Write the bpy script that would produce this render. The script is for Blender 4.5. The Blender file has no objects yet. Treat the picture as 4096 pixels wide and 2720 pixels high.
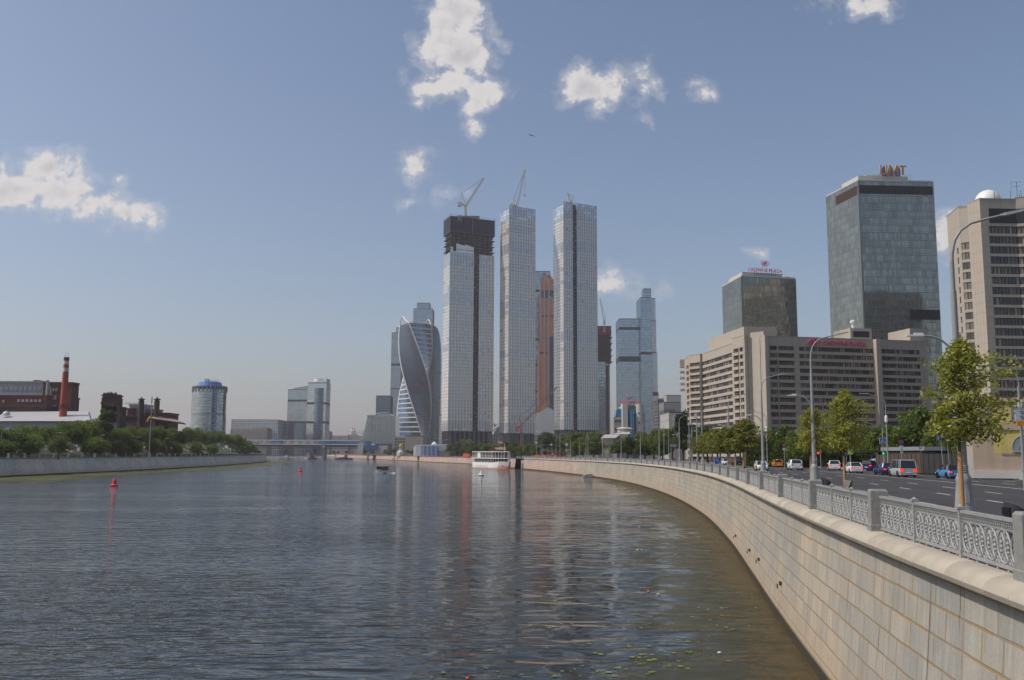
import bpy, math, random
import numpy as np
from mathutils import Vector, Matrix
S = bpy.context.scene
col = S.collection
R = math.radians
# ---------------------------------------------------------------- camera
CAMH = 7.4; FPX = 3700.0
PITCH = math.atan((1816-1360)/FPX); ROLL = R(.28)
cam = bpy.data.cameras.new('camera'); camo = bpy.data.objects.new('camera', cam); col.objects.link(camo)
cam.sensor_width = 36; cam.lens = FPX/4096*36; cam.clip_start = .5; cam.clip_end = 30000
RM = Matrix.Rotation(math.pi/2+PITCH, 3, 'X') @ Matrix.Rotation(ROLL, 3, 'Z')
camo.matrix_world = Matrix.Translation((0, 0, CAMH)) @ RM.to_4x4()
S.camera = camo
# ---------------------------------------------------------------- light
SUN_EL, SUN_AZ = R(50), R(262)          # azimuth clockwise from +Y; the sun stands to the left
sd = Vector((math.sin(SUN_AZ)*math.cos(SUN_EL), math.cos(SUN_AZ)*math.cos(SUN_EL), math.sin(SUN_EL)))
sl = bpy.data.lights.new('sun', 'SUN'); sl.energy = 3.3; sl.angle = R(.53); sl.color = (1, .95, .87)
so = bpy.data.objects.new('sun', sl); col.objects.link(so)
so.rotation_euler = sd.to_track_quat('Z', 'Y').to_euler()
S.view_settings.view_transform = 'Standard'; S.view_settings.look = 'None'
S.view_settings.exposure = -.12; S.view_settings.gamma = 1; S.view_settings.use_curve_mapping = False
S.cycles.use_denoising = True
S.cycles.max_bounces = 6; S.cycles.volume_bounces = 1; S.cycles.transparent_max_bounces = 12
S.cycles.caustics_reflective = False; S.cycles.caustics_refractive = False
# ---------------------------------------------------------------- pixel -> world helpers
def ray(px, py): return RM @ Vector(((px-2048)/FPX, -(py-1360)/FPX, -1))
def P(px, py, D):
    d = ray(px, py); t = D/d.y; return Vector((d.x*t, D, CAMH+d.z*t))
def PZ(px, py, z):
    d = ray(px, py); t = (z-CAMH)/d.z; return Vector((d.x*t, d.y*t, z))
def XD(px, D, py=1816): return P(px, py, D).x
def ZD(px, py, D): return P(px, py, D).z
def corners(D0, pts):                    # footprint corners sharing one roof height
    f = lambda p: (lambda d: d.z/d.y)(ray(*p))
    k0 = f(pts[0]); return [P(p[0], p[1], D0*k0/f(p)) for p in pts]
# ---------------------------------------------------------------- node helpers
class NT:
    def __init__(s, tree): s.t = tree
    def n(s, ty, ins=None, **kw):
        nd = s.t.nodes.new(ty)
        for k, v in kw.items(): setattr(nd, k, v)
        for k, v in (ins or {}).items():
            if isinstance(v, bpy.types.NodeSocket): s.t.links.new(v, nd.inputs[k])
            else: nd.inputs[k].default_value = v
        return nd
    def m(s, op, a, b=0., c=None, clamp=False):
        ins = {0: a, 1: b}
        if c is not None: ins[2] = c
        return s.n('ShaderNodeMath', ins, operation=op, use_clamp=clamp).outputs[0]
    def mixc(s, f, a, b, bt='MIX'):
        nd = s.t.nodes.new('ShaderNodeMix'); nd.data_type = 'RGBA'; nd.blend_type = bt
        for i, v in ((0, f), (6, a), (7, b)):
            if isinstance(v, bpy.types.NodeSocket): s.t.links.new(v, nd.inputs[i])
            else: nd.inputs[i].default_value = v if i == 0 else (*v, 1)[:4]
        return nd.outputs[2]
    def ramp(s, f, stops):
        nd = s.t.nodes.new('ShaderNodeValToRGB'); s.t.links.new(f, nd.inputs[0]); e = nd.color_ramp.elements
        while len(e) < len(stops): e.new(.5)
        for i, (p, c) in enumerate(stops):
            e[i].position = p; e[i].color = (*c, 1)[:4] if not isinstance(c, float) else (c, c, c, 1)
        return nd.outputs[0]
# ---------------------------------------------------------------- world: sky with clouds
w = bpy.data.worlds.new('World'); S.world = w; w.use_nodes = True
T = NT(w.node_tree); w.node_tree.nodes.clear()
sky = T.n('ShaderNodeTexSky', sky_type='NISHITA', sun_disc=False, sun_elevation=SUN_EL, sun_rotation=SUN_AZ,
          air_density=1.0, dust_density=2.6, ozone_density=1.6, altitude=150)
tc = T.n('ShaderNodeTexCoord')
sp = T.n('ShaderNodeSeparateXYZ', {0: tc.outputs['Generated']})
yy = T.m('MAXIMUM', sp.outputs[1], .02)
U = T.m('DIVIDE', sp.outputs[0], yy); V = T.m('DIVIDE', sp.outputs[2], yy)
uv = T.n('ShaderNodeCombineXYZ', {0: U, 1: V}).outputs[0]
# (x, y, rx, ry, weight) in picture coordinates of the photograph, used as sky directions
CL = [(1055,30,62,60,1),(1000,105,42,42,.9),(1060,120,68,72,1),(1040,185,58,38,.9),(985,200,34,24,.8),(925,182,22,18,.38),(952,238,26,10,.38),
      (1120,205,44,32,.85),(1092,245,32,28,.7),(1090,285,20,28,.5),(1370,200,66,44,1),(1340,215,50,30,.8),(1415,185,32,34,.7),
      (1485,205,28,48,.46),(1600,190,28,12,.46),(1628,216,30,18,.5),(952,384,34,34,.72),(1030,443,28,12,.42),(958,468,44,16,.5),
      (105,388,70,38,.95),(40,435,62,44,.95),(140,440,78,42,.95),(225,468,50,36,.85),(295,490,62,30,.75),(350,512,24,26,.6),(5,384,12,14,.45),(272,412,9,9,.35),
      (1990,12,72,24,.72),(2030,4,50,20,.6),(1412,648,52,26,.75),(2180,540,34,46,.8),(2190,492,16,16,.6),(1742,583,20,9,.27),(1532,668,24,12,.33)]
mask = None
for (x, y, rx, ry, wt) in CL:
    d = ray(x*1.7348, y*1.7348); cu, cv = d.x/d.y, d.z/d.y; ru, rv = rx*1.7348/FPX*1.72, ry*1.7348/FPX*1.72
    a = T.n('ShaderNodeVectorMath', {0: uv, 1: (cu, cv, 0)}, operation='SUBTRACT').outputs[0]
    a = T.n('ShaderNodeVectorMath', {0: a, 1: (1/ru, 1/rv, 0)}, operation='MULTIPLY').outputs[0]
    l = T.n('ShaderNodeVectorMath', {0: a}, operation='LENGTH').outputs['Value']
    f = T.m('MULTIPLY_ADD', l, -wt, wt)
    mask = f if mask is None else T.n('ShaderNodeMath', {0: mask, 1: f, 2: .12}, operation='SMOOTH_MAX').outputs[0]
def cn(vec, sc, det, ro=.62): return T.n('ShaderNodeTexNoise', {'Vector': vec, 'Scale': sc, 'Detail': det, 'Roughness': ro, 'Distortion': .25}).outputs[0]
n1 = cn(uv, 34, 10, .60)
off = T.n('ShaderNodeVectorMath', {0: uv, 1: (-.006, .007, 0)}, operation='ADD').outputs[0]
n2 = cn(off, 34, 4, .5)
n3 = cn(uv, 120, 6, .65)
mask = T.m('MULTIPLY', mask, 1.25)
dn = T.m('ADD', T.m('MULTIPLY', T.m('SUBTRACT', n3, .5), .55), T.m('ADD', mask, T.m('MULTIPLY', T.m('SUBTRACT', n1, .5), 1.95)))
cov = T.n('ShaderNodeMapRange', {0: dn, 1: .28, 2: .72, 3: 0., 4: .97}, interpolation_type='SMOOTHSTEP').outputs[0]
lit = T.m('SUBTRACT', dn, T.m('ADD', mask, T.m('MULTIPLY', T.m('SUBTRACT', n2, .5), 1.95)))
thick = T.n('ShaderNodeMapRange', {0: dn, 1: .75, 2: 1.4, 3: 0., 4: .55}).outputs[0]
shade = T.m('SUBTRACT', T.m('MULTIPLY_ADD', lit, .9, 1.0), thick, clamp=True)
ccol = T.mixc(shade, (3.3, 3.35, 3.8), (6.1, 5.85, 5.8))
hs = T.n('ShaderNodeHueSaturation', {'Saturation': .98, 'Value': 1.0, 'Color': sky.outputs[0]}).outputs[0]
hs = T.mixc(1., hs, (1.02, 1.0, 1.0), 'MULTIPLY')
veil = T.n('ShaderNodeMapRange', {0: T.m('ADD', mask, T.m('MULTIPLY', T.m('SUBTRACT', n1, .5), 2.4)), 1: -.05, 2: .55, 3: 0., 4: .30}, interpolation_type='SMOOTHSTEP').outputs[0]
fin = T.mixc(T.m('MAXIMUM', cov, veil), hs, ccol)
bg = T.n('ShaderNodeBackground', {'Color': fin, 'Strength': .128})
wo = T.n('ShaderNodeOutputWorld', {'Surface': bg.outputs[0]})
# ---------------------------------------------------------------- materials
MATS = {}
def newmat(name):
    m = bpy.data.materials.new(name); m.use_nodes = True; m.node_tree.nodes.clear(); MATS[name] = m
    t = NT(m.node_tree); o = t.n('ShaderNodeOutputMaterial'); return m, t, o
def mat(name, c, rough=.7, metal=0., var=0., vs=2., bump=0., bs=20., spec=.5, isl=0., emit=0.):
    m, t, o = newmat(name)
    cc = (*c, 1)
    if var or isl:
        cc = t.mixc(0., c, c)
        tcn = t.n('ShaderNodeTexCoord').outputs['Object']
        if var:
            nz = t.n('ShaderNodeTexNoise', {'Vector': tcn, 'Scale': vs, 'Detail': 6., 'Roughness': .6}).outputs[0]
            f = t.m('MULTIPLY_ADD', t.m('SUBTRACT', nz, .5), 4*var, 1.)
            cc = t.n('ShaderNodeVectorMath', {0: cc, 3: f}, operation='SCALE').outputs[0]
        if isl:
            r = t.n('ShaderNodeNewGeometry').outputs['Random Per Island']
            cc = t.n('ShaderNodeVectorMath', {0: cc, 3: t.m('MULTIPLY_ADD', t.m('SUBTRACT', r, .5), 2*isl, 1.)}, operation='SCALE').outputs[0]
    b = t.n('ShaderNodeBsdfPrincipled', {'Base Color': cc, 'Roughness': rough, 'Metallic': metal, 'Specular IOR Level': spec})
    if bump:
        tcn = t.n('ShaderNodeTexCoord').outputs['Object']
        nz = t.n('ShaderNodeTexNoise', {'Vector': tcn, 'Scale': bs, 'Detail': 4.}).outputs[0]
        t.t.links.new(t.n('ShaderNodeBump', {'Height': nz, 'Strength': bump, 'Distance': .02}).outputs[0], b.inputs['Normal'])
    if emit: b.inputs['Emission Color'].default_value = (*c, 1); b.inputs['Emission Strength'].default_value = emit
    t.t.links.new(b.outputs[0], o.inputs[0]); return m
def glass(name, c, metal=.55, rough=.06, isl=.25, wav=.02, wscale=.05):
    """coated curtain-wall glass: tinted mirror over a dark body, each pane a little different"""
    m, t, o = newmat(name)
    g = t.n('ShaderNodeNewGeometry'); r = g.outputs['Random Per Island']
    cc = t.n('ShaderNodeVectorMath', {0: t.mixc(0., c, c), 3: t.m('MULTIPLY_ADD', t.m('SUBTRACT', r, .5), 2*isl, 1.)}, operation='SCALE').outputs[0]
    b = t.n('ShaderNodeBsdfPrincipled', {'Base Color': cc, 'Roughness': rough, 'Metallic': metal, 'Specular IOR Level': .8})
    nz = t.n('ShaderNodeTexNoise', {'Vector': g.outputs['Position'], 'Scale': wscale, 'Detail': 3.}).outputs[0]
    t.t.links.new(t.n('ShaderNodeBump', {'Height': nz, 'Strength': 1., 'Distance': wav/wscale*.2}).outputs[0], b.inputs['Normal'])
    t.t.links.new(b.outputs[0], o.inputs[0]); return m
def leafmat(name, dark, light, tr=.3):
    m, t, o = newmat(name)
    g = t.n('ShaderNodeNewGeometry'); r = g.outputs['Random Per Island']
    ob = t.n('ShaderNodeObjectInfo').outputs['Random']
    tcn = t.n('ShaderNodeTexCoord').outputs['Object']
    nz = t.n('ShaderNodeTexNoise', {'Vector': tcn, 'Scale': .55, 'Detail': 2.}).outputs[0]
    f = t.m('ADD', t.m('MULTIPLY', r, .55), t.m('MULTIPLY_ADD', t.m('SUBTRACT', nz, .5), 1.4, .22))
    f = t.m('ADD', f, t.m('MULTIPLY', t.m('SUBTRACT', ob, .5), .3), clamp=True)
    cc = t.mixc(f, dark, light)
    d = t.n('ShaderNodeBsdfPrincipled', {'Base Color': cc, 'Roughness': .55, 'Specular IOR Level': .35})
    tl = t.n('ShaderNodeBsdfTranslucent', {'Color': t.mixc(.5, cc, light)})
    mx = t.n('ShaderNodeMixShader', {0: tr, 1: d.outputs[0], 2: tl.outputs[0]})
    t.t.links.new(mx.outputs[0], o.inputs[0]); return m
M = MATS
mat('dark', (.02,.02,.022), .6); mat('black', (.008,.008,.009), .4); mat('white', (.72,.72,.7), .5, var=.03)
mat('grey_paint', (.23,.24,.25), .45, var=.05, vs=6); mat('pole_paint', (.27,.275,.275), .5, var=.05, vs=3)
mat('galv', (.33,.34,.35), .45, .3, var=.05); mat('steel_white', (.62,.62,.62), .5)
mat('rail_iron', (.31,.31,.30), .5, var=.16, vs=5, bump=.25, bs=60); mat('granite', (.25,.245,.23), .85, var=.16, vs=9, bump=.5, bs=120)
mat('cope', (.40,.352,.28), .85, var=.13, vs=1.6, bump=.5, bs=40, isl=.10)
mat('timber', (.38,.205,.09), .65, var=.18, vs=7, bump=.4, bs=30); mat('bark', (.09,.065,.045), .9, var=.2, vs=8, bump=.5)
mat('bench_wood', (.23,.19,.15), .7, var=.15, vs=9)
mat('concrete', (.30,.29,.28), .85, var=.08, vs=.4); mat('concrete_dark', (.11,.112,.12), .9, var=.12, vs=.3)
mat('panel_tan', (.42,.365,.30), .85, var=.06, vs=.25); mat('panel_grey', (.40,.36,.305), .85, var=.06, vs=.25)  # stone cladding: sunlight on side faces put into tan, shade into grey
mat('joint', (.17,.14,.115), .9)
mat('hotel_glass', (.045,.04,.035), .12, var=0, isl=.4, spec=.7); mat('curtain', (.24,.20,.165), .6, isl=.5)
mat('brick_red', (.135,.042,.030), .85, var=.14, vs=.5); mat('brick_dark', (.07,.04,.034), .9, var=.16, vs=.4)
mat('chimney_red', (.36,.062,.035), .8, var=.08, vs=.6); mat('soot', (.10,.035,.03), .9)
mat('render_grey', (.36,.37,.38), .85, var=.10, vs=.3); mat('roof_metal', (.46,.45,.45), .5, .1, var=.06, vs=.3); mat('roof_rust', (.28,.20,.17), .8, var=.1, vs=.2)
mat('window_pale', (.42,.45,.47), .25, isl=.3)
glass('glass_cap', (.80,.76,.70), .32, .18, .05); glass('glass_cap_blue', (.60,.62,.63), .5, .12, .08)
glass('glass_cap_clear', (.72,.80,.84), .6, .1, .3)
mat('cap_fin', (.66,.66,.64), .5); mat('cap_line', (.17,.175,.185), .6)
glass('glass_green', (.345,.345,.30), .75, .05, .25, .03); glass('glass_green_dark', (.05,.05,.045), .5, .06, .3, .03)
glass('glass_teal', (.34,.42,.48), .75, .08, .16); glass('glass_steel', (.38,.45,.50), .75, .08, .14); glass('glass_navy', (.13,.20,.27), .7, .08, .2)
glass('glass_smoke', (.035,.055,.075), .30, .05, .2); glass('glass_copper', (.80,.27,.14), .15, .2, .08); glass('glass_pale', (.72,.74,.76), .7, .1, .12)
glass('glass_bright_blue', (.10,.32,.62), .6, .1, .12)
mat('band_dark', (.035,.037,.042), .6); mat('net_navy', (.006,.014,.036), .8, var=.1, vs=.08); mat('net_maroon', (.16,.03,.045), .8)
mat('crane_white', (.6,.57,.5), .5); mat('crane_orange', (.36,.15,.09), .6)
mat('blue_paint', (.03,.12,.36), .5); mat('bright_blue', (.05,.20,.55), .4); mat('red_buoy', (.62,.035,.03), .45, var=.05)
mat('beige', (.40,.355,.30), .85, var=.05, vs=.2); mat('beige_light', (.52,.50,.46), .8, var=.04, vs=.2); mat('gold', (.75,.42,.06), .3, .7)
mat('yellow_tarp', (.50,.41,.13), .8, var=.07, vs=.8, bump=.4, bs=2); mat('tan_tarp', (.42,.32,.24), .85, var=.08, vs=.7, bump=.6, bs=1.6)
mat('tarp_window', (.20,.22,.25), .6); mat('tarp_trim', (.36,.36,.33), .7); mat('fence_dark', (.035,.032,.03), .7, var=.1)
mat('sign_blue', (.02,.12,.40), .4); mat('sign_yellow', (.60,.72,.02), .5); mat('sign_orange', (.80,.30,.01), .5); mat('sign_white', (.62,.63,.64), .5)
mat('sign_red', (.50,.03,.05), .5); mat('letter_red', (.80,.04,.15), .45); mat('letter_orange', (.58,.25,.07), .45); mat('letter_black', (.02,.02,.02), .5)
mat('lamp_red', (1,.04,.02), .3, emit=1.8); mat('lamp_green', (.02,.9,.3), .3, emit=1.6); mat('tail', (.9,.03,.015), .3, emit=1.2); mat('tail_off', (.35,.02,.02), .3)
mat('headlight', (.75,.75,.72), .15); mat('car_glass', (.015,.017,.02), .06, spec=.8); mat('tyre', (.012,.012,.012), .8); mat('rim', (.30,.31,.32), .35, .7)
for n_, c_ in (('white', (.74,.74,.73)), ('silver', (.42,.43,.44)), ('blue', (.07,.25,.50)), ('navy', (.01,.02,.13)), ('black', (.012,.012,.015)), ('orange', (.80,.26,.02)), ('maroon', (.12,.03,.02))):
    mat('car_'+n_, c_, .22, .15 if n_ in ('silver', 'blue', 'navy') else 0, spec=.7)
mat('boat_white', (.82,.80,.76), .4, var=.04, vs=.6); mat('boat_wood', (.16,.05,.02), .5, var=.1); mat('deck_dark', (.04,.035,.035), .6)
mat('skin', (.45,.27,.19), .6); mat('hair', (.03,.02,.015), .8); mat('cloth_red', (.45,.04,.04), .9); mat('cloth_blue', (.10,.18,.35), .9); mat('cloth_dark', (.03,.03,.04), .9)
mat('orange_plastic', (.75,.12,.03), .5); mat('foam', (.75,.77,.76), .9); mat('litter', (.6,.55,.45), .6)
leafmat('leaf_dark', (.022,.042,.007), (.12,.175,.022), .33); leafmat('leaf_mid', (.036,.062,.010), (.19,.25,.035), .36); leafmat('leaf_bank', (.028,.052,.006), (.19,.27,.026), .45)
leafmat('leaf_street', (.07,.095,.016), (.28,.28,.05), .35); leafmat('leaf_yellow', (.06,.08,.015), (.22,.22,.04), .3); leafmat('leaf_poplar', (.015,.028,.012), (.05,.075,.035), .2)
leafmat('leaf_near', (.085,.115,.016), (.46,.44,.08), .38); leafmat('lily', (.10,.16,.02), (.30,.36,.06), .1)
# ---------------------------------------------------------------- mesh builder
class MB:
    def __init__(s, X=None): s.v = []; s.f = []; s.m = []; s.X = X; s.uv = []
    def add(s, vs, fs, mi=0):
        b = len(s.v)
        s.v += [tuple(s.X @ Vector(p)) for p in vs] if s.X is not None else [tuple(p) for p in vs]
        s.f += [tuple(b+i for i in f) for f in fs]; s.m += [mi]*len(fs)
    def box(s, x0, y0, z0, x1, y1, z1, mi=0):
        if x0 > x1: x0, x1 = x1, x0
        if y0 > y1: y0, y1 = y1, y0
        if z0 > z1: z0, z1 = z1, z0
        s.add([(x0,y0,z0),(x1,y0,z0),(x1,y1,z0),(x0,y1,z0),(x0,y0,z1),(x1,y0,z1),(x1,y1,z1),(x0,y1,z1)],
              [(0,3,2,1),(4,5,6,7),(0,1,5,4),(1,2,6,5),(2,3,7,6),(3,0,4,7)], mi)
    def prism(s, poly, z0, z1, mi=0):
        n = len(poly); s.add([(p[0], p[1], z0) for p in poly]+[(p[0], p[1], z1) for p in poly],
              [tuple(range(n))[::-1], tuple(range(n, 2*n))]+[(i, (i+1) % n, n+(i+1) % n, n+i) for i in range(n)], mi)
    def hprism(s, pts, dv, mi=0):          # closed outline pts (3d) pushed along dv
        n = len(pts); dv = Vector(dv); s.add([Vector(p) for p in pts]+[Vector(p)+dv for p in pts],
              [tuple(range(n)), tuple(range(n, 2*n))[::-1]]+[(i, n+i, n+(i+1) % n, (i+1) % n) for i in range(n)], mi)
    def beam(s, p, q, w, h=None, mi=0):
        p, q = Vector(p), Vector(q); d = (q-p).normalized(); h = h or w
        up = Vector((0, 0, 1)) if abs(d.z) < .95 else Vector((1, 0, 0))
        a = d.cross(up).normalized()*w/2; b = a.cross(d).normalized()*h/2
        s.add([p-a-b, p+a-b, p+a+b, p-a+b, q-a-b, q+a-b, q+a+b, q-a+b],
              [(0,3,2,1)[::-1],(4,5,6,7)[::-1],(0,1,5,4)[::-1],(1,2,6,5)[::-1],(2,3,7,6)[::-1],(3,0,4,7)[::-1]], mi)
    def tube(s, pts, rs, n=8, mi=0, closed=False):
        pts = [Vector(p) for p in pts]; N = len(pts)
        if not isinstance(rs, (list, tuple)): rs = [rs]*N
        vs = []; prev = None
        for i, p in enumerate(pts):
            if closed: d = pts[(i+1) % N]-pts[i-1]
            else: d = pts[min(i+1, N-1)]-pts[max(i-1, 0)]
            d.normalize()
            if prev is None: a = d.cross(Vector((0, 0, 1)) if abs(d.z) < .9 else Vector((1, 0, 0))).normalized()
            else: a = (prev-d*prev.dot(d)).normalized()
            prev = a; b = d.cross(a)
            vs += [p+(a*math.cos(2*math.pi*k/n)+b*math.sin(2*math.pi*k/n))*rs[i] for k in range(n)]
        fs = []
        for i in range(N if closed else N-1):
            j = (i+1) % N
            fs += [(i*n+k, i*n+(k+1) % n, j*n+(k+1) % n, j*n+k) for k in range(n)]
        if not closed: fs += [tuple(range(n))[::-1], tuple(range((N-1)*n, N*n))]
        s.add(vs, fs, mi)
    def lathe(s, prof, c=(0, 0, 0), n=16, mi=0):
        vs = []; c = Vector(c)
        for r, z in prof: vs += [c+Vector((r*math.cos(2*math.pi*k/n), r*math.sin(2*math.pi*k/n), z)) for k in range(n)]
        fs = []
        for i in range(len(prof)-1): fs += [(i*n+k, i*n+(k+1) % n, (i+1)*n+(k+1) % n, (i+1)*n+k) for k in range(n)]
        fs += [tuple(range(n))[::-1], tuple(range((len(prof)-1)*n, len(prof)*n))]
        s.add(vs, fs, mi)
    def ball(s, c, r, n=10, mi=0, sz=1.):
        s.lathe([(max(.002, r*math.sin(math.pi*i/6)), -r*sz*math.cos(math.pi*i/6)) for i in range(7)], c, n, mi)
    def build(s, name, mats, parent=None, smooth=False, kind=None):
        me = bpy.data.meshes.new(name); o0 = rootloc(parent)
        vs = [(x-o0[0], y-o0[1], z-o0[2]) for x, y, z in s.v]
        me.from_pydata(vs, [], s.f)
        for mm in (mats if isinstance(mats, (list, tuple)) else [mats]): me.materials.append(M[mm] if isinstance(mm, str) else mm)
        if any(s.m): me.polygons.foreach_set('material_index', s.m)
        if s.uv:
            ul = me.uv_layers.new(name='UVMap'); ul.data.foreach_set('uv', [c for f in s.uv for q in f for c in q])
        if smooth: me.polygons.foreach_set('use_smooth', [True]*len(s.f))
        if smooth == 'angle': me.set_sharp_from_angle(angle=R(38))
        me.update(); o = bpy.data.objects.new(name, me); col.objects.link(o)
        if parent is not None: o.parent = parent
        if kind: o['kind'] = kind
        return o
ROOT = {}
def rootloc(o):
    while o is not None and o.parent is not None: o = o.parent
    return ROOT.get(o.name, (0, 0, 0)) if o is not None else (0, 0, 0)
def thing(name, label, cat, loc=(0, 0, 0), group=None):
    o = bpy.data.objects.new(name, None); col.objects.link(o); o.location = loc; o.empty_display_size = .5
    ROOT[o.name] = tuple(loc); return tag(o, label, cat, group)
def tag(o, label, cat, group=None, kind=None):
    o['label'] = label; o['category'] = cat
    if group: o['group'] = group
    if kind: o['kind'] = kind
    return o
def copy_tree(o, parent=None):
    c = o.copy(); col.objects.link(c); c.parent = parent
    for ch in list(o.children): copy_tree(ch, c)
    return c
def put(proto, first, loc, rz=0, label=None, sc=None, group=None, cat=None):
    o = proto if first else copy_tree(proto)
    o.location = loc; o.rotation_euler = (0, 0, rz)
    if sc: o.scale = (sc, sc, sc) if not isinstance(sc, tuple) else sc
    if label: o['label'] = label
    if group: o['group'] = group
    if cat: o['category'] = cat
    return o
def text(name, body, size, m, parent, loc, rx=math.pi/2, rz=0., ext=.02, bold=.0):
    cu = bpy.data.curves.new(name, 'FONT'); cu.body = body; cu.size = size; cu.extrude = ext; cu.offset = bold; cu.align_x = 'CENTER'; cu.align_y = 'CENTER'
    to = bpy.data.objects.new(name, cu); col.objects.link(to); dg = bpy.context.evaluated_depsgraph_get()
    me = bpy.data.meshes.new_from_object(to.evaluated_get(dg)); bpy.data.objects.remove(to)
    me.materials.clear(); me.materials.append(M[m])
    o = bpy.data.objects.new(name, me); col.objects.link(o); o.parent = parent
    o0 = rootloc(parent); o.location = (loc[0]-o0[0], loc[1]-o0[1], loc[2]-o0[2]); o.rotation_euler = (rx, 0, rz); return o
ORD = ('first second third fourth fifth sixth seventh eighth ninth tenth eleventh twelfth thirteenth fourteenth fifteenth sixteenth seventeenth '
       'eighteenth nineteenth twentieth twenty-first twenty-second twenty-third twenty-fourth twenty-fifth twenty-sixth twenty-seventh twenty-eighth '
       'twenty-ninth thirtieth').split()
rnd = random.Random(7)
# ---------------------------------------------------------------- river curves
def cr(Pt, n=24):
    Pt = [np.array(p, float) for p in Pt]; Pt = [2*Pt[0]-Pt[1]]+Pt+[2*Pt[-1]-Pt[-2]]; o = []
    for i in range(1, len(Pt)-2):
        a, b, c, d = Pt[i-1:i+3]
        for k in range(n):
            t = k/n; o.append(.5*((2*b)+(-a+c)*t+(2*a-5*b+4*c-d)*t*t+(-a+3*b-3*c+d)*t**3))
    o.append(Pt[-2]); return np.array(o)
class Curve:
    def __init__(s, pts, side=1):
        s.p = cr(pts); d = np.hypot(*np.diff(s.p, axis=0).T); s.s = np.concatenate([[0], np.cumsum(d)]); s.L = s.s[-1]; s.side = side
    def at(s, a, off=0.):
        x = np.interp(a, s.s, s.p[:, 0]); y = np.interp(a, s.s, s.p[:, 1])
        x2 = np.interp(a+1.5, s.s, s.p[:, 0])-np.interp(a-1.5, s.s, s.p[:, 0]); y2 = np.interp(a+1.5, s.s, s.p[:, 1])-np.interp(a-1.5, s.s, s.p[:, 1])
        l = math.hypot(x2, y2); tx, ty = x2/l, y2/l
        return Vector((x+ty*off*s.side, y-tx*off*s.side, 0))
    def ang(s, a): d = s.at(a+1)-s.at(a-1); return math.atan2(d.y, d.x)
RB = Curve([(6.3,-40),(6.4,-20),(6.6,-5),(7.1,8),(8.5,20),(10.3,31.9),(11.4,38.8),(12.8,47.1),(14.9,59.1),(18.4,79.7),(22.6,108.6),(26,140),
            (28.3,170),(29.7,200),(30.3,235),(29.6,265),(27.3,300),(22.5,350),(14.5,410),(3.5,475),(-14,580),(-36,706),(-66,800),(-100,928),(-137,1055),(-236,1382),(-401,2050),(-520,2500)])
LB = Curve([(-140,-60),(-146,150),(-148,271),(-149.4,308),(-149.6,354),(-155,431),(-171,575),(-205,777),(-262,1000),(-330,1200),(-470,1500),(-700,2000)], -1)
S_END = float(np.interp(467, RB.p[:, 1], RB.s))
def strip(curve, s0, s1, o0, z0, o1, z1, ds=4., mb=None, flip=False):
    mb = mb or MB(); n = max(1, int((s1-s0)/ds)); vs = []; fs = []
    for i in range(n+1):
        a = s0+(s1-s0)*i/n; p = curve.at(a, o0); q = curve.at(a, o1); vs += [(p.x, p.y, z0), (q.x, q.y, z1)]
    for i in range(n):
        f = (2*i, 2*i+1, 2*i+3, 2*i+2); fs.append(f[::-1] if flip else f); 
        u0, u1 = s0+(s1-s0)*i/n, s0+(s1-s0)*(i+1)/n
        q = [(u0, 0), (u0, abs(z1-z0)+abs(o1-o0)), (u1, abs(z1-z0)+abs(o1-o0)), (u1, 0)]; mb.uv.append(q[::-1] if flip else q)
    mb.add(vs, fs); return mb
# ================================================================= SETTING
def water_mat():
    m, t, o = newmat('water')
    pos = t.n('ShaderNodeNewGeometry').outputs['Position']
    def nz(sx, sy, sc, det, dist=0.):
        mp = t.n('ShaderNodeMapping', {'Vector': pos, 'Rotation': (0, 0, R(-9)), 'Scale': (sx, sy, 1)}).outputs[0]
        return t.n('ShaderNodeTexNoise', {'Vector': mp, 'Scale': sc, 'Detail': det, 'Roughness': .55, 'Distortion': dist}).outputs[0]
    big = nz(.35, 1., .035, 2.)
    calm = t.n('ShaderNodeMapRange', {0: big, 1: .36, 2: .62, 3: .42, 4: 1.25}).outputs[0]
    x = t.n('ShaderNodeSeparateXYZ', {0: pos})
    # sheltered by the curving wall: smaller waves towards it
    lee = t.n('ShaderNodeMapRange', {0: t.m('SUBTRACT', x.outputs[0], t.m('MULTIPLY', x.outputs[1], .1)), 1: -22., 2: 6., 3: 1., 4: .50}).outputs[0]
    a = nz(.5, 1.2, .66, 1.2, .7); b = nz(.6, 1.2, 1.55, 2.5, .4); c = nz(.9, 1.1, .17, 2.); wind = t.n('ShaderNodeMapRange', {0: t.m('SUBTRACT', x.outputs[0], t.m('MULTIPLY', x.outputs[1], .1)), 1: -18., 2: -2., 3: 1., 4: .16}).outputs[0]
    h = t.m('ADD', t.m('MULTIPLY', a, .27), t.m('ADD', t.m('MULTIPLY', t.m('MULTIPLY', b, .15), wind), t.m('MULTIPLY', c, .30)))
    h = t.m('MULTIPLY', h, t.m('MULTIPLY', calm, lee))
    bp = t.n('ShaderNodeBump', {'Height': h, 'Strength': 1., 'Distance': 1.})
    col_ = t.mixc(nz(1, 1, .12, 3.), (.012,.014,.012), (.026,.026,.019))
    s = t.n('ShaderNodeBsdfPrincipled', {'Base Color': col_, 'Roughness': .04, 'IOR': 1.33, 'Normal': bp.outputs[0]})
    t.t.links.new(s.outputs[0], o.inputs[0])
water_mat()
wm = MB(); wm.add([(-7000,-300,0),(3000,-300,0),(3000,9500,0),(-7000,9500,0)], [(0,1,2,3)])
wm.build('river_water', 'water', kind='structure')
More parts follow.
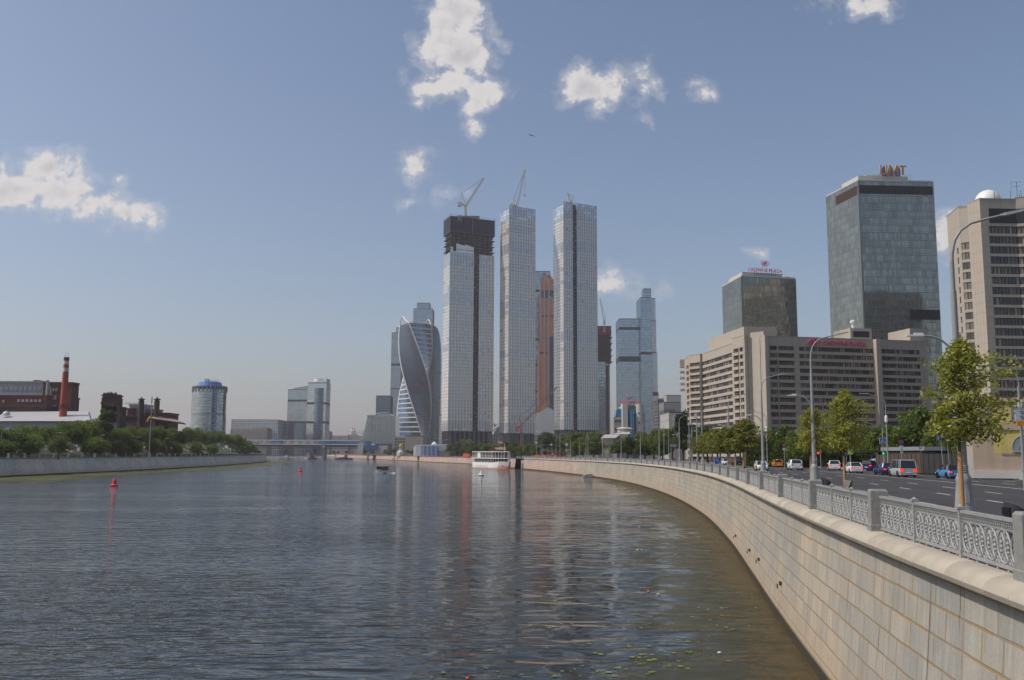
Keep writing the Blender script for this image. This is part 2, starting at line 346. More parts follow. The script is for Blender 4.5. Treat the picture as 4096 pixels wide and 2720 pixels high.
# ---- embankment stone
def stone_mat(name, bw, rh, c1, c2, mortar, near=True, ms=.02, streak=.5):
    m, t, o = newmat(name)
    uvn = t.n('ShaderNodeUVMap').outputs[0]
    wob = t.n('ShaderNodeTexNoise', {'Vector': uvn, 'Scale': .9, 'Detail': 2.}).outputs[1]
    wv = t.n('ShaderNodeVectorMath', {0: uvn, 1: t.n('ShaderNodeVectorMath', {0: t.n('ShaderNodeVectorMath', {0: wob, 1: (.5,.5,.5)}, operation='SUBTRACT').outputs[0], 1: (.10,.07,0)}, operation='MULTIPLY').outputs[0]}, operation='ADD').outputs[0]
    def brick(sc_off):
        v = t.n('ShaderNodeVectorMath', {0: wv, 1: sc_off}, operation='ADD').outputs[0]
        return t.n('ShaderNodeTexBrick', {'Vector': v, 'Color1': (0,0,0,1), 'Color2': (1,1,1,1), 'Mortar': (.5,.5,.5,1), 'Scale': 1., 'Mortar Size': ms, 'Mortar Smooth': .3, 'Bias': 0., 'Brick Width': bw, 'Row Height': rh}, offset=.37, squash=.58, squash_frequency=3)
    b = brick((0, 0, 0))
    cc = t.mixc(b.outputs[0], c1, c2)
    n1 = t.n('ShaderNodeTexNoise', {'Vector': uvn, 'Scale': .16, 'Detail': 5., 'Roughness': .6}).outputs[0]
    tint = t.mixc(t.n('ShaderNodeMapRange', {0: n1, 1: .35, 2: .65}).outputs[0], (.78,.83,.90), (1.12,1.03,.92))
    cc = t.mixc(1., cc, tint, 'MULTIPLY')
    # vertical rain streaks, rust
    mp = t.n('ShaderNodeMapping', {'Vector': uvn, 'Scale': (3.4, .32, 1)}).outputs[0]
    st = t.n('ShaderNodeTexNoise', {'Vector': mp, 'Scale': 1.3, 'Detail': 7., 'Roughness': .68}).outputs[0]
    cc = t.mixc(t.m('MULTIPLY', t.n('ShaderNodeMapRange', {0: st, 1: .52, 2: .8}).outputs[0], streak), cc, (.52,.49,.42))
    cc = t.mixc(t.m('MULTIPLY', t.n('ShaderNodeMapRange', {0: st, 1: .46, 2: .2}).outputs[0], streak*.9), cc, (.17,.145,.12))
    mp2 = t.n('ShaderNodeMapping', {'Vector': uvn, 'Scale': (2.6, .5, 1), 'Location': (9, 3, 0)}).outputs[0]
    ru = t.n('ShaderNodeTexNoise', {'Vector': mp2, 'Scale': 1.1, 'Detail': 5., 'Roughness': .7}).outputs[0]
    cc = t.mixc(t.m('MULTIPLY', t.n('ShaderNodeMapRange', {0: ru, 1: .66, 2: .80}).outputs[0], .75*streak*1.4), cc, (.33,.15,.055))
    # fine grain
    fg = t.n('ShaderNodeTexNoise', {'Vector': uvn, 'Scale': 14., 'Detail': 6., 'Roughness': .7}).outputs[0]
    cc = t.n('ShaderNodeVectorMath', {0: cc, 3: t.m('MULTIPLY_ADD', t.m('SUBTRACT', fg, .5), .55, 1.)}, operation='SCALE').outputs[0]
    # mortar, thicker and yellower in places
    mk = t.n('ShaderNodeTexNoise', {'Vector': uvn, 'Scale': .7, 'Detail': 4.}).outputs[0]
    mc = t.mixc(mk, mortar, (.12,.09,.06))
    cc = t.mixc(t.m('MULTIPLY', b.outputs['Fac'], t.n('ShaderNodeMapRange', {0: mk, 1: .35, 2: .6, 3: .95, 4: .5}).outputs[0]), cc, mc)
    # foot of the wall: tan silt and a wet dark line
    vv = t.n('ShaderNodeSeparateXYZ', {0: uvn}).outputs[1]
    ht = t.m('ADD', vv, t.m('MULTIPLY', t.m('SUBTRACT', n1, .5), 1.4))
    cc = t.mixc(t.n('ShaderNodeMapRange', {0: ht, 1: .3, 2: 2.1, 3: .62, 4: 0.}).outputs[0], cc, (.40,.29,.19))
    hw = t.m('ADD', vv, t.m('MULTIPLY', t.m('SUBTRACT', fg, .5), .12))
    cc = t.mixc(t.n('ShaderNodeMapRange', {0: hw, 1: .34, 2: .48, 3: .95, 4: 0.}).outputs[0], cc, (.028,.022,.012))
    hh = t.m('ADD', t.m('MULTIPLY', b.outputs['Fac'], -1.), t.m('ADD', t.m('MULTIPLY', fg, .35), t.m('MULTIPLY', b.outputs[0], .2)))
    bp = t.n('ShaderNodeBump', {'Height': hh, 'Strength': .8, 'Distance': .015})
    s = t.n('ShaderNodeBsdfPrincipled', {'Base Color': cc, 'Roughness': .88, 'Normal': bp.outputs[0], 'Specular IOR Level': .3})
    t.t.links.new(s.outputs[0], o.inputs[0])
stone_mat('quay_stone', 1.72, .61, (.335,.32,.28), (.425,.38,.31), (.45,.29,.11), ms=.036, streak=.85)
stone_mat('quay_pink', 1.05, .5, (.42,.33,.28), (.52,.40,.34), (.36,.27,.19), streak=.35)
stone_mat('quay_grey', 1.2, .6, (.58,.53,.46), (.70,.65,.56), (.5,.48,.45), streak=.45)
WALLP = [(0., 0.), (.10, .75), (.22, 1.9), (.36, 3.3), (.50, 4.93)]   # (offset, height): slight batter
def wall(curve, s0, s1, mats, scale=1., top=4.93, ds=2.):
    mb = MB(); n = int((s1-s0)/ds); k = len(WALLP); vs = []; fs = []
    for i in range(n+1):
        a = s0+(s1-s0)*i/n
        for (o_, z_) in WALLP: p = curve.at(a, o_*scale); vs.append((p.x, p.y, z_*top/4.93-(.05 if z_ == 0 else 0)))
    for i in range(n):
        for j in range(k-1):
            f = (i*k+j, i*k+j+1, (i+1)*k+j+1, (i+1)*k+j); fs.append(f if curve.side > 0 else f[::-1])
            u0, u1 = s0+(s1-s0)*i/n, s0+(s1-s0)*(i+1)/n; q = [(u0, WALLP[j][1]), (u0, WALLP[j+1][1]), (u1, WALLP[j+1][1]), (u1, WALLP[j][1])]
            mb.uv.append(q if curve.side > 0 else q[::-1])
    mb.add(vs, fs); return mb
S0 = 3.; SP = float(np.interp(340, RB.p[:, 1], RB.s))
qw = thing('embankment_wall', 'long curving embankment wall of pale granite blocks below the cast-iron railing', 'quay wall', tuple(RB.at(60)))
wall(RB, S0, SP, 'quay_stone').build('stone_face', 'quay_stone', qw)
wl = wall(RB, SP, S_END-6, 'quay_pink').build('stone_face', 'quay_pink', qw); wl['label'] = 'pinkish granite facing of the farther wall'
# coping: flat top slab and the rounded outer roll, stone by stone
def roll(s, mb, L):
    prof = [(1.35,5.17),(1.35,5.35),(.62,5.35),(.50,5.34),(.36,5.29),(.25,5.20),(.20,5.09),(.235,4.99),(.33,4.93),(.52,4.90),(.60,4.90)]
    m_ = [(.62+ (o_-.62)*.955, 5.12+(z_-5.12)*.955) if o_ < .62 else (o_, z_) for o_, z_ in prof]
    st = [(0, m_), (.018, prof), (L/2, prof), (L-.018, prof), (L, m_)]; vs = []; fs = []; k = len(prof)
    for d, pr in st:
        for (o_, z_) in pr: p = RB.at(s+d, o_); vs.append((p.x, p.y, z_))
    for i in range(len(st)-1):
        for j in range(k-1): fs.append((i*k+j, (i+1)*k+j, (i+1)*k+j+1, i*k+j+1))
    mb.add(vs, [f[::-1] for f in fs])
cp = MB(); s_ = S0
while s_ < 260: L_ = rnd.uniform(.98, 1.12); roll(s_, cp, L_); s_ += L_+.012
while s_ < S_END-8: roll(s_, cp, 3.1); s_ += 3.12
cp.build('coping', 'cope', qw, smooth='angle')
# cracks and iron mooring rings on the near wall
for (px, py) in ((2945,2143),(3000,2200),(3036,2237),(3122,2333)):
    q = None
    for z in np.linspace(.3, 4.6, 40):
        c_ = PZ(px, py, float(z)); i_ = float(np.interp(c_.y, RB.p[:, 1], RB.s)); o_ = float(np.interp(z, [w_[1] for w_ in WALLP], [w_[0] for w_ in WALLP]))
        e_ = abs(RB.at(i_, o_).x-c_.x)
        if q is None or e_ < q[0]: q = (e_, i_, o_, float(z))
    p = RB.at(q[1], q[2]-.05); p.z = q[3]; a_ = RB.ang(q[1])
    rg = thing('mooring_ring', 'rusty iron mooring ring on the granite wall at %s metres along' % round(p.y), 'mooring ring', tuple(p), 'iron rings set in the embankment wall')
    X = Matrix.Translation(p) @ Matrix.Rotation(a_, 4, 'Z'); b_ = MB(X)
    b_.box(-.13,-.10,-.08,.13,.06,.08); b_.build('bracket', 'brick_dark', rg)
    b_ = MB(X); b_.tube([(.14+.10*math.cos(k*math.pi/5)-.35, .16, -.10+.10*math.sin(k*math.pi/5)) for k in range(10)], .022, 6, closed=True); b_.build('ring', 'brick_dark', rg)
RGL = ('smallest rusty mooring ring, highest up the granite wall toward the bend', 'rusty mooring ring second from the bend on the granite wall',
       'rusty mooring ring just before the nearest one on the granite wall', 'largest and nearest rusty mooring ring on the granite wall')
for o_, l_ in zip([o for o in col.objects if o.name.startswith('mooring_ring')], RGL): o_['label'] = l_
def wall_at(px, py):
    q = None
    for z in np.linspace(.1, 4.8, 48):
        c_ = PZ(px, py, float(z)); i_ = float(np.interp(c_.y, RB.p[:, 1], RB.s)); o_ = float(np.interp(z, [w_[1] for w_ in WALLP], [w_[0] for w_ in WALLP])); e_ = abs(RB.at(i_, o_).x-c_.x)
        if q is None or e_ < q[0]: q = (e_, i_, float(z))
    return q[1], q[2]
cr_ = random.Random(21)
for (px, py, h0, h1, w_) in ((2898,1990,-.9,.9,.05),(2888,2165,-.7,.7,.03),(3104,2330,-2.,2.,.03),(3000,2230,-1.2,1.4,.02),(3706,2520,-2.4,1.6,.022),(3392,2400,-.9,.7,.02),(3112,2440,-.35,.45,.07),(2771,2020,-.5,.3,.06),(3262,2560,-.6,.5,.025),(3520,2560,-.5,.4,.02),(3860,2380,-.8,.8,.018)):
    s__, z__ = wall_at(px, py); b_ = MB(); n_ = 9; L_ = []; R_ = []
    for i in range(n_+1):
        z = min(4.9, max(.05, z__+h0+(h1-h0)*i/n_)); o_ = float(np.interp(z, [w[1] for w in WALLP], [w[0] for w in WALLP]))-.006; ww = w_*math.sin(math.pi*(i+.35)/(n_+.7)); j = cr_.uniform(-.018, .018)
        a_ = RB.at(s__+j-ww/2, o_); c_ = RB.at(s__+j+ww/2, o_); L_.append((a_.x, a_.y, z)); R_.append((c_.x, c_.y, z))
    b_.add(L_+R_, [(i, n_+1+i, n_+2+i, i+1) for i in range(n_)]); b_.build('crack', 'soot' if w_ < .03 else 'black', qw)
# ---- paving, road, land
def asphalt():
    m, t, o = newmat('asphalt'); tcn = t.n('ShaderNodeNewGeometry').outputs['Position']
    n1 = t.n('ShaderNodeTexNoise', {'Vector': tcn, 'Scale': .12, 'Detail': 6.}).outputs[0]; n2 = t.n('ShaderNodeTexNoise', {'Vector': tcn, 'Scale': 9., 'Detail': 5.}).outputs[0]
    uvn = t.n('ShaderNodeUVMap').outputs[0]
    mp = t.n('ShaderNodeMapping', {'Vector': uvn, 'Scale': (.02, .55, 1)}).outputs[0]; tr_ = t.n('ShaderNodeTexNoise', {'Vector': mp, 'Scale': 1.6, 'Detail': 3.}).outputs[0]
    f = t.m('ADD', t.m('MULTIPLY', n1, .3), t.m('ADD', t.m('MULTIPLY', n2, .25), t.m('MULTIPLY', tr_, .45)))
    cc = t.mixc(t.n('ShaderNodeMapRange', {0: f, 1: .35, 2: .65}).outputs[0], (.038,.037,.037), (.066,.063,.061))
    s = t.n('ShaderNodeBsdfPrincipled', {'Base Color': cc, 'Roughness': .82, 'Specular IOR Level': .35}); t.t.links.new(s.outputs[0], o.inputs[0])
asphalt(); mat('paving', (.26,.245,.23), .85, var=.09, vs=.9); mat('kerb', (.34,.33,.31), .8, var=.08, vs=2); mat('paint', (.62,.62,.58), .7, var=.12, vs=3)
mat('ground', (.06,.06,.04), .95, var=.15, vs=.08); mat('grass', (.035,.045,.016), .95, var=.25, vs=.15); mat('sand', (.33,.28,.19), .95, var=.2, vs=.3)
SM = RB.L-5
KO = 7.4                                            # road kerb offset
strip(RB, 0, SM, 1.35, 5.17, KO-.18, 5.15, 6).build('promenade_paving', 'paving', kind='structure')
k_ = strip(RB, 0, SM, KO-.18, 5.17, KO, 5.17, 4); strip(RB, 0, SM, KO, 5.17, KO, 4.95, 4, k_); k_.build('kerb_near', 'kerb', kind='structure')
strip(RB, 0, SM, KO-.02, 5.0, 31.5, 5.0, 5).build('road', 'asphalt', kind='structure')
k_ = strip(RB, 0, SM, 31.5, 4.95, 31.5, 5.16, 4); strip(RB, 0, SM, 31.5, 5.16, 31.7, 5.16, 4, k_); k_.build('kerb_far', 'kerb', kind='structure')
strip(RB, 0, SM, 31.7, 5.155, 37, 5.155, 5).build('pavement_far', 'paving', kind='structure')
mk = MB()
strip(RB, 60, 330, 20.8, 5.006, 20.98, 5.006, 4, mk); strip(RB, 60, 330, 31.0, 5.006, 31.12, 5.006, 4, mk); strip(RB, 20, 400, 7.75, 5.006, 7.87, 5.006, 4, mk)
for o_ in (12.3, 16.2):
    s_ = 61.
    while s_ < 420: strip(RB, s_+(3 if o_ > 14 else 0), s_+(6.2 if o_ > 14 else 3.2), o_, 5.006, o_+.15, 5.006, 1.6, mk); s_ += 10
for o_ in (24.4, 27.8):
    s_ = 62.
    while s_ < 330: strip(RB, s_, s_+3, o_, 5.006, o_+.15, 5.006, 1.5, mk); s_ += 9
mk.build('road_markings', 'paint', kind='structure')
gr = MB(); n_ = 140; vs = []; 
for i in range(n_+1):
    a = SM*i/n_; p = RB.at(a, 37); vs += [(p.x, p.y, 5.14), (9000 if i else 9000, p.y+ (i*20 if i > 60 else 0), 5.14)]
gr.add(vs, [(2*i, 2*i+1, 2*i+3, 2*i+2) for i in range(n_)]); gr.add([(-40,-300,5.13),(9000,-300,5.13),(9000,vs[0][1],5.13),(vs[0][0],vs[0][1],5.13)], [(0,1,2,3)])
gr.build('ground_east', 'ground', kind='structure')
gr = MB(); vs = []
SL = LB.L-5
for i in range(n_+1): a = SL*i/n_; p = LB.at(a, 2.45); vs += [(p.x, p.y, 5.42), (-9000, p.y, 5.42)]
gr.add(vs, [(2*i, 2*i+2, 2*i+3, 2*i+1) for i in range(n_)]); gr.build('ground_west', 'ground', kind='structure')
gr = MB(); gr.add([(-9000,2230,3.6),(9000,2230,3.6),(9000,9400,3.6),(-9000,9400,3.6)], [(0,1,2,3)]); gr.add([(-9000,2230,-.2),(9000,2230,-.2),(9000,2230,3.6),(-9000,2230,3.6)], [(0,1,2,3)])
gr.build('ground_north', 'ground', kind='structure')
sl_ = strip(LB, 80, 860, 12, 5.43, 20, 7.6, 8, flip=True); strip(LB, 80, 860, 20, 7.6, 48, 15.5, 8, sl_, flip=True); strip(LB, 80, 860, 48, 15.5, 60, 5.4, 8, sl_, flip=True)
sl_.build('bank_slope', 'grass', kind='structure')
# worn sandy paths on the slope
pt = MB()
for (s_, l_, o_) in ((430,26,15),(415,9,18),(520,18,15),(600,14,15),(640,12,16)):
    a, b, c, d = LB.at(s_, o_), LB.at(s_+l_, o_+16), LB.at(s_+l_+5, o_+16), LB.at(s_+4, o_)
    zz = lambda o: 5.43+(o-12)*.271 if o < 20 else 7.6+(o-20)*.282
    pt.add([(a.x,a.y,zz(o_)+.25),(b.x,b.y,zz(o_+16)+.25),(c.x,c.y,zz(o_+16)+.25),(d.x,d.y,zz(o_)+.25)], [(3,2,1,0)])
pt.build('sandy_path', 'sand', kind='structure')
# left quay wall and its coping
SL1 = float(np.interp(777, LB.p[:, 1], LB.s))
lw = thing('quay_wall', 'grey sloping quay wall along the opposite tree-lined bank', 'quay wall', tuple(LB.at(300)))
wall(LB, 40, SL1+60, 'quay_grey', 5., 5.25, 5).build('stone_face', 'quay_grey', lw)
b_ = strip(LB, 40, SL1+60, 2.3, 5.25, 2.25, 5.55, 6, flip=True); strip(LB, 40, SL1+60, 2.25, 5.55, 3.3, 5.55, 6, b_, flip=True); strip(LB, 40, SL1+60, 3.3, 5.55, 3.3, 5.4, 6, b_, flip=True)
b_.uv = []; b_.build('coping', 'concrete', lw)
# right bank beyond the notch
SN0 = float(np.interp(486, RB.p[:, 1], RB.s))
fw = thing('quay_wall', 'distant pinkish quay wall running behind the white restaurant ship', 'quay wall', tuple(RB.at(SN0)))
wall(RB, SN0, SN0+195, 'quay_pink', 1.4, 4.93, 6).build('stone_face', 'quay_pink', fw)
b_ = strip(RB, SN0, SN0+195, .55, 4.93, .55, 5.25, 6); strip(RB, SN0, SN0+195, .55, 5.25, 1.5, 5.25, 6, b_); b_.uv = []; b_.build('coping', 'concrete', fw)
fw = thing('quay_wall', 'low sunlit quay wall at the far bend below the striped shed', 'quay wall', tuple(RB.at(SN0+200)))
wall(RB, SN0+196.5, SN0+1700, 'quay_pink', 1.4, 4.6, 12).build('stone_face', 'quay_pink', fw)
b_ = strip(RB, SN0+196.5, SN0+1700, .55, 4.6, .6, 5.2, 12); strip(RB, SN0+205, SN0+1700, .6, 5.2, 1.5, 5.2, 12, b_); b_.uv = []; b_.build('coping', 'brick_red', fw)
# slipway notch with its dark arch
nb = thing('outfall_gate', 'grey concrete outfall tower with a dark arch beside the moored ship', 'outfall', tuple(RB.at(S_END)))
a0, a1 = RB.at(S_END-6, .3), RB.at(SN0, .4); aa = (a1-a0).normalized(); nn = Vector((aa.y, -aa.x, 0))
b_ = MB(); b_.hprism([a0+nn*.5+Vector((0,0,-1)), a0+nn*.5+Vector((0,0,6.6)), a0+nn*3+Vector((0,0,6.6)), a0+nn*3+Vector((0,0,-1))], aa*1.6); b_.build('pier', 'concrete', nb)
b_ = MB(); q0 = a0+aa*1.7+nn*1.7; b_.hprism([q0+Vector((0,0,-1)), q0+Vector((0,0,5.2)), q0+aa*16+Vector((0,0,5.2)), q0+aa*16+Vector((0,0,-1))], nn*.8); b_.build('back_wall', 'beige', nb)
b_ = MB(); q0 = a0+aa*1.8+nn*1.4; b_.hprism([q0+Vector((0,0,-1))]+[q0+aa*(1.5-1.5*math.cos(math.pi*k/10))+Vector((0,0,1.9*math.sin(math.pi*k/10)**.6+ .6)) for k in range(11)]+[q0+aa*3+Vector((0,0,-1))], nn*.25); b_.build('arch', 'black', nb)
for k in range(3): b_ = MB(); q = a0+aa*(3+2.2*k)+nn*.6; b_.lathe([(.28,-1),(.28,3.4-.4*k),(.1,3.6-.4*k)], q, 8); b_.build('pile', 'concrete', nb)
# algae mats and lilies
def algae(name, c1, c2, thr, sc, w0, w1, den=1.):
    m, t, o = newmat(name); uvn = t.n('ShaderNodeUVMap').outputs[0]; pos = t.n('ShaderNodeNewGeometry').outputs['Position']
    v = t.n('ShaderNodeSeparateXYZ', {0: uvn}).outputs[1]
    n1 = t.n('ShaderNodeTexNoise', {'Vector': pos, 'Scale': sc, 'Detail': 9., 'Roughness': .68, 'Distortion': .8}).outputs[0]
    n2 = t.n('ShaderNodeTexNoise', {'Vector': pos, 'Scale': sc*.17, 'Detail': 3., 'Distortion': 1.}).outputs[0]
    n3 = t.n('ShaderNodeTexNoise', {'Vector': pos, 'Scale': 9., 'Detail': 3.}).outputs[0]
    ed = t.n('ShaderNodeMapRange', {0: v, 1: w0, 2: w1, 3: .34, 4: -.30}).outputs[0]
    f = t.m('ADD', t.m('ADD', t.m('MULTIPLY', n1, .85), t.m('MULTIPLY', n2, .55)), ed)
    al = t.m('MULTIPLY', t.n('ShaderNodeMapRange', {0: f, 1: thr, 2: thr+.13}, interpolation_type='SMOOTHSTEP').outputs[0], den)
    al = t.m('MULTIPLY', al, t.n('ShaderNodeMapRange', {0: n3, 1: .36, 2: .56, 3: .45, 4: 1.}).outputs[0])
    cc = t.mixc(n1, c1, c2); d = t.n('ShaderNodeBsdfPrincipled', {'Base Color': cc, 'Roughness': .75, 'Specular IOR Level': .25}); tr = t.n('ShaderNodeBsdfTransparent')
    mx = t.n('ShaderNodeMixShader', {0: al, 1: tr.outputs[0], 2: d.outputs[0]}); t.t.links.new(mx.outputs[0], o.inputs[0])
algae('scum', (.10,.070,.028), (.22,.155,.08), .84, .9, .0, 8., .5)  # floating scum; also carries the lit wall's brown reflection as painted colour
algae('weed', (.06,.07,.02), (.17,.175,.055), .70, .09, 2., 52., .8)
algae('scum2', (.05,.048,.02), (.12,.105,.045), .74, .5, 0., 16., .55)
def sheet(curve, s0, s1, w, z, mt, name, label, cat, ds=4, w1=None):
    mb = MB(); n = int((s1-s0)/ds); vs = []; fs = []; K = 6
    for i in range(n+1):
        a = s0+(s1-s0)*i/n
        for j in range(K): p = curve.at(a, -w*j/(K-1)+.05); vs.append((p.x, p.y, z))
    for i in range(n):
        for j in range(K-1):
            f = (i*K+j, (i+1)*K+j, (i+1)*K+j+1, i*K+j+1); fs.append(f if curve.side > 0 else f[::-1])
            q = [(0, w*j/(K-1)), (0, w*j/(K-1)), (0, w*(j+1)/(K-1)), (0, w*(j+1)/(K-1))]; mb.uv.append(q if curve.side > 0 else q[::-1])
    mb.add(vs, fs); o = mb.build(name, mt); return tag(o, label, cat, kind='stuff')
sheet(RB, 3, S_END-10, 11, .012, 'scum', 'scum_with_reflection', 'brown scum and silt at the granite wall foot, wall reflection painted in', 'scum')
sheet(RB, 3, 300, 22, .006, 'scum2', 'floating_weed', 'dark green water weed drifting beyond the brown scum', 'water weed')
sheet(LB, 120, SL1+60, 62, .012, 'weed', 'floating_weed', 'yellow-green algae carpet along the opposite quay wall', 'algae')
# lily pads: scattered in loose rafts
lp = MB(); lr = random.Random(3)
cl = [(2150,2500),(1900,2690),(2290,2640),(2330,2590),(2400,2680),(2270,2500),(2640,2660),(2700,2700),(2060,2195),(2420,2248),(2090,2250),(2590,2500),(2850,2430),(2930,2520),(2760,2560),(2480,2600),(2210,2410),(2240,2700),(2660,2620),(2880,2480),(2560,2690),(2480,2700),(2740,2640)]
for (px, py) in cl:
    c_ = PZ(px, py, 0)
    for k in range(lr.randint(3, 9)):
        x, y = c_.x+lr.gauss(0, .75), c_.y+lr.gauss(0, .8); r_ = lr.uniform(.03, .12); a_ = lr.uniform(0, 6); n = 9
        lp.add([(x, y, .03)]+[(x+r_*math.cos(a_+i*5.7/n), y+r_*math.sin(a_+i*5.7/n), .024+lr.uniform(0, .012)) for i in range(n+1)], [(0, i+1, i+2) for i in range(n)])
tag(lp.build('lily_pads', 'lily'), 'small yellow-green water lily pads floating in loose rafts', 'lily pads', kind='stuff')
LT = [(2550,2200,'white foam tray',.16,.07,'foam'),(2566,2200,'white foam cup',.10,.08,'foam'),(2700,2220,'flat brown carton',.16,.04,'timber'),(2594,2368,'orange plastic bottle',.13,.07,'orange_plastic'),(2634,2378,'round pinkish lump of foam',.14,.05,'litter'),
      (2878,2612,'pale crumpled bag',.16,.05,'sign_white'),(2632,2377,'tiny white scrap',.05,.03,'foam'),(1872,2716,'orange round float',.08,.07,'orange_plastic'),(2090,2140,'tiny orange scrap',.09,.05,'orange_plastic'),(2330,2138,'small orange cup',.09,.06,'orange_plastic'),(2556,2108,'small pink wrapper',.1,.05,'litter'),(2460,1946,'distant white ball',.16,.14,'foam'),(2500,1953,'distant pale scrap',.16,.10,'foam')]
for (px, py, nm, sx, sz, mt) in LT:
    c_ = PZ(px, py, 0); b_ = MB(); b_.lathe([(sx*.35,-.02),(sx*.6,sz*.35),(sx*.55,sz*.8),(sx*.25,sz)], (0,0,0), 9)
    b_.v = [(x*1.3+.01*math.sin(y*90), y*.8, z) for x, y, z in b_.v]
    o = b_.build('floating_litter', mt, smooth=True); o.location = (c_.x, c_.y, 0); o.rotation_euler = (0,0,px % 3)
    tag(o, nm+' floating on the dark river water' if 'distant' not in nm else nm+' floating near the foot of the wall', 'litter', 'litter floating on the river')
# ================================================================= RAILING
def pillar_proto():
    t_ = thing('granite_pillar', '', 'pillar')
    b_ = MB(); h = 1.13; w_ = .21; d_ = .24
    def ring(z, i): return [(-w_+i, -d_+i, z), (w_-i, -d_+i, z), (w_-i, d_-i, z), (-w_+i, d_-i, z)]
    rs = [ring(-.18, -.02), ring(.16, -.02), ring(.175, 0), ring(h-.05, .012), ring(h, .05)]
    b_.add([p for r_ in rs for p in r_], [(i*4+k, i*4+(k+1) % 4, i*4+4+(k+1) % 4, i*4+4+k) for i in range(4) for k in range(4)]+[(16, 17, 18, 19)])
    b_.build('shaft', 'granite', t_); return t_
def panel_mesh(near):
    W = 3.14; b_ = MB(); x0 = -W/2
    b_.box(x0, -.045, .90, -x0, .045, .965); b_.box(x0, -.02, .86, -x0, .02, .90); b_.box(x0, -.02, .735, -x0, .02, .755)
    b_.box(x0, -.035, .055, -x0, .035, .10); b_.box(x0, -.02, .10, -x0, .02, .125)
    n = 10; pt = W/n
    for k in range(n*3): x = x0+(k+.5)*W/(n*3); b_.box(x-.022, -.01, .765, x-.008, .01, .855); b_.box(x+.008, -.01, .765, x+.022, .01, .855); b_.box(x-.03, -.012, .80, x+.03, .012, .82)
    sg = 16 if near else 8
    for k in range(n+1):
        xc = x0+k*pt
        pts = []
        for i in range(sg):
            a = 2*math.pi*i/sg; x = xc+.98*pt*math.cos(a); z = .435+.30*math.sin(a)
            pts.append((min(max(x, x0), -x0), .006 if k % 2 else -.006, z))
        b_.tube(pts, .019 if near else .02, 4, closed=True)
    for k in range(n):
        xc = x0+(k+.5)*pt
        b_.lathe([(.008,.30),(.034,.34),(.014,.37),(.038,.42),(.018,.46),(.034,.50),(.012,.55),(.026,.59),(.006,.66)] if near else [(.01,.38),(.028,.45),(.028,.52),(.008,.60)], (xc, 0, 0), 6 if near else 4)
        for sx in (-.25, .25): b_.tube([(xc+sx*pt+.055*math.cos(i*math.pi/4), 0, .185+.055*math.sin(i*math.pi/4)) for i in range(8)], .014, 4, closed=True)
    for k in range(6): b_.ball((x0+(k+.5)*W/6, 0, .015), .036, 8)
    return b_
def bay_proto(near):
    t_ = thing('railing_section', '', 'railing'); pm = None
    for k in (-1, 0, 1):
        if pm is None: pm = panel_mesh(near).build('panel', 'rail_iron', t_)
        else: c = pm.copy(); col.objects.link(c); c.parent = t_; pm_ = c; pm_.location = (3.29*k, 0, 0); continue
        pm.location = (3.29*k, 0, 0)
    for k in (-.5, .5):
        b_ = MB(); b_.X = Matrix.Translation((3.29*k, 0, 0))
        b_.box(-.065,-.065,-.18,.065,.065,.16); b_.box(-.05,-.05,.16,.05,.05,.98); b_.box(-.075,-.075,.98,.075,.075,1.03); b_.lathe([(.06,1.03),(.04,1.05),(.01,1.07)], (0,0,0), 8)
        for e in (-.055, .055): b_.box(e-.008, -.03, .16, e+.008, .03, .96)
        b_.build('post', 'rail_iron', t_)
    return t_
pp = pillar_proto(); bn = bay_proto(True); bf = bay_proto(False); fp = fb = ff = True
PIT = 10.36; sA = 55.9-PIT*5; k = 0; OFFR = .78
PL = {5: 'nearest granite railing pillar, cut by the edge of the photo', 6: 'granite railing pillar between the nearest pillar and the slatted bench', 7: 'granite pillar just before the slatted bench', 8: 'granite pillar just past the slatted bench', 9: 'granite pillar two past the slatted bench', 10: 'granite pillar three past the slatted bench'}
BL = {5: 'nearest cast-iron railing section with clear oval pattern, in front of the timber-staked near tree', 6: 'second cast-iron oval-patterned railing section, before the slatted bench',
      7: 'cast-iron railing section in front of the slatted bench', 8: 'cast-iron railing section one pillar past the slatted bench', 9: 'cast-iron railing section two pillars past the slatted bench', 4: 'cast-iron railing section running out of the photo past the nearest pillar'}
while sA+PIT*k < S_END-8:
    a = sA+PIT*k; p = RB.at(a, OFFR); p.z = 5.35; an = RB.ang(a)
    if p.y > 9:
        put(pp, fp, p, an, PL.get(k, 'one of the smaller granite railing pillars standing farther along the curving quay'), group='granite pillars of the near railing'); fp = False
    q = RB.at(a+PIT, OFFR); q.z = 5.35; c_ = (p+q)/2; an = math.atan2(q.y-p.y, q.x-p.x)
    if c_.y > 8:
        nr = c_.y < 75; lb = BL.get(k, 'one of the small grey cast-iron railing sections farther along the curving quay')
        if nr: put(bn, fb, c_, an, lb, group='cast-iron railing sections of the near quay'); fb = False
        else: put(bf, ff, c_, an, lb, group='cast-iron railing sections of the near quay'); ff = False
    k += 1
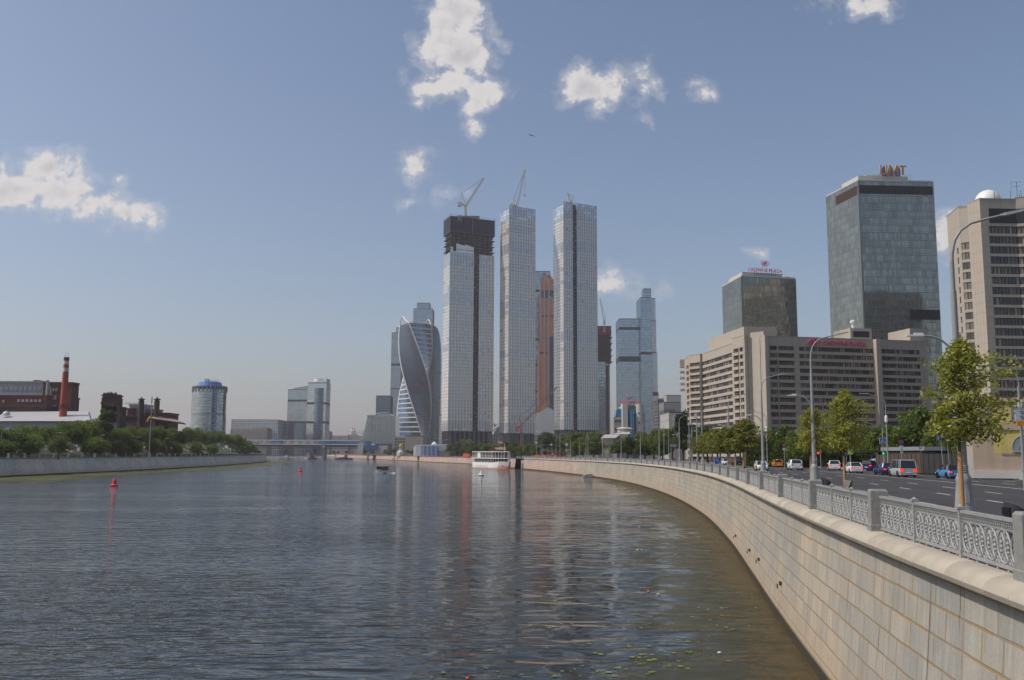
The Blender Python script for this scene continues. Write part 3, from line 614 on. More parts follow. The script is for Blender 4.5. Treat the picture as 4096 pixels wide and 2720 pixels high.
# opposite bank railing
t0 = thing('stone_post', 'one of the small pale posts of the railing on the opposite bank', 'post'); b_ = MB(); b_.box(-.3,-.3,-.05,.3,.3,1.35); b_.box(-.36,-.36,1.2,.36,.36,1.32); b_.build('shaft', 'beige_light', t0)
t1 = thing('railing_section', 'one of the dark thin railing sections on the opposite bank', 'railing'); b_ = MB()
b_.box(-4.7,-.04,.95,4.7,.04,1.05); b_.box(-4.7,-.04,.1,4.7,.04,.16)
for i in range(40): b_.box(-4.6+i*.236,-.02,.16,-4.57+i*.236,.02,.95)
b_.build('panel', 'fence_dark', t1); f1 = True; a = 60.
while a < SL1+40:
    p = LB.at(a, 2.75); q = LB.at(a+10, 2.75); c_ = (p+q)/2; p.z = c_.z = 5.55
    put(t0, f1, p, LB.ang(a), group='posts of the opposite railing'); put(t1, f1, c_, math.atan2(q.y-p.y, q.x-p.x), group='railing sections of the opposite bank'); f1 = False; a += 10
# far quay railing behind the ship
a = SN0; f1 = True
t1 = thing('railing_section', 'one of the dark railing sections on the far quay behind the ship', 'railing'); b_ = MB(); b_.box(-5,-.05,.9,5,.05,1.0)
for i in range(26): b_.box(-5+i*.4,-.03,0,-4.93+i*.4,.03,.9)
b_.build('panel', 'fence_dark', t1)
while a < SN0+190: p = RB.at(a+5, .9); p.z = 5.2; put(t1, f1, p, RB.ang(a+5), group='railing sections of the far quay'); f1 = False; a += 10
# ================================================================= STREET LAMPS
def lamp_proto(low=True):
    t_ = thing('street_lamp', '', 'street lamp'); b_ = MB()
    b_.lathe([(.36,0),(.36,.10),(.31,.16),(.31,.30),(.335,.34),(.33,.42),(.315,.5),(.265,1.05),(.225,1.42),(.245,1.5),(.215,1.58),(.18,1.66),(.155,1.72)], n=20)
    for z in (1.72, 1.78, 1.84, 1.90): b_.lathe([(.15,z),(.17,z+.02),(.17,z+.035),(.15,z+.055)], n=20)
    b_.box(-.06,-.31,.75,.06,-.25,1.15)
    b_.build('base', 'pole_paint', t_, smooth='angle')
    b_ = MB(); b_.tube([(0,0,1.9),(0,0,4.6),(0,0,4.61),(0,0,7.7),(0,0,7.71),(0,0,8.7)], [.145,.125,.11,.095,.075,.07], 14)
    b_.build('pole', 'pole_paint', t_, smooth='angle')
    b_ = MB(); b_.tube([(0,0,8.6),(.02,0,8.95),(.12,0,9.4),(.34,0,9.75),(.68,0,9.98),(1.2,0,10.12),(1.75,0,10.24)], [.06,.055,.05,.045,.042,.04,.036], 10); b_.build('arm', 'pole_paint', t_, smooth='angle')
    b_ = MB(); b_.add([(1.6,-.05,10.2),(1.75,-.11,10.19),(2.3,-.10,10.31),(2.5,-.03,10.38),(2.5,.03,10.38),(2.3,.10,10.31),(1.75,.11,10.19),(1.6,.05,10.2),
                       (1.6,-.04,10.26),(1.75,-.08,10.30),(2.3,-.07,10.40),(2.5,-.02,10.42),(2.5,.02,10.42),(2.3,.07,10.40),(1.75,.08,10.30),(1.6,.04,10.26)],
                      [tuple(range(8))[::-1], tuple(range(8,16))]+[(i,(i+1)%8,8+(i+1)%8,8+i) for i in range(8)]); b_.build('lamp_head', 'grey_paint', t_)
    if low:
        b_ = MB(); b_.tube([(-.02,0,5.25),(-.10,0,5.6),(-.25,0,5.87),(-.5,0,6.1),(-.8,0,6.2),(-1.05,0,6.22)], [.045,.042,.04,.038,.035,.032], 8); b_.build('arm', 'pole_paint', t_, smooth='angle')
        b_ = MB(); b_.box(-1.55,-.09,6.19,-1.0,.09,6.25); b_.box(-1.3,-.05,6.25,-1.02,.05,6.31); b_.build('lamp_head', 'sign_white', t_)
    return t_
lp_ = lamp_proto(); LS = []
a = float(np.interp(31, RB.p[:, 1], RB.s)); k = 0
while a < S_END-10:
    p = RB.at(a, 4.55); p.z = 5.15
    LB_ = ['nearest tall grey street lamp with fluted base, right behind the timber-staked tree', 'second tall curved-arm street lamp, beside the staked tree past the bench', 'third tall curved-arm street lamp, its base in front of the oncoming white taxi']
    put(lp_, k == 0, p, RB.ang(a)-math.pi/2, LB_[k] if k < 3 else '%s tall curved-arm street lamp counted from the near one along the promenade' % ORD[k], group='tall street lamps along the promenade'); a += 31.5; k += 1
# lamps beyond the road: arm towards us, white capsule on the pole
t_ = thing('street_lamp', '', 'street lamp'); b_ = MB(); b_.tube([(0,0,0),(0,0,1.2),(0,0,1.21),(0,0,8),(0,0,9.6)], [.14,.14,.11,.08,.06], 10); b_.build('pole', 'pole_paint', t_, smooth='angle')
b_ = MB(); b_.tube([(0,0,9.4),(-.1,0,10.1),(-.4,0,10.55),(-1.,0,10.85),(-2.4,0,11.15)], [.06,.055,.05,.045,.04], 8); b_.build('arm', 'pole_paint', t_, smooth='angle')
b_ = MB(); b_.box(-3.6,-.13,11.2,-2.3,.13,11.34); b_.build('lamp_head', 'galv', t_)
b_ = MB(); b_.lathe([(.1,7.0),(.22,7.15),(.22,7.95),(.1,8.1)], n=10); b_.build('transmitter_box', 'white', t_)
for i, (px, D, l_) in enumerate(((3551,135,'far-side street lamp with white capsule box, behind the silver minivan'),(3069,190,'far-side street lamp with white capsule box, left of the orange car'),(2840,262,'far-side street lamp behind the yellowish trees left of the blue stand'),
                                 (2720,330,'far-side street lamp with white capsule in front of the tall poplar'),(2625,400,'far-side lamp post with white capsule left of the poplar'),(2518,450,'far-side lamp post with white capsule before the dense green trees'),(4093,92,'far-side street lamp beside the white direction sign at the photo edge'))):
    put(t_, i == 0, (XD(px, D), D, 5.15), RB.ang(float(np.interp(D, RB.p[:700, 1], RB.s[:700])))-math.pi/2, l_, group='street lamps beyond the road')
# left bank: globe lamps and arm lamps
t_ = thing('globe_lamp', '', 'lamp post'); b_ = MB(); b_.lathe([(.14,0),(.12,.5),(.06,.6),(.05,2.9)], n=8); b_.build('pole', 'pole_paint', t_)
b_ = MB(); b_.ball((0,0,3.15), .33, 10); b_.build('globe', 'white', t_)
for i, px in enumerate((157,312,411,496,587,644,695,757,794,835,870,903,932)):
    D = float(np.interp(px, [0,233,466,699,932], [275,312,358,436,580])); x = XD(px, D, 1800)
    put(t_, i == 0, (x-3, D+5, 5.5), 0, '%s white globe lamp from the left end of the opposite promenade' % ORD[i], sc=1.25 if i else 1.35, group='globe lamps on the opposite bank')
t_ = thing('street_lamp', '', 'street lamp'); b_ = MB(); b_.tube([(0,0,0),(0,0,9)], [.13,.07], 8); b_.build('pole', 'pole_paint', t_)
b_ = MB(); b_.tube([(0,0,8.9),(.3,0,9.7),(1.2,0,10.1)], .06, 6); b_.build('arm', 'pole_paint', t_); b_ = MB(); b_.box(1.1,-.16,10.04,2.1,.16,10.22); b_.build('lamp_head', 'white', t_)
for i, (px, py) in enumerate(((27,1714),(238,1731),(411,1740),(557,1748),(668,1753),(753,1757),(838,1763),(899,1767))):
    D = float(np.interp(px, [0,233,466,699,932], [283,318,364,442,588])); z = ZD(px, py, D)
    put(t_, i == 0, (XD(px, D, py)-1.4, D, z-10.1), 0, '%s curved street lamp among the trees of the opposite bank, from the left' % ORD[i], group='street lamps on the opposite bank')
# ================================================================= TREES
def leaves(rng, pts, size, mt, name, parent, up=.3, asp=1.6):
    n = len(pts); pts = np.asarray(pts)
    a = rng.normal(size=(n, 3)); a[:, 2] *= .8; a /= np.linalg.norm(a, axis=1)[:, None]
    h = rng.normal(size=(n, 3)); h[:, 2] += up*3; b = np.cross(a, h); b /= np.linalg.norm(b, axis=1)[:, None]
    s = size*rng.uniform(.6, 1.3, n)[:, None]
    V_ = np.empty((n, 4, 3)); V_[:, 0] = pts-a*s*asp/2; V_[:, 1] = pts+b*s/2*.8; V_[:, 2] = pts+a*s*asp/2; V_[:, 3] = pts-b*s/2*.8
    me = bpy.data.meshes.new(name); me.vertices.add(n*4); me.vertices.foreach_set('co', V_.reshape(-1)); me.loops.add(n*4); me.loops.foreach_set('vertex_index', np.arange(n*4, dtype=np.int32))
    me.polygons.add(n); me.polygons.foreach_set('loop_start', np.arange(0, n*4, 4, dtype=np.int32)); me.materials.append(M[mt]); me.update(); me.validate()
    o = bpy.data.objects.new(name, me); col.objects.link(o); o.parent = parent; return o
def tree_proto(seed, mt, Ht=10., rx=3.6, cz=.58, rz=.44, lobes=22, n=3200, ls=.34, lr=.36, trunk=.28, low=.22, kind='deciduous_tree'):
    rng = np.random.default_rng(seed); t_ = thing(kind, '', 'tree'); pts = []; cs = []
    for k in range(lobes):
        d = rng.normal(size=3); d /= np.linalg.norm(d); r_ = rng.uniform(.25, .80)
        prof = 1.; z = d[2]*r_; prof = 1.-.25*max(0, z); cs.append((d[0]*r_*rx*prof, d[1]*r_*rx*prof, Ht*cz+z*Ht*rz))
    for (x, y, z) in cs:
        m_ = int(n/lobes*rng.uniform(.6, 1.4)); d = rng.normal(size=(m_, 3)); d /= np.linalg.norm(d, axis=1)[:, None]
        rr = rx*lr*rng.uniform(.7, 1.25)*rng.uniform(.35, 1.08, m_)**.6
        q = d*rr[:, None]*np.array([1, 1, .85]); q += (x, y, z); pts.append(q)
    pts = np.concatenate(pts); pts = pts[pts[:, 2] > Ht*low*.8]
    leaves(rng, pts, ls, mt, 'crown', t_)
    b_ = MB(); b_.tube([(0,0,-.5),(.05,0,Ht*.25),(-.05,.1,Ht*.55),(.05,0,Ht*.8)], [trunk*Ht/10,trunk*.75*Ht/10,trunk*.45*Ht/10,.04], 7)
    for (x, y, z) in cs[::3]: b_.tube([(0,0,Ht*.28),(x*.4,y*.4,(Ht*.3+z)/2),(x,y,z)], [trunk*.4*Ht/10,trunk*.25*Ht/10,.03], 5)
    b_.build('trunk', 'bark', t_); return t_
TP = [tree_proto(11, 'leaf_dark', n=4200), tree_proto(12, 'leaf_mid', rx=3.9, n=4200), tree_proto(13, 'leaf_dark', rx=3.3, lobes=26, n=4200), tree_proto(14, 'leaf_mid', rx=4.4, cz=.55, n=4600)]
TB = [tree_proto(16, 'leaf_bank', rx=4.6, cz=.47, rz=.50, lobes=40, n=6500, low=0., trunk=.2), tree_proto(17, 'leaf_bank', rx=4.8, cz=.46, rz=.50, lobes=40, n=6500, low=0., trunk=.2)]
TY = tree_proto(15, 'leaf_yellow', rx=3.3, n=2600, ls=.3); used = set()
def tree(pr, x, y, z, h, label, group=None, wide=1., rz=None):
    f = pr.name not in used; used.add(pr.name); s = h/10.
    return put(pr, f, (x, y, z), rnd.uniform(0, 6) if rz is None else rz, label, (s*wide, s*wide, s), group)
# opposite bank: (px of the crown, py of its top, extra depth, width)
lt = [(-15,1688,22,1.1),(40,1690,20,1.1),(95,1688,24,1.1),(150,1690,24,1.0),(205,1682,26,1.1),(255,1672,30,1.1),(305,1668,28,1.1),(350,1655,32,1.1),(395,1660,36,1.1),(440,1690,28,1.),
      (480,1690,26,1.1),(520,1692,34,1.),(560,1698,28,1.),(600,1688,36,1.),(640,1692,30,1.),(680,1700,34,1.),(720,1705,30,1.),(755,1698,38,1.),(795,1700,34,1.),(830,1712,34,1.),(862,1712,38,1.),(890,1716,40,1.),(918,1722,36,1.),(945,1730,38,1.)]
i_ = 0
for j, (px, py, e, wd) in enumerate(lt):
    D = float(np.interp(px, [0,233,466,699,932,1058], [271,308,354,431,575,777])); D += e; z0 = 5.4+ max(0, (e-14)*.26)
    x = XD(px, D, 1750); h = (ZD(px, py, D)-z0)*1.02
    tree(TB[(j*7+j//3) % 2], x, D, z0, h, '%s leafy tree in the back row of the opposite bank, counted from the left edge' % ORD[j], 'trees along the opposite bank', wd)
for j, (px, py, e, wd) in enumerate([(15,1735,10,1.),(120,1722,8,1.05),(372,1722,8,1.),(470,1745,9,.9),(530,1738,10,.9),(625,1742,9,.9),(705,1750,9,.85),(785,1755,10,.85),(850,1760,10,.85),(965,1735,16,1.0),(985,1742,20,.95)]):
    D = float(np.interp(px, [0,233,466,699,932,1058], [271,308,354,431,575,777]))+e+3; x = XD(px, D, 1780)
    tree(TB[(j*5+1) % 2], x, D, 5.4, ZD(px, py, D)-5.4, '%s low bushy tree in the front row of the opposite bank, from the left' % ORD[j], 'front trees along the opposite bank', wd*1.25)
bt = tree_proto(21, 'leaf_mid', Ht=10, rx=5., cz=.5, rz=.42, lobes=30, n=4200); D = 285; used.add(bt.name)
put(bt, True, (XD(237, D, 1780), D, 5.4), .4, 'broad rounded lighter green tree by the opposite promenade', (.86, .86, (ZD(237, 1728, D)-5.4)/10.))
TT = tree_proto(22, 'leaf_dark', Ht=10, rx=2.6, n=3000); D = 365; used.add(TT.name); put(TT, True, (XD(423, D, 1700), D, 12), 0, 'tallest thin-topped tree in front of the dark brick tower', ((ZD(423, 1616, D)-12)/10.,)*3)
for j, (px, py) in enumerate(((1000,1770),(1022,1790),(1043,1788),(1010,1793),(1056,1798))):
    D = 700+15*j; tree(TP[j % 4], XD(px, D, 1800)-4, D, 5.4, ZD(px, py, D)-5.4, '%s low tree at the tip of the opposite bank near the bridge' % ORD[j], 'low trees at the tip of the opposite bank', 1.2)
# right bank (px, top py, depth, proto, width)
rt = [(1880,1790,640,1,1.2),(1905,1778,640,0,1.2),(1945,1772,610,1,1.3),(1985,1765,600,3,1.4),(2025,1762,590,1,1.3),(2062,1768,560,2,1.3),(2085,1775,540,3,1.2),(2112,1772,530,1,1.1),(2140,1775,520,3,1.1),
      (2180,1716,560,0,1.15),(2215,1745,570,2,1.1),(2255,1735,580,1,1.2),(2300,1722,560,1,1.3),(2345,1722,560,3,1.3),(2385,1720,540,1,1.3),(2420,1722,520,0,1.2),
      (2300,1760,430,3,1.1),(2345,1742,400,1,1.1),(2375,1738,395,3,1.1),(2335,1775,420,2,1.),
      (2470,1755,330,0,1.2),(2510,1745,335,2,1.2),(2545,1730,350,1,1.1),(2580,1722,350,3,1.15),(2615,1712,340,1,1.1),(2650,1708,335,3,1.1),(2690,1705,325,1,1.15),(2560,1768,320,0,1.),(2640,1760,310,2,1.),
      (2765,1690,300,1,1.),(2795,1692,290,0,1.),(2830,1700,270,2,1.1),(2870,1700,262,0,1.1),(2910,1712,255,2,1.1),(2960,1720,250,0,1.1),(3010,1735,240,2,1.1),(3055,1742,235,0,1.),
      (3095,1718,215,2,1.1),(3150,1692,190,1,1.05),(3185,1715,180,3,1.),(3240,1735,180,0,1.),(3290,1720,185,2,1.1),(3350,1735,180,0,1.1),(3420,1745,185,2,1.1),(3460,1750,185,1,1.),
      (3520,1695,165,1,1.),(3575,1690,160,3,1.),(3640,1640,160,1,.85),(3700,1612,158,3,.9),(3745,1680,150,1,1.),(3800,1740,135,3,.9),(3850,1760,118,1,1.),(3470,1725,170,2,1.)]
SEG = lambda px: 'behind the restaurant ship' if px < 2120 else ('below the three pale towers' if px < 2440 else ('left of the tall poplar' if px < 2730 else ('below the stone-clad hotel' if px < 3300 else 'behind the parked and passing cars')))
for j, (px, py, D, k_, wd) in enumerate(rt):
    tree(TP[k_], XD(px, D, 1790), D, 5.1, ZD(px, py, D)-5.1, '%s green tree from the left among those %s' % (ORD[sum(1 for q in rt if SEG(q[0]) == SEG(px) and q[0] < px)], SEG(px)), 'trees beyond the road', wd)
for j, (px, py, D) in enumerate(((2178,1795,470),(2245,1788,450),(2262,1800,440),(2225,1790,455),(2290,1800,420),(2205,1793,480))):
    tree(TY, XD(px, D, 1790), D, 5.1, ZD(px, py, D)-5.1, '%s small yellowish tree by the orange barriers' % ORD[j], 'small yellowish trees by the barriers', 1.1)
po = tree_proto(31, 'leaf_poplar', Ht=10, rx=1.35, cz=.52, rz=.47, lobes=34, n=5200, ls=.26, lr=.5, low=.1, kind='poplar_tree'); used.add(po.name); D = 300
put(po, True, (XD(2730, D, 1750), D, 5.1), 0, 'tall dark pointed poplar in front of the hotel end', ((ZD(2730, 1606, D)-5.1)/10.,)*3)
# young staked trees on the promenade
def street_tree(seed, nb=104, nl=60, ls=.10, sp=1.16, mt='leaf_near'):
    rng = np.random.default_rng(seed); t_ = thing('street_tree', '', 'tree'); pts = []
    b_ = MB(); tr = [(0,0,2.3),(.02,0,3.2),(.06,.02,4.2),(.12,.0,5.1),(.22,0,5.75)]; b_.tube(tr, [.055,.05,.042,.028,.012], 8)
    for k in range(nb):
        u = (k+.5)/nb; z = 2.75+3.05*u**1.05; a = k*2.4+rng.uniform(-.5, .5)
        L_ = sp*(1.5*math.sin(math.pi*min(1, (u*.82+.22)))**.9)*rng.uniform(.6, 1.15)
        x0 = float(np.interp(z, [p[2] for p in tr], [p[0] for p in tr])); dx, dy = math.cos(a), math.sin(a)
        up = rng.uniform(.1, .5)*(.4+.6*u); wnd = .30
        q = []
        for i in range(5):
            f = i/4; q.append((x0+dx*L_*f*.85+wnd*L_*f*f, dy*L_*f*.85, z+L_*up*f-.12*L_*f*f*(1 if u < .5 else -.6)))
        b_.tube(q, [.018,.014,.010,.007,.003], 4)
        q = np.array(q)
        for i in range(nl):
            f = rng.uniform(.22, 1.05)*4; j = min(3, int(f)); p = q[j]+(q[j+1]-q[j])*(f-j)
            pts.append(p+rng.normal(size=3)*np.array([.13, .13, .10])*(1.2-.4*f/4))
    leaves(rng, pts, ls, mt, 'crown', t_, .1, 1.35); b_.build('trunk', 'bark', t_)
    b_ = MB(); b_.tube([(0,0,0),(0,0,1.2),(.01,0,2.42)], [.082,.078,.074], 12); b_.build('stake', 'timber', t_, smooth='angle'); return t_
sn = street_tree(5); sm = street_tree(8, 80, 60, .14, 1.1, 'leaf_street')
STL = [(29.0,13.95,1.,'nearest young street tree with a timber-wrapped trunk, crown blown to the right'),(46.,16.4,.86,'second young street tree with timber-wrapped trunk, right beside the slatted bench'),(62.,19.9,.98,'third young street tree with timber-wrapped trunk, beside the second tall lamp')]
for i, (D, x, s, l_) in enumerate(STL):
    put(sn, i == 0, (x, D, 5.12), 0 if i == 0 else .5*i-1.2*(i == 2), l_, (s, s, 1. if i == 0 else .93), group='young staked trees on the promenade')
for i, (px, D) in enumerate(((2974,101),(2942,110),(2912,117),(2882,125),(2849,133),(2815,150),(2790,168))):
    put(sm, i == 0, (XD(px, D, 1840), D, 5.12), i*1.1, '%s of the row of small staked trees beyond the third tall lamp' % ORD[i], (1.5, 1.5, .98) if i not in (0,) else (1.55, 1.55, 1.05), group='row of small staked trees farther along')
# hedge
hg = thing('hedge', 'long dark clipped hedge behind the taxi and white cars', 'hedge', (XD(3200,175),175,5.1)); rng = np.random.default_rng(9)
x0, x1 = XD(2985, 200), XD(3480, 182); n_ = 26000
hx = rng.uniform(0, 1, n_); face = rng.uniform(0, 1, n_); hp = np.stack([x0+(x1-x0)*hx, 200+(182-200)*hx+np.where(face < .6, rng.uniform(0, .5, n_), rng.uniform(0, 3, n_)), np.where(face < .6, rng.uniform(5.1, 10.2, n_), 10.0+rng.uniform(-.2, .55, n_))], 1)
hp -= np.array(hg.location); leaves(rng, hp, .30, 'leaf_dark', 'foliage', hg)
b_ = MB(); b_.hprism([(x0,200.6,5),(x1,182.6,5),(x1,185,5),(x0,203,5)], (0,0,4.9)); b_.build('stems', 'bark', hg)
# ================================================================= BUILDINGS
def curtain(mb, p0, p1, z0, z1, nc, nr, fn=0, fin=(.5, .35, 2), bar=(.3, .12, 3), jit=.012, inset=.0, skip=None):
    """glazed wall from p0 to p1 (outward normal on the right of travel): independent panes, fins, floor bars"""
    p0, p1 = Vector((p0[0], p0[1], 0)), Vector((p1[0], p1[1], 0)); L = (p1-p0).length; u = (p1-p0)/L; n = Vector((u.y, -u.x, 0))
    for r in range(nr):
        za, zb = z0+(z1-z0)*r/nr, z0+(z1-z0)*(r+1)/nr
        for c in range(nc):
            if skip and skip(c, r): continue
            a, b = p0+u*L*c/nc, p0+u*L*(c+1)/nc; j = [n*rnd.uniform(-jit, jit) for _ in range(4)]
            mb.add([Vector((a.x,a.y,za))+j[0], Vector((b.x,b.y,za))+j[1], Vector((b.x,b.y,zb))+j[2], Vector((a.x,a.y,zb))+j[3]], [(0,1,2,3)], fn(c, r) if callable(fn) else fn)
    if fin:
        w_, d_, mi = fin
        for c in range(nc+1):
            if skip and skip(min(c, nc-1), 0) and skip(max(c-1, 0), 0): continue
            a = p0+u*L*c/nc; q = [a-u*w_/2, a+u*w_/2, a+u*w_/2+n*d_, a-u*w_/2+n*d_]
            mb.prism([(v.x, v.y) for v in (q[3], q[2], q[1], q[0])], z0, z1, mi)
    if bar:
        h_, d_, mi = bar
        for r in range(nr+1):
            z = z0+(z1-z0)*r/nr
            mb.prism([(v.x, v.y) for v in (p0+n*d_, p1+n*d_, p1-n*.05, p0-n*.05)], z-h_/2, z+h_/2, mi)
def foot(pts): L_, C_, R_ = pts[:3]; B_ = L_+R_-C_; return [Vector((p.x, p.y, 0)) for p in (L_, C_, R_, B_)]
def core(fp, z0, z1, m, parent, name='core', ins=.15):
    c = sum(fp, Vector())/len(fp); b_ = MB(); b_.prism([((p+(c-p)*ins/ (c-p).length).x, (p+(c-p)*ins/(c-p).length).y) for p in fp], z0, z1); return b_.build(name, m, parent)
def crane(name_, lab, base, mast, jib, tail, mt='crane_white', up=None, w_=1.3, hook=None):
    """luffing crane: mast top, jib tip, counter-jib end as world points"""
    t_ = thing('tower_crane', lab, 'crane', tuple(base)); base, mast, jib, tail = map(Vector, (base, mast, jib, tail))
    def lattice(mb, p, q, w0, n):
        d = (q-p); u = d.normalized(); a = u.cross(Vector((0, 1, 0))); a = a.normalized() if a.length > .1 else Vector((1, 0, 0)); b = u.cross(a)
        cs = [a*w0/2+b*w0/2, a*w0/2-b*w0/2, -a*w0/2-b*w0/2, -a*w0/2+b*w0/2]
        for c in cs: mb.beam(p+c, q+c*.6, w0*.24)
        for i in range(n):
            f, g = i/n, (i+1)/n
            for k in range(4): mb.beam(p+d*f+cs[k]*(1-.4*f), p+d*g+cs[(k+1) % 4]*(1-.4*g), w0*.13)
    b_ = MB(); lattice(b_, base, mast, w_*1.35, 10); b_.build('mast', mt, t_)
    b_ = MB(); lattice(b_, mast, jib, w_, 22); b_.build('jib', mt, t_)
    b_ = MB(); b_.beam(mast, tail, w_*.9); ax = tail+Vector((w_*.8, 0, (up or 9))); b_.beam(mast, ax, w_*.45); b_.beam(tail, ax, w_*.35); b_.beam(ax, ax+(ax-mast)*.25, w_*.2)
    b_.build('counter_jib', mt, t_); b_ = MB(); b_.box(*(tail-Vector((w_*1.6, w_, w_*2))), *(tail+Vector((w_*.6, w_, w_*.6)))); b_.build('counterweight', mt, t_)
    b_ = MB(); b_.beam(ax, jib, w_*.14)
    if hook: b_.beam(jib, jib-Vector((0, 0, hook)), w_*.12); b_.box(*(jib-Vector((.5,.5,hook+2))), *(jib-Vector((-.5,-.5,hook))))
    b_.build('cable', 'dark', t_); return t_
# ---- three pale towers on the river
DC = 1030.
def cap_tower(lab, pts, ybot, ntop, bands, fcol, scol, dark=None, notop=0):
    fp = foot(corners(DC, pts)[:3] if not isinstance(pts[0], Vector) else pts); zt = corners(DC, pts)[0].z; zb = ZD(pts[0][0], ybot, DC)
    fp = [Vector((p.x, p.y, 0)) for p in (foot([corners(DC, pts)[1], corners(DC, pts)[0], corners(DC, pts)[2]]))]
    t_ = thing('skyscraper', lab, 'skyscraper', (fp[1].x, fp[1].y, 5)); zt -= notop; nr = round((zt-zb)/3.72)
    rr = random.Random(lab)
    def fn(c, r, side=0):
        f = (r+.5)/nr
        if r > nr-5 and not notop: return 4 if rr.random() < .75 else 1
        for (a, b) in bands:
            if a < f < b: return 1 if rr.random() < .93 else 0
        return 1 if rr.random() < .045 else 0
    mts = ['glass_cap', 'glass_cap_blue', 'cap_fin', 'cap_line', 'glass_cap_clear']
    sk = (lambda c, r: dark[0] <= c < dark[1]) if dark else None
    b_ = MB(); curtain(b_, fp[1], fp[2], zb, zt, fcol, nr, fn, (.7, .18, 2), (.4, .10, 3), skip=sk); b_.build('front_facade', mts, t_)
    b_ = MB(); curtain(b_, fp[0], fp[1], zb, zt+(0 if notop else -3), scol, nr, fn, (.6, .16, 2), (.5, .10, 3)); b_.build('side_facade', mts, t_)
    b_ = MB(); curtain(b_, fp[2], fp[3], zb, zt-2, scol*2, nr//2, 0, None, None); curtain(b_, fp[3], fp[0], zb, zt-2, scol*2, nr//2, 0, None, None); b_.build('rear_facade', mts, t_)
    b_ = MB()     # fine light fins midway in each bay
    u = (fp[2]-fp[1]); n = Vector((u.y, -u.x, 0)).normalized(); uu = u.normalized()
    for c in range(fcol*2):
        if c % 2 == 0 or (sk and sk(c//2, 0)): continue
        a = fp[1]+u*c/(fcol*2); b_.prism([((a+d).x, (a+d).y) for d in (-uu*.14+n*.12, uu*.14+n*.12, uu*.14, -uu*.14)], zb, zt)
    b_.build('fins', 'cap_line', t_)
    if dark:
        L_ = u.length; a = fp[1]+u*dark[0]/fcol; b = fp[1]+u*dark[1]/fcol; b_ = MB()
        b_.prism([(v.x, v.y) for v in (a-n*2.2, b-n*2.2, b-n*2.6, a-n*2.6)], zb, zt-1, 0)
        for r in range(nr): z = zb+(zt-zb)*r/nr; b_.prism([(v.x, v.y) for v in (a-n*.5, b-n*.5, b-n*2.2, a-n*2.2)], z, z+.35, 1)
        for f in (.0, .5, 1.): q = a+(b-a)*f; b_.prism([((q+d).x, (q+d).y) for d in (-uu*.3-n*.1, uu*.3-n*.1, uu*.3-n*.6, -uu*.3-n*.6)], zb, zt-1, 1)
        for k in range(60): q = a+(b-a)*rr.random(); z = zb+(zt-zb)*rr.random(); b_.box(q.x-.4, q.y-n.y*-.6+1, z, q.x+.4, q.y+1.4, z+.9, 2)
        b_.build('hoist_shaft', ['dark', 'concrete_dark', 'sign_white'], t_)
    # open columned base
    b_ = MB(); c0 = sum(fp, Vector())/4
    for i in range(4):
        a, b = fp[i], fp[(i+1) % 4]; m_ = 9 if i % 2 else 5
        for k in range(m_): q = a+(b-a)*(k+.3)/m_; q = q+(c0-q)*.04; b_.box(q.x-.9, q.y-.9, 5, q.x+.9, q.y+.9, zb)
    b_.prism([((p+(c0-p)*.13).x, (p+(c0-p)*.13).y) for p in fp], 5, zb, 1)
    for z in (5+(zb-5)*.33, 5+(zb-5)*.62, zb-.9): b_.prism([((p+(c0-p)*.01).x, (p+(c0-p)*.01).y) for p in fp], z, z+.7)
    b_.build('base_colonnade', ['concrete_dark', 'dark'], t_)
    if not notop: b_ = MB(); b_.prism([((p+(c0-p)*.2).x, (p+(c0-p)*.2).y) for p in fp], zt-9, zt-5.5); b_.build('roof', 'concrete_dark', t_)
    return t_, fp, zb, zt
A_, fpA, zbA, ztA = cap_tower('left of the three pale towers, unfinished, with dark netting around its bare top floors', [(1803,856),(1778,877),(1977,876)], 1723, [], [(.0,.05),(.44,.475),(.70,.775),(.93,1.)], 15, 3, dark=(8, 10), notop=44)
# its bare floors, net and roof works
b_ = MB(); zz = ztA; cA = sum(fpA, Vector())/4; nf = 7; zc = ZD(1803, 925, DC)
for k in range(nf+1):
    z = zz+(zc-zz)*k/nf; e = -.03 if k % 2 else .02; b_.prism([((p+(cA-p)*e).x, (p+(cA-p)*e).y) for p in fpA], z, z+.5)
for i in range(4):
    a, b = fpA[i], fpA[(i+1) % 4]; m_ = 8 if i % 2 else 4
    for k in range(m_): q = a+(b-a)*(k+.5)/m_; q = q+(cA-q)*.06; b_.box(q.x-.5, q.y-.5, zz-2, q.x+.5, q.y+.5, zc)
b_.build('bare_floors', 'concrete_dark', A_)
core([p+(cA-p)*.42 for p in fpA], zz-3, zc+2, 'dark', A_, 'lift_core')
zt_ = ZD(1803, 858, DC); b_ = MB(); b_.prism([((p-(cA-p)*.02).x, (p-(cA-p)*.02).y) for p in fpA], zc-1, zt_-1.5); b_.build('safety_net', 'net_navy', A_)
b_ = MB()
for i in range(4):
    a, b = fpA[i]-(cA-fpA[i])*.03, fpA[(i+1) % 4]-(cA-fpA[(i+1) % 4])*.03
    for k in range(2): q = a+(b-a)*k/2; b_.beam((q.x,q.y,zc-2),(q.x,q.y,zt_+1.2), .35)
    b_.beam((a.x,a.y,zt_),(b.x,b.y,zt_), .3)
for k in range(3): q = fpA[1]+(fpA[2]-fpA[1])*(.17+.035*k); b_.beam((q.x,q.y-1.2,zc+(14-6*(k==2))*.2+10),(q.x,q.y-1.2,zt_+.5), .7)
b_.build('net_posts', 'galv', A_)
b_ = MB(); c2 = cA+Vector((-2,-2,0)); b_.box(c2.x-12, c2.y-8, zt_-3, c2.x+14, c2.y+8, zt_+2.); b_.box(c2.x-2, c2.y-3, zt_, c2.x-1, c2.y-2, zt_+13)
b_.build('roof_formwork', 'roof_rust', A_)
b_ = MB()                                 # ragged uppermost glazing
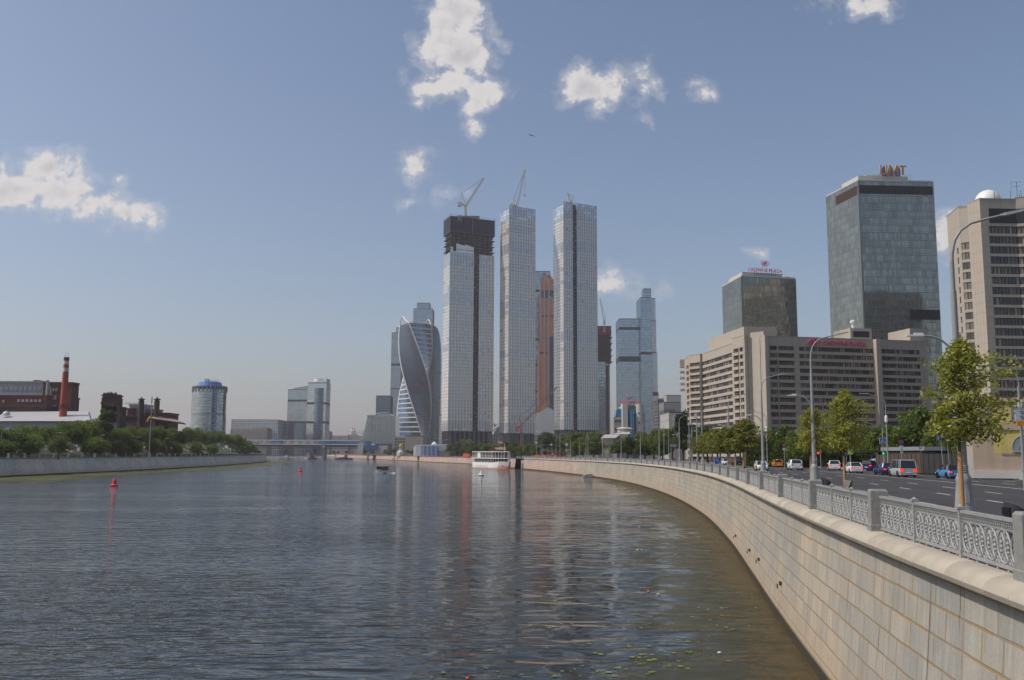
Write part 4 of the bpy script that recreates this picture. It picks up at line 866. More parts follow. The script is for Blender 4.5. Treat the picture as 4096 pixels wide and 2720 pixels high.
u = (fpA[2]-fpA[1]); 
for c, h in enumerate((6, 1.5, 11, 9.5, 9, 10, 9, 8)): a, b = fpA[1]+u*c/15, fpA[1]+u*(c+1)/15; b_.add([(a.x,a.y-.2,ztA),(b.x,b.y-.2,ztA),(b.x,b.y-.2,ztA+h),(a.x,a.y-.2,ztA+h)], [(0,1,2,3)])
b_.build('top_panels', 'glass_cap', A_)
cap_tower('middle of the three pale grey glass towers, with a long upright crane on its roof', [(2037,823),(2003,841),(2141,839)], 1732, [], [(.0,.04),(.12,.15),(.33,.36),(.50,.585),(.72,.74),(.80,.835),(.885,.91)], 10, 3)
cap_tower('right of the three pale grey glass towers, split by a dark vertical shaft', [(2254,806),(2215,826),(2386,826)], 1718, [], [(.0,.04),(.39,.425),(.62,.65),(.78,.83),(.93,.96)], 15, 3, dark=(4, 6))
q = P(1863, 852, DC+12); crane('a', 'crane on the netted unfinished tower, jib raised to the right', (q.x,q.y,q.z-4), P(1863,825,DC+12), P(1935,712,DC+12), P(1842,812,DC+12), up=12, w_=2.0)
q = P(2070, 835, DC+14); crane('b', 'crane with long near-vertical jib on the middle pale tower', (q.x,q.y,q.z-8), P(2068,826,DC+14), P(2100,679,DC+14), P(2052,818,DC+14), up=9, w_=2.0, hook=30)
q = P(2284, 820, DC+14); crane('c', 'small crane barely showing over the right pale tower', (q.x,q.y,q.z-8), P(2284,812,DC+14), P(2270,772,DC+14), P(2287,806,DC+14), up=5, w_=1.6)
DX = 960.; crane('d', 'rust-orange crane leaning in front of the middle pale tower base', (XD(2086,DX,1790),DX,5), P(2086,1700,DX), P(2228,1548,DX), P(2072,1712,DX), mt='crane_orange', up=12, w_=1.9)
DM = 1180.; crane('e', 'white crane above the maroon-topped unfinished tower', P(2417,1330,DM), P(2417,1290,DM), P(2400,1195,DM), P(2419,1285,DM), up=6, w_=1.5)
# ---- generic glazed block seen nearly frontally
def block(name, lab, xL, xR, yT, D, depth, g, zb=5., fh=4., cw=3., skew=0., frame='cap_line', fin=.25, bar=.5, roof='concrete_dark', cat='office building', parent=None, yB=None, sideg=None, bandz=(), cut=None, pname='facade'):
    x0, x1 = XD(xL, D, yT if cut is None else 1700), XD(xR, D, yT if cut is None else 1700); z1 = ZD((xL+xR)/2, yT, D)
    if yB: zb = ZD((xL+xR)/2, yB, D)
    d = Vector((math.cos(skew), math.sin(skew), 0)); n = Vector((-d.y, d.x, 0)); a = Vector((x0, D, 0)); b = a+d*(x1-x0)/max(.2, math.cos(skew)); c = b+n*depth; e = a+n*depth
    t_ = parent or thing(name, lab, cat, (x0, D, 5)); nc = max(1, round((x1-x0)/cw)); nr = max(1, round((z1-zb)/fh)); nd = max(1, round(depth/cw))
    mm = [g, frame, sideg or g]; bn_ = [int((ZD(xL, y, D)-zb)/(z1-zb)*nr) for y in bandz]
    mm.append('band_dark'); fn = (lambda c_, r: 3 if r in bn_ else 0); fs_ = (lambda c_, r: 3 if r in bn_ else 2)
    b_ = MB(); curtain(b_, a, b, zb, z1, nc, nr, fn, (fin, fin*.7, 1), (bar, .1, 1)); b_.build(pname, mm, t_)
    b_ = MB(); curtain(b_, e, a, zb, z1, nd, nr, fs_, (fin, fin*.7, 1), (bar, .1, 1)); curtain(b_, b, c, zb, z1, nd, nr, fs_, (fin, fin*.7, 1), (bar, .1, 1)); curtain(b_, c, e, zb, z1, nc, nr, 0, None, None); b_.build('side_facade', mm, t_)
    b_ = MB(); b_.prism([(v.x, v.y) for v in (a, b, c, e)], z1, z1+1.2); b_.build('roof', roof, t_); return t_
def pxprism(mb, poly, D, depth, mi=0): mb.hprism([P(x, y, D) for x, y in poly][::-1], (0, depth, 0), mi)
# federation-like blue tower behind, stepped
t_ = block('skyscraper', 'pale blue stepped glass tower rising behind the twisted tower', 1654, 1731, 1236, 1950, 40, 'glass_teal', fh=4, cw=4, cat='skyscraper')
block('', '', 1668, 1719, 1213, 1960, 25, 'glass_teal', parent=t_, yB=1238, cat='', pname='upper_facade')
t_ = block('skyscraper', 'slim blue glass tower left of the twisted tower, with a stepped side', 1567, 1606, 1332, 1800, 40, 'glass_teal', fh=4, cw=4, cat='skyscraper', bandz=(1455,1557))
block('', '', 1562, 1600, 1557, 1790, 30, 'glass_teal', parent=t_, pname='lower_facade'); 
block('', '', 1585, 1606, 1312, 1802, 36, 'glass_teal', parent=t_, yB=1336, pname='upper_facade')
# imperia-like rounded dark tower
DI = 1760.; t_ = thing('skyscraper', 'dark teal rounded glass tower directly behind the twisted tower', 'skyscraper', (XD(1712,DI),DI,5)); b_ = MB()
for r in range(60):
    y0, y1 = 1790-(1790-1300)*r/60, 1790-(1790-1300)*(r+1)/60
    f = lambda y: float(np.interp(y, [1300,1306,1318,1340,1380,1440,1790], [20,26,32,38,42.5,45,45])); ring = []
    for yy_ in (y0, y1):
        rr_ = f(yy_)*DI/FPX; z = ZD(1712, yy_, DI); ring += [(XD(1712, DI)+rr_*math.cos(2*math.pi*k/28), DI+20+rr_*math.sin(2*math.pi*k/28), z) for k in range(28)]
    for k in range(28): b_.add([ring[k], ring[(k+1) % 28], ring[28+(k+1) % 28], ring[28+k]], [(0,1,2,3)], 1 if r % 2 == 0 and r % 12 == 0 else 0)
    z = ZD(1712, y0, DI); b_.lathe([(f(y0)*DI/FPX+.3, z), (f(y0)*DI/FPX+.3, z+.9)], (XD(1712, DI), DI+20, 0), 28, 2)
b_.build('facade', ['glass_smoke', 'band_dark', 'glass_navy'], t_)
# ---- twisted tower
DE = 1650.; cx = XD(1654, DE, 1700); t_ = thing('skyscraper', 'twisted tower with white horizontal louvres and curved white ribs', 'skyscraper', (cx,DE,5))
zE0, zE1 = 12, ZD(1654, 1300, DE); RE = 66*DE/FPX; N_ = 54; ce = Vector((cx, DE, 0))
ph = lambda f, k: R(-16+162*(1-f)+90*k)          # f = height fraction; angle from the viewer towards the right
cx_ = lambda f: cx+ (6*math.sin(math.pi*f)-4*(1-f))*DE/FPX
pt_ = lambda f, k, r=1.: Vector((cx_(f)+RE*r*math.sin(ph(f, k)), DE-RE*r*math.cos(ph(f, k)), zE0+(zE1-zE0)*f))
gl = MB(); lv = MB()
for r in range(N_):
    f, g = r/N_, (r+1)/N_
    for k in range(4):                            # face k between corner k and k+1
        for j in range(10):
            a = pt_(f, k).lerp(pt_(f, k+1), j/10); b = pt_(f, k).lerp(pt_(f, k+1), (j+1)/10); c = pt_(g, k).lerp(pt_(g, k+1), (j+1)/10); d = pt_(g, k).lerp(pt_(g, k+1), j/10)
            gl.add([a, b, c, d], [(0,1,2),(0,2,3)], 1 if k % 2 == 0 and r % 18 else (1 if k % 2 == 0 else 0))
    for k in (0, 2):
        if r % 2 == 0: a, b = pt_(f, k, 1.005), pt_(f, k+1, 1.005); lv.beam(a, b, .6, 1.7)
E_rib = MB()
for k in range(4): E_rib.tube([pt_(i/40, k, 1.01) for i in range(41)], 1.15, 6)
# crowns: ribs sweep up and over
for k, h in ((0, 4), (3, 15), (1, 10)):
    a = pt_(1, k, 1.01); b = pt_(1, k+1, 1.01); E_rib.tube([a, a.lerp(b, .12)+Vector((0,0,h*.8)), a.lerp(b, .3)+Vector((0,0,h)), a.lerp(b, .62)+Vector((0,0,h*.45)), b], 1.0, 6)
    for i in range(7): q = a.lerp(b, (i+1)/8); E_rib.beam(q, q+Vector((0,0,h*.9*math.sin(math.pi*((i+1)/8)**.6))), .4)
gl.build('glazing', ['glass_smoke', 'glass_navy'], t_); lv.build('louvres', 'white', t_)
fl_ = MB()
for r in range(1, N_):
    for k in (1, 3): fl_.beam(pt_(r/N_, k, 1.002), pt_(r/N_, k+1, 1.002), .25, .7)
fl_.build('floor_lines', 'glass_navy', t_); E_rib.build('ribs', 'white', t_)
b_ = MB(); b_.prism([(pt_(1, k).x, pt_(1, k).y) for k in range(4)], zE1-3, zE1-1); b_.build('roof', 'concrete_dark', t_)
# ---- copper tower
DK = 1330.; t_ = thing('skyscraper', 'orange-copper glass tower showing between the pale towers', 'skyscraper', (XD(2185,DK),DK,5))
b_ = MB(); out = [(2153,1700),(2155,1385),(2164,1370),(2162,1116),(2177,1092),(2196,1092),(2222,1130),(2226,1700)]; pxprism(b_, out, DK, 45); b_.build('facade', 'glass_copper', t_)
b_ = MB()
for y in range(1125, 1640, 5): b_.beam(P(2163 if y < 1372 else 2155, y, DK-.3), P(2224, y, DK-.3), .25, .45)
b_.build('floor_lines', 'letter_orange', t_)
b_ = MB()
for (a, b) in (((2177,1092),(2180,1640)),((2196,1094),(2194,1640)),((2164,1372),(2155,1387)),((2162,1116),(2177,1092)),((2177,1092),(2222,1130)),((2155,1387),(2154,1650)),((2198,1185),(2226,1215)),((2154,1640),(2138,1672)),((2194,1625),(2158,1660)),((2162,1116),(2163,1372))): b_.beam(P(*a, DK-.6), P(*b, DK-.6), 1.0, 2.0)
b_.build('ribs', 'galv', t_)
b_ = MB()
for (y0, y1, xl) in ((1160,1192,2163),(1262,1267,2163),(1408,1414,2156)): b_.hprism([P(xl,y0,DK-.5),P(2224,y0,DK-.5),P(2224,y1,DK-.5),P(xl,y1,DK-.5)], (0,.4,0))
b_.hprism([P(x, y, DK-.45) for x, y in ((2197,1350),(2226,1340),(2226,1700),(2196,1700))], (0,.4,0)); b_.build('dark_panels', 'glass_smoke', t_)
b_ = MB(); pxprism(b_, [(2138,1672),(2156,1652),(2194,1628),(2226,1650),(2226,1740),(2138,1740)], DK-4, 40); b_.build('podium', 'glass_cap_blue', t_)
block('skyscraper', 'blue glass tower slab glimpsed left of the copper tower', 2138, 2202, 1087, 1420, 40, 'glass_steel', fh=4, cw=3.5, cat='skyscraper', bandz=(1165,1360,1462,1560))
# ---- tower under construction with maroon cap
t_ = block('skyscraper', 'unfinished tower with a maroon screen on top, right of the pale towers', 2388, 2422, 1447, DM, 30, 'glass_steel', fh=4, cw=3, cat='skyscraper', frame='cap_line')
b_ = MB(); x0, x1 = XD(2386, DM), XD(2447, DM); zt1, zt0 = ZD(2417, 1340, DM), ZD(2417, 1447, DM)
for k in range(14): z = zt0+(zt1-zt0)*k/13; b_.box(x0, DM-.5, z, x1+(.9 if k % 3 else 2.2), DM+28, z+.55)
for k in range(8): x = x0+(x1-x0)*k/7.5; b_.box(x, DM+1.2, zt0-3, x+.9, DM+2.1, zt1); b_.box(x, DM+14, zt0-3, x+.9, DM+15, zt1)
zlow = 5
for k in range(34): z = zlow+(zt0-2-zlow)*k/34; b_.box(XD(2422,DM)+.3, DM+.5, z, x1-1.5, DM+28, z+.6)
for k in range(5): x = XD(2423,DM)+(x1-2-XD(2423,DM))*k/4; b_.box(x-.4, DM+.2, zlow, x+.4, DM+1, zt0)
b_.build('bare_floors', 'concrete_dark', t_)
b_ = MB(); b_.box(x0+2, DM+3, 5, x1-2.4, DM+26, zt0-4); b_.build('lift_core', 'dark', t_)
b_ = MB(); b_.box(x0-1, DM-1, zt1, x1+.6, DM+30, ZD(2417,1304,DM)); b_.build('safety_screen', 'net_maroon', t_)
# ---- twin glass towers
DT = 1330.; t_ = block('skyscraper', 'broad grey-blue glass tower adjoining a taller slim one', 2476, 2563, 1277, DT, 42, 'glass_steel', fh=3.9, cw=2.4, cat='skyscraper', bandz=(1311,1312,1430,1433,1437), frame='glass_navy', fin=.12, bar=.3)
t2 = block('skyscraper', 'tall slim blue glass tower with stepped shoulder and small spire', 2562, 2605, 1192, DT-12, 44, 'glass_teal', fh=3.9, cw=2.4, cat='skyscraper', frame='glass_navy', fin=.12, bar=.3, bandz=(1410,1412))
block('', '', 2574, 2604, 1157, DT, 20, 'glass_teal', parent=t2, yB=1194, pname='spire_facade', frame='glass_navy', fin=.12)
for (xr, yt) in ((2621,1196),(2624,1285),(2629,1412),(2634,1572)): block('', '', 2604, xr, yt, DT-8+ (2634-xr)*.2, 30, 'glass_cap_blue', parent=t2, pname='shoulder_facade', frame='glass_teal', fin=.12, bar=.25, bandz=(1410,1575))
# ---- bank building with round towers
DB = 690.; t_ = thing('bank_building', 'low grey office with two tall piers, blue glass bay and rooftop letters', 'office building', (XD(2520,DB),DB,5))
b_ = MB(); b_.box(XD(2490,DB),DB-3,5,XD(2511,DB),DB+18,ZD(2500,1615,DB)); b_.build('pier', 'beige_light', t_)
b_ = MB(); c_ = Vector((XD(2563,DB),DB+3,0)); r_ = 17*DB/FPX; b_.lathe([(r_,5),(r_,ZD(2560,1617,DB))], c_, 28)
b_.build('pier', 'beige_light', t_, smooth='angle')
b_ = MB()
for k in range(5): z = 9+(ZD(2560,1655,DB)-9)*k/4.; b_.box(c_.x-1.6, c_.y-r_-.12, z, c_.x-.6, c_.y-r_+.6, z+1.1)
b_.build('window', 'hotel_glass', t_)
b_ = MB(); b_.box(XD(2511,DB),DB+2,5,XD(2547,DB),DB+16,ZD(2520,1622,DB)); b_.build('wall', 'concrete_dark', t_)
b_ = MB(); curtain(b_, (XD(2511,DB),DB+1.8),(XD(2547,DB),DB+1.8),ZD(2520,1652,DB),ZD(2520,1624,DB),6,2,0,(.2,.2,1),(.3,.2,1)); b_.build('window', ['glass_teal','galv'], t_)
b_ = MB(); c2_ = Vector((XD(2529,DB),DB+2.5,0)); 
for k in range(14):
    a0_, a1_ = math.pi+math.pi*k/14, math.pi+math.pi*(k+1)/14; rr_ = 13*DB/FPX
    for z in np.arange(5, ZD(2529,1656,DB), 3.2): b_.add([(c2_.x+rr_*math.cos(a0_), c2_.y+rr_*math.sin(a0_), z), (c2_.x+rr_*math.cos(a1_), c2_.y+rr_*math.sin(a1_), z), (c2_.x+rr_*math.cos(a1_), c2_.y+rr_*math.sin(a1_), z+3.1), (c2_.x+rr_*math.cos(a0_), c2_.y+rr_*math.sin(a0_), z+3.1)], [(0,1,2,3)])
b_.build('glazed_bay', 'glass_bright_blue', t_)
b_ = MB(); x0, x1 = XD(2458,DB), XD(2490,DB); zt = ZD(2470,1668,DB)
b_.box(x0,DB+3,5,x1,DB+25,zt)
b_.build('wing', 'concrete', t_)
for k in range(5): b_ = MB(); z = 5+(zt-5)*(k+.3)/5; curtain(b_, (x0+.6,DB+2.9),(x1-.3,DB+2.9),z,z+2.6,5,1,0,(.15,.1,1),(.15,.1,1)); b_.build('window', ['glass_smoke','beige_light'], t_)
b_ = MB(); b_.hprism([P(2461,1668,DB+3),P(2466,1640,DB+3),P(2488,1632,DB+3),P(2490,1668,DB+3)], (0,14,0)); b_.build('glass_roof', 'glass_bright_blue', t_)
b_ = MB(); b_.box(XD(2582,DB),DB+6,5,XD(2586,DB),DB+24,ZD(2584,1650,DB)); b_.build('fin_wall', 'galv', t_)
b_ = MB(); b_.box(XD(2480,DB),DB+8,ZD(2520,1617,DB)-1.5,XD(2562,DB),DB+9,ZD(2520,1617,DB)+.2); b_.build('roof_frame', 'galv', t_)
sg = thing('roof_sign', 'rooftop bank letters with a red and blue emblem above the round grey piers', 'sign', (XD(2521,DB),DB+6,ZD(2521,1614,DB)))
b_ = MB(); b_.box(XD(2481,DB+6),DB+6.4,ZD(2521,1614,DB+6),XD(2561,DB+6),DB+6.6,ZD(2521,1604,DB+6)); b_.build('backing', 'sign_white', sg)
text('lettering', 'СОВКОМБАНК', 2.35, 'letter_red', sg, (XD(2521,DB+6),DB+6.2,ZD(2521,1609,DB+6)), ext=.12, bold=.02)
ecx, ecz = XD(2521,DB+6), ZD(2521,1590,DB+6); b_ = MB(); b_.tube([(ecx+1.5*math.cos(a), DB+6.3, ecz+1.6*math.sin(a)) for a in np.linspace(1.2, 4.9, 12)], [.1,.3,.45,.5,.5,.5,.5,.5,.45,.35,.2,.1], 6, 0); b_.ball((ecx+.6, DB+6.3, ecz), .95, 10, 1); b_.build('emblem', ['letter_red', 'bright_blue'], sg)
# ---- small distant blocks right of the twin towers
for (xl, xr, yt, D, g, l_) in ((2630,2655,1598,1000,'glass_navy','narrow dark office block right of the tall slim tower'),(2655,2722,1612,900,'concrete','grey concrete office block left of the poplar'),(2667,2724,1583,1250,'beige_light','white-crowned office block behind the grey one near the hotel'),(2657,2700,1640,880,'glass_navy','dark blue low office block below the grey one'),(2676,2740,1655,520,'beige_light','plain pale block with slanting roof behind the poplar')):
    block('office_building', l_, xl, xr, yt, D, 30, g, fh=3.6, cw=2.6, frame='beige_light' if g == 'beige_light' else 'concrete')
# ---- left skyline
block('office_building', 'left half of the blue glass pair, slightly lower', 1152, 1234, 1560, 1500, 34, 'glass_teal', fh=3.8, cw=4, fin=.05, bar=.6, frame='glass_steel', bandz=(1606,1686), skew=-.12)
tl = [o for o in col.objects if o.name.startswith('office_building')][-1]; b_ = MB(); pxprism(b_, [(1157,1562),(1177,1552),(1232,1542),(1232,1562)], 1500, 30); b_.build('sloped_top', 'glass_teal', tl)
t_ = block('office_building', 'right half of the blue glass pair, with bright slanted top', 1231, 1306, 1533, 1470, 34, 'glass_pale', fh=3.8, cw=4, fin=.05, bar=.5, frame='glass_steel', bandz=(1610,1690))
b_ = MB(); pxprism(b_, [(1236,1534),(1308,1514),(1306,1534)], 1470, 28); b_.build('sloped_top', 'glass_pale', t_)
b_ = MB(); c_ = Vector((XD(1266,1480),1482,0)); r_ = 20*1480/FPX; b_.lathe([(r_,50),(r_,ZD(1266,1515,1480))], c_, 24); b_.build('drum', 'glass_pale', t_, smooth='angle')
b_ = MB(); x0, x1 = XD(1249,1468), XD(1287,1468)
for k in range(10):
    for j, z in enumerate(np.arange(5, ZD(1266,1556,1468), 3.9)):
        f0, f1 = k/10, (k+1)/10; yb = lambda f: 1470-3.5*math.sin(math.pi*f)
        b_.add([(x0+(x1-x0)*f0, yb(f0), z),(x0+(x1-x0)*f1, yb(f1), z),(x0+(x1-x0)*f1, yb(f1), z+3.5),(x0+(x1-x0)*f0, yb(f0), z+3.5)], [(0,1,2,3)])
b_.build('dark_glass_bay', 'glass_navy', t_)
block('office_building', 'long grey gridded office block left of the blue glass pair', 926, 1112, 1681, 1400, 40, 'glass_steel', fh=3.6, cw=3, fin=.4, bar=.6, frame='cap_fin')
block('office_building', 'grey gridded office wing touching the blue glass pair', 1110, 1152, 1686, 1430, 40, 'glass_steel', fh=3.6, cw=3, fin=.5, bar=.8, frame='concrete')
block('apartment_building', 'old beige apartment block low behind the tip of the left bank', 925, 1030, 1718, 1300, 30, 'window_pale', fh=3.4, cw=3.2, fin=1.5, bar=1.6, frame='beige')
block('apartment_building', 'higher beige corner block beside the gridded office', 1022, 1066, 1714, 1280, 25, 'window_pale', fh=3.4, cw=3.2, fin=1.6, bar=1.7, frame='beige')
block('apartment_building', 'distant tan block just right of the blue glass pair', 1302, 1315, 1727, 1800, 30, 'window_pale', fh=4, cw=4, fin=1.8, bar=1.8, frame='beige')
block('apartment_building', 'distant long brown low block above the bridge', 1315, 1390, 1744, 2300, 40, 'window_pale', zb=3.6, fh=4, cw=5, fin=2, bar=2, frame='beige')
block('apartment_building', 'distant brown block with crane above the bridge', 1421, 1452, 1745, 2300, 40, 'window_pale', zb=3.6, fh=4, cw=5, fin=2, bar=2, frame='beige')
t_ = block('palace_building', 'distant tan block carrying a pair of small white spires', 1391, 1423, 1740, 2350, 30, 'window_pale', zb=3.6, fh=4, cw=5, fin=2, bar=2, frame='beige', cat='palace')
for px in (1403, 1410): b_ = MB(); b_.lathe([(4.5,ZD(px,1740,2350)),(4.5,ZD(px,1722,2350)),(2.4,ZD(px,1718,2350)),(2.,ZD(px,1712,2350)),(.2,ZD(px,1705,2350))], (XD(px,2350),2360,0), 8); b_.build('spire', 'beige_light', t_)
crane('f', 'tiny distant crane beside the white spires', (XD(1450,2200),2200,4), P(1450,1730,2200), P(1418,1734,2200), P(1456,1731,2200), up=6, w_=1.8)
# round tower with blue crown
DR = 880.; c_ = Vector((XD(811,DR,1700),DR+16,0)); r_ = 66*DR/FPX; t_ = thing('round_tower', 'round grey glass tower with a bright blue tapering crown', 'office building', (c_.x,c_.y,5))
b_ = MB(); zt = ZD(811,1556,DR); zm = ZD(811,1655,DR); nr = 22
for r in range(nr):
    z0_, z1_ = 5+(zt-5)*r/nr, 5+(zt-5)*(r+1)/nr; rr_ = r_*(1.03 if z1_ < zm else 1.)
    for k in range(40):
        a0_, a1_ = 2*math.pi*k/40, 2*math.pi*(k+1)/40; b_.add([(c_.x+rr_*math.cos(a0_),c_.y+rr_*math.sin(a0_),z0_),(c_.x+rr_*math.cos(a1_),c_.y+rr_*math.sin(a1_),z0_),(c_.x+rr_*math.cos(a1_),c_.y+rr_*math.sin(a1_),z1_),(c_.x+rr_*math.cos(a0_),c_.y+rr_*math.sin(a0_),z1_)], [(0,1,2,3)], 1 if k in (33,34) else 0)
    b_.lathe([(rr_+.1,z0_),(rr_+.1,z0_+.45)], c_, 40, 2)
b_.build('facade', ['glass_teal', 'glass_navy', 'galv'], t_)
b_ = MB(); b_.lathe([(r_+.6,zt+2.6),(r_+.6,zt+3.6)], c_, 36); b_.lathe([(r_+.5,zm-.4),(r_+.5,zm+.6)], c_, 36)
for k in range(26): a = 2*math.pi*k/26; q = c_+Vector((math.cos(a), math.sin(a), 0))*(r_+.2); b_.box(q.x-.5,q.y-.5,zt-2,q.x+.5,q.y+.5,zt+2.7)
b_.lathe([(.8,5),(.8,zt+2)], c_+Vector((-r_-.6,0,0)), 8); b_.lathe([(.8,5),(.8,zt)], c_+Vector((r_+.4,-3,0)), 8); b_.build('cornice', 'concrete', t_)
b_ = MB(); b_.lathe([(r_*.75,zt),(r_*.75,zt+3),(r_*.66,ZD(811,1524,DR)),(.5,ZD(811,1523,DR))], c_, 22); b_.build('crown', 'bright_blue', t_)
b_ = MB(); z = ZD(811,1523,DR); b_.box(c_.x-4.5,c_.y-3,z,c_.x-1,c_.y,z+3)
for k in range(6): b_.lathe([(.5,z),(.5,z+1.5),(.8,z+1.6)], c_+Vector((-1+2*k,-4,0)), 8)
b_.build('roof_vents', 'beige_light', t_)
# factory
def brick_block(t_, name, xl, xr, yt, D, depth, m, zb=5, rows=(), wx=None, skew=0., wm='window_pale'):
    x0, x1 = XD(xl, D, 1650), XD(xr, D, 1650); z1 = ZD((xl+xr)/2, yt, D); b_ = MB(); b_.box(x0, D, zb, x1, D+depth, z1); b_.box(x0-.3, D-.3, z1, x1+.3, D+depth+.3, z1+.7); b_.build(name, m, t_)
    for (y0, y1, xa, xb, n) in rows:
        for k in range(n):
            xx0 = XD(xa+(xb-xa)*k/n, D, 1650); ww = (XD(xb, D, 1650)-XD(xa, D, 1650))/n*.62; za, zc_ = ZD(xa, y1, D), ZD(xa, y0, D); b_ = MB()
            b_.box(xx0, D-.12, za, xx0+ww, D+.2, zc_, 1); b_.box(xx0+.18, D-.14, za+.18, xx0+ww-.18, D, zc_-.18, 0); b_.box(xx0+ww/2-.06, D-.18, za, xx0+ww/2+.06, D-.1, zc_, 1); b_.box(xx0, D-.18, (za+zc_)/2-.06, xx0+ww, D-.1, (za+zc_)/2+.06, 1)
            b_.build('window', [wm, 'render_grey'], t_)
t_ = thing('factory_building', 'old factory with grey rendered upper floor and red brick wings behind the left trees', 'factory', (XD(100,430),430,5))
brick_block(t_, 'wall', -60, 168, 1530, 430, 8, 'render_grey', rows=((1547,1562,-4,166,9),(1580,1590,20,166,9)))
brick_block(t_, 'brick_wing', 166, 281, 1534, 424, 7, 'brick_red', rows=((1552,1565,192,228,3),(1582,1598,190,226,3),(1622,1636,190,226,3)))
brick_block(t_, 'brick_wing', -60, 183, 1586, 412, 5, 'brick_red', rows=((1597,1608,66,168,6),(1600,1610,6,20,1)))
brick_block(t_, 'brick_wing', 271, 294, 1596, 428, 5, 'brick_dark')
brick_block(t_, 'lower_band', -60, 181, 1628, 410, 10, 'brick_dark')
b_ = MB(); b_.box(XD(62,432),436,ZD(62,1532,432),XD(140,432),446,ZD(62,1522,432)); b_.box(XD(96,432),436,ZD(62,1524,432),XD(116,432),442,ZD(62,1517,432)); b_.build('roof_house', 'brick_dark', t_)
b_ = MB(); x = XD(178,422); b_.tube([(x,421,ZD(178,1592,422)),(x,421,ZD(178,1530,422)),(x-.6,421,ZD(178,1524,422))], .8, 10); b_.tube([(x+1.6,421,ZD(178,1590,422)),(x+1.4,421,ZD(178,1560,422)),(x+.6,421,ZD(178,1546,422))], .5, 8); b_.build('vent_pipe', 'galv', t_)
t_ = thing('warehouse', 'long shed with a pale grey sloping metal roof in front of the brick factory', 'warehouse', (XD(180,395),395,5)); D = 390; b_ = MB()
a = [P(8,1682,D), P(30,1646,D+22), P(345,1644,D+22), P(352,1660,D+6), P(352,1684,D)]; b_.hprism([P(-40,1684,D),P(22,1647,D+20),P(352,1645,D+20),P(362,1684,D)], (0,2,-.6)); b_.build('roof', 'roof_metal', t_)
b_ = MB(); b_.box(XD(-40,D),D+1.5,5,XD(362,D),D+24,ZD(0,1684,D)); b_.build('wall', 'render_grey', t_)
b_ = MB(); b_.lathe([(1.6,0),(1.5,.9),(1.,1.6),(.2,1.9)], (XD(14,D+8),D+8,ZD(14,1662,D+8)), 10); b_.build('roof_vent', 'roof_metal', t_)
# chimney
DH = 400.; t_ = thing('factory_chimney', 'tall red brick chimney with two white bands and a sooty top', 'chimney', (XD(253,DH,1642),DH,5))
zt = ZD(269,1429,DH); zb_ = ZD(253,1642,DH); xs = lambda z: 0
rz_ = lambda z: float(np.interp(z, [5, zb_, zt], [1.95, 1.66, 1.02])); xc, yc = XD(253,DH,1642), DH
def seg(name, y0, y1, m):
    z0_, z1_ = ZD(258, y0, DH), ZD(258, y1, DH); b_ = MB(); b_.lathe([(rz_(z0_),z0_),(rz_(z1_),z1_)], (xc,yc,0), 22); return b_.build(name, m, t_, smooth='angle')
seg('shaft', 1830, 1487, 'chimney_red'); seg('white_band', 1487, 1472, 'beige_light'); seg('shaft', 1472, 1458, 'chimney_red'); seg('white_band', 1458, 1444, 'beige_light')
b_ = MB(); b_.lathe([(1.04,ZD(258,1444,DH)),(1.12,ZD(258,1436,DH)),(1.16,ZD(258,1430,DH)),(1.0,zt),(.8,zt),(.8,zt-2)], (xc,yc,0), 22); b_.build('cap', 'soot', t_)
b_ = MB(); b_.beam((xc-.5,yc,zt),(xc-.5,yc,zt+2.4), .1); b_.beam((xc+.6,yc,zt),(xc+.6,yc,zt+2.1), .1); b_.build('lightning_rod', 'dark', t_)
for y in (1622,1628,1634): b_ = MB(); z = ZD(258,y,DH); b_.lathe([(rz_(z)+.12,z),(rz_(z)+.12,z+.25)], (xc,yc,0), 22); b_.build('ring', 'brick_dark', t_)
# dark brick tower
DQ = 440.; t_ = thing('brick_tower', 'derelict dark brick tower with a broken ragged top', 'tower', (XD(436,DQ),DQ,5)); b_ = MB()
x0, x1 = XD(406,DQ,1600), XD(466,DQ,1600); b_.box(x0,DQ,5,x1,DQ+7,ZD(436,1590,DQ)); b_.box(x0+.3,DQ+.3,ZD(436,1590,DQ),x1-.3,DQ+6.7,ZD(436,1576,DQ)); b_.box(x0-.3,DQ-.3,ZD(436,1584,DQ),x1+.3,DQ+7.3,ZD(436,1580,DQ)); b_.box(x0,DQ,5,XD(473,DQ),DQ+7,ZD(436,1626,DQ))
for k in range(9): h = rnd.uniform(.2, 1.1); xx = x0+.4+(x1-x0-.8)*k/9; b_.box(xx,DQ+.3,ZD(436,1576,DQ)-.2,xx+.6,DQ+1,ZD(436,1576,DQ)+h)
for k in range(6): b_.box(x0-.25,DQ-.25,10+4*k,x0+.6,DQ+.4,11+4*k)
b_.build('wall', 'brick_dark', t_)
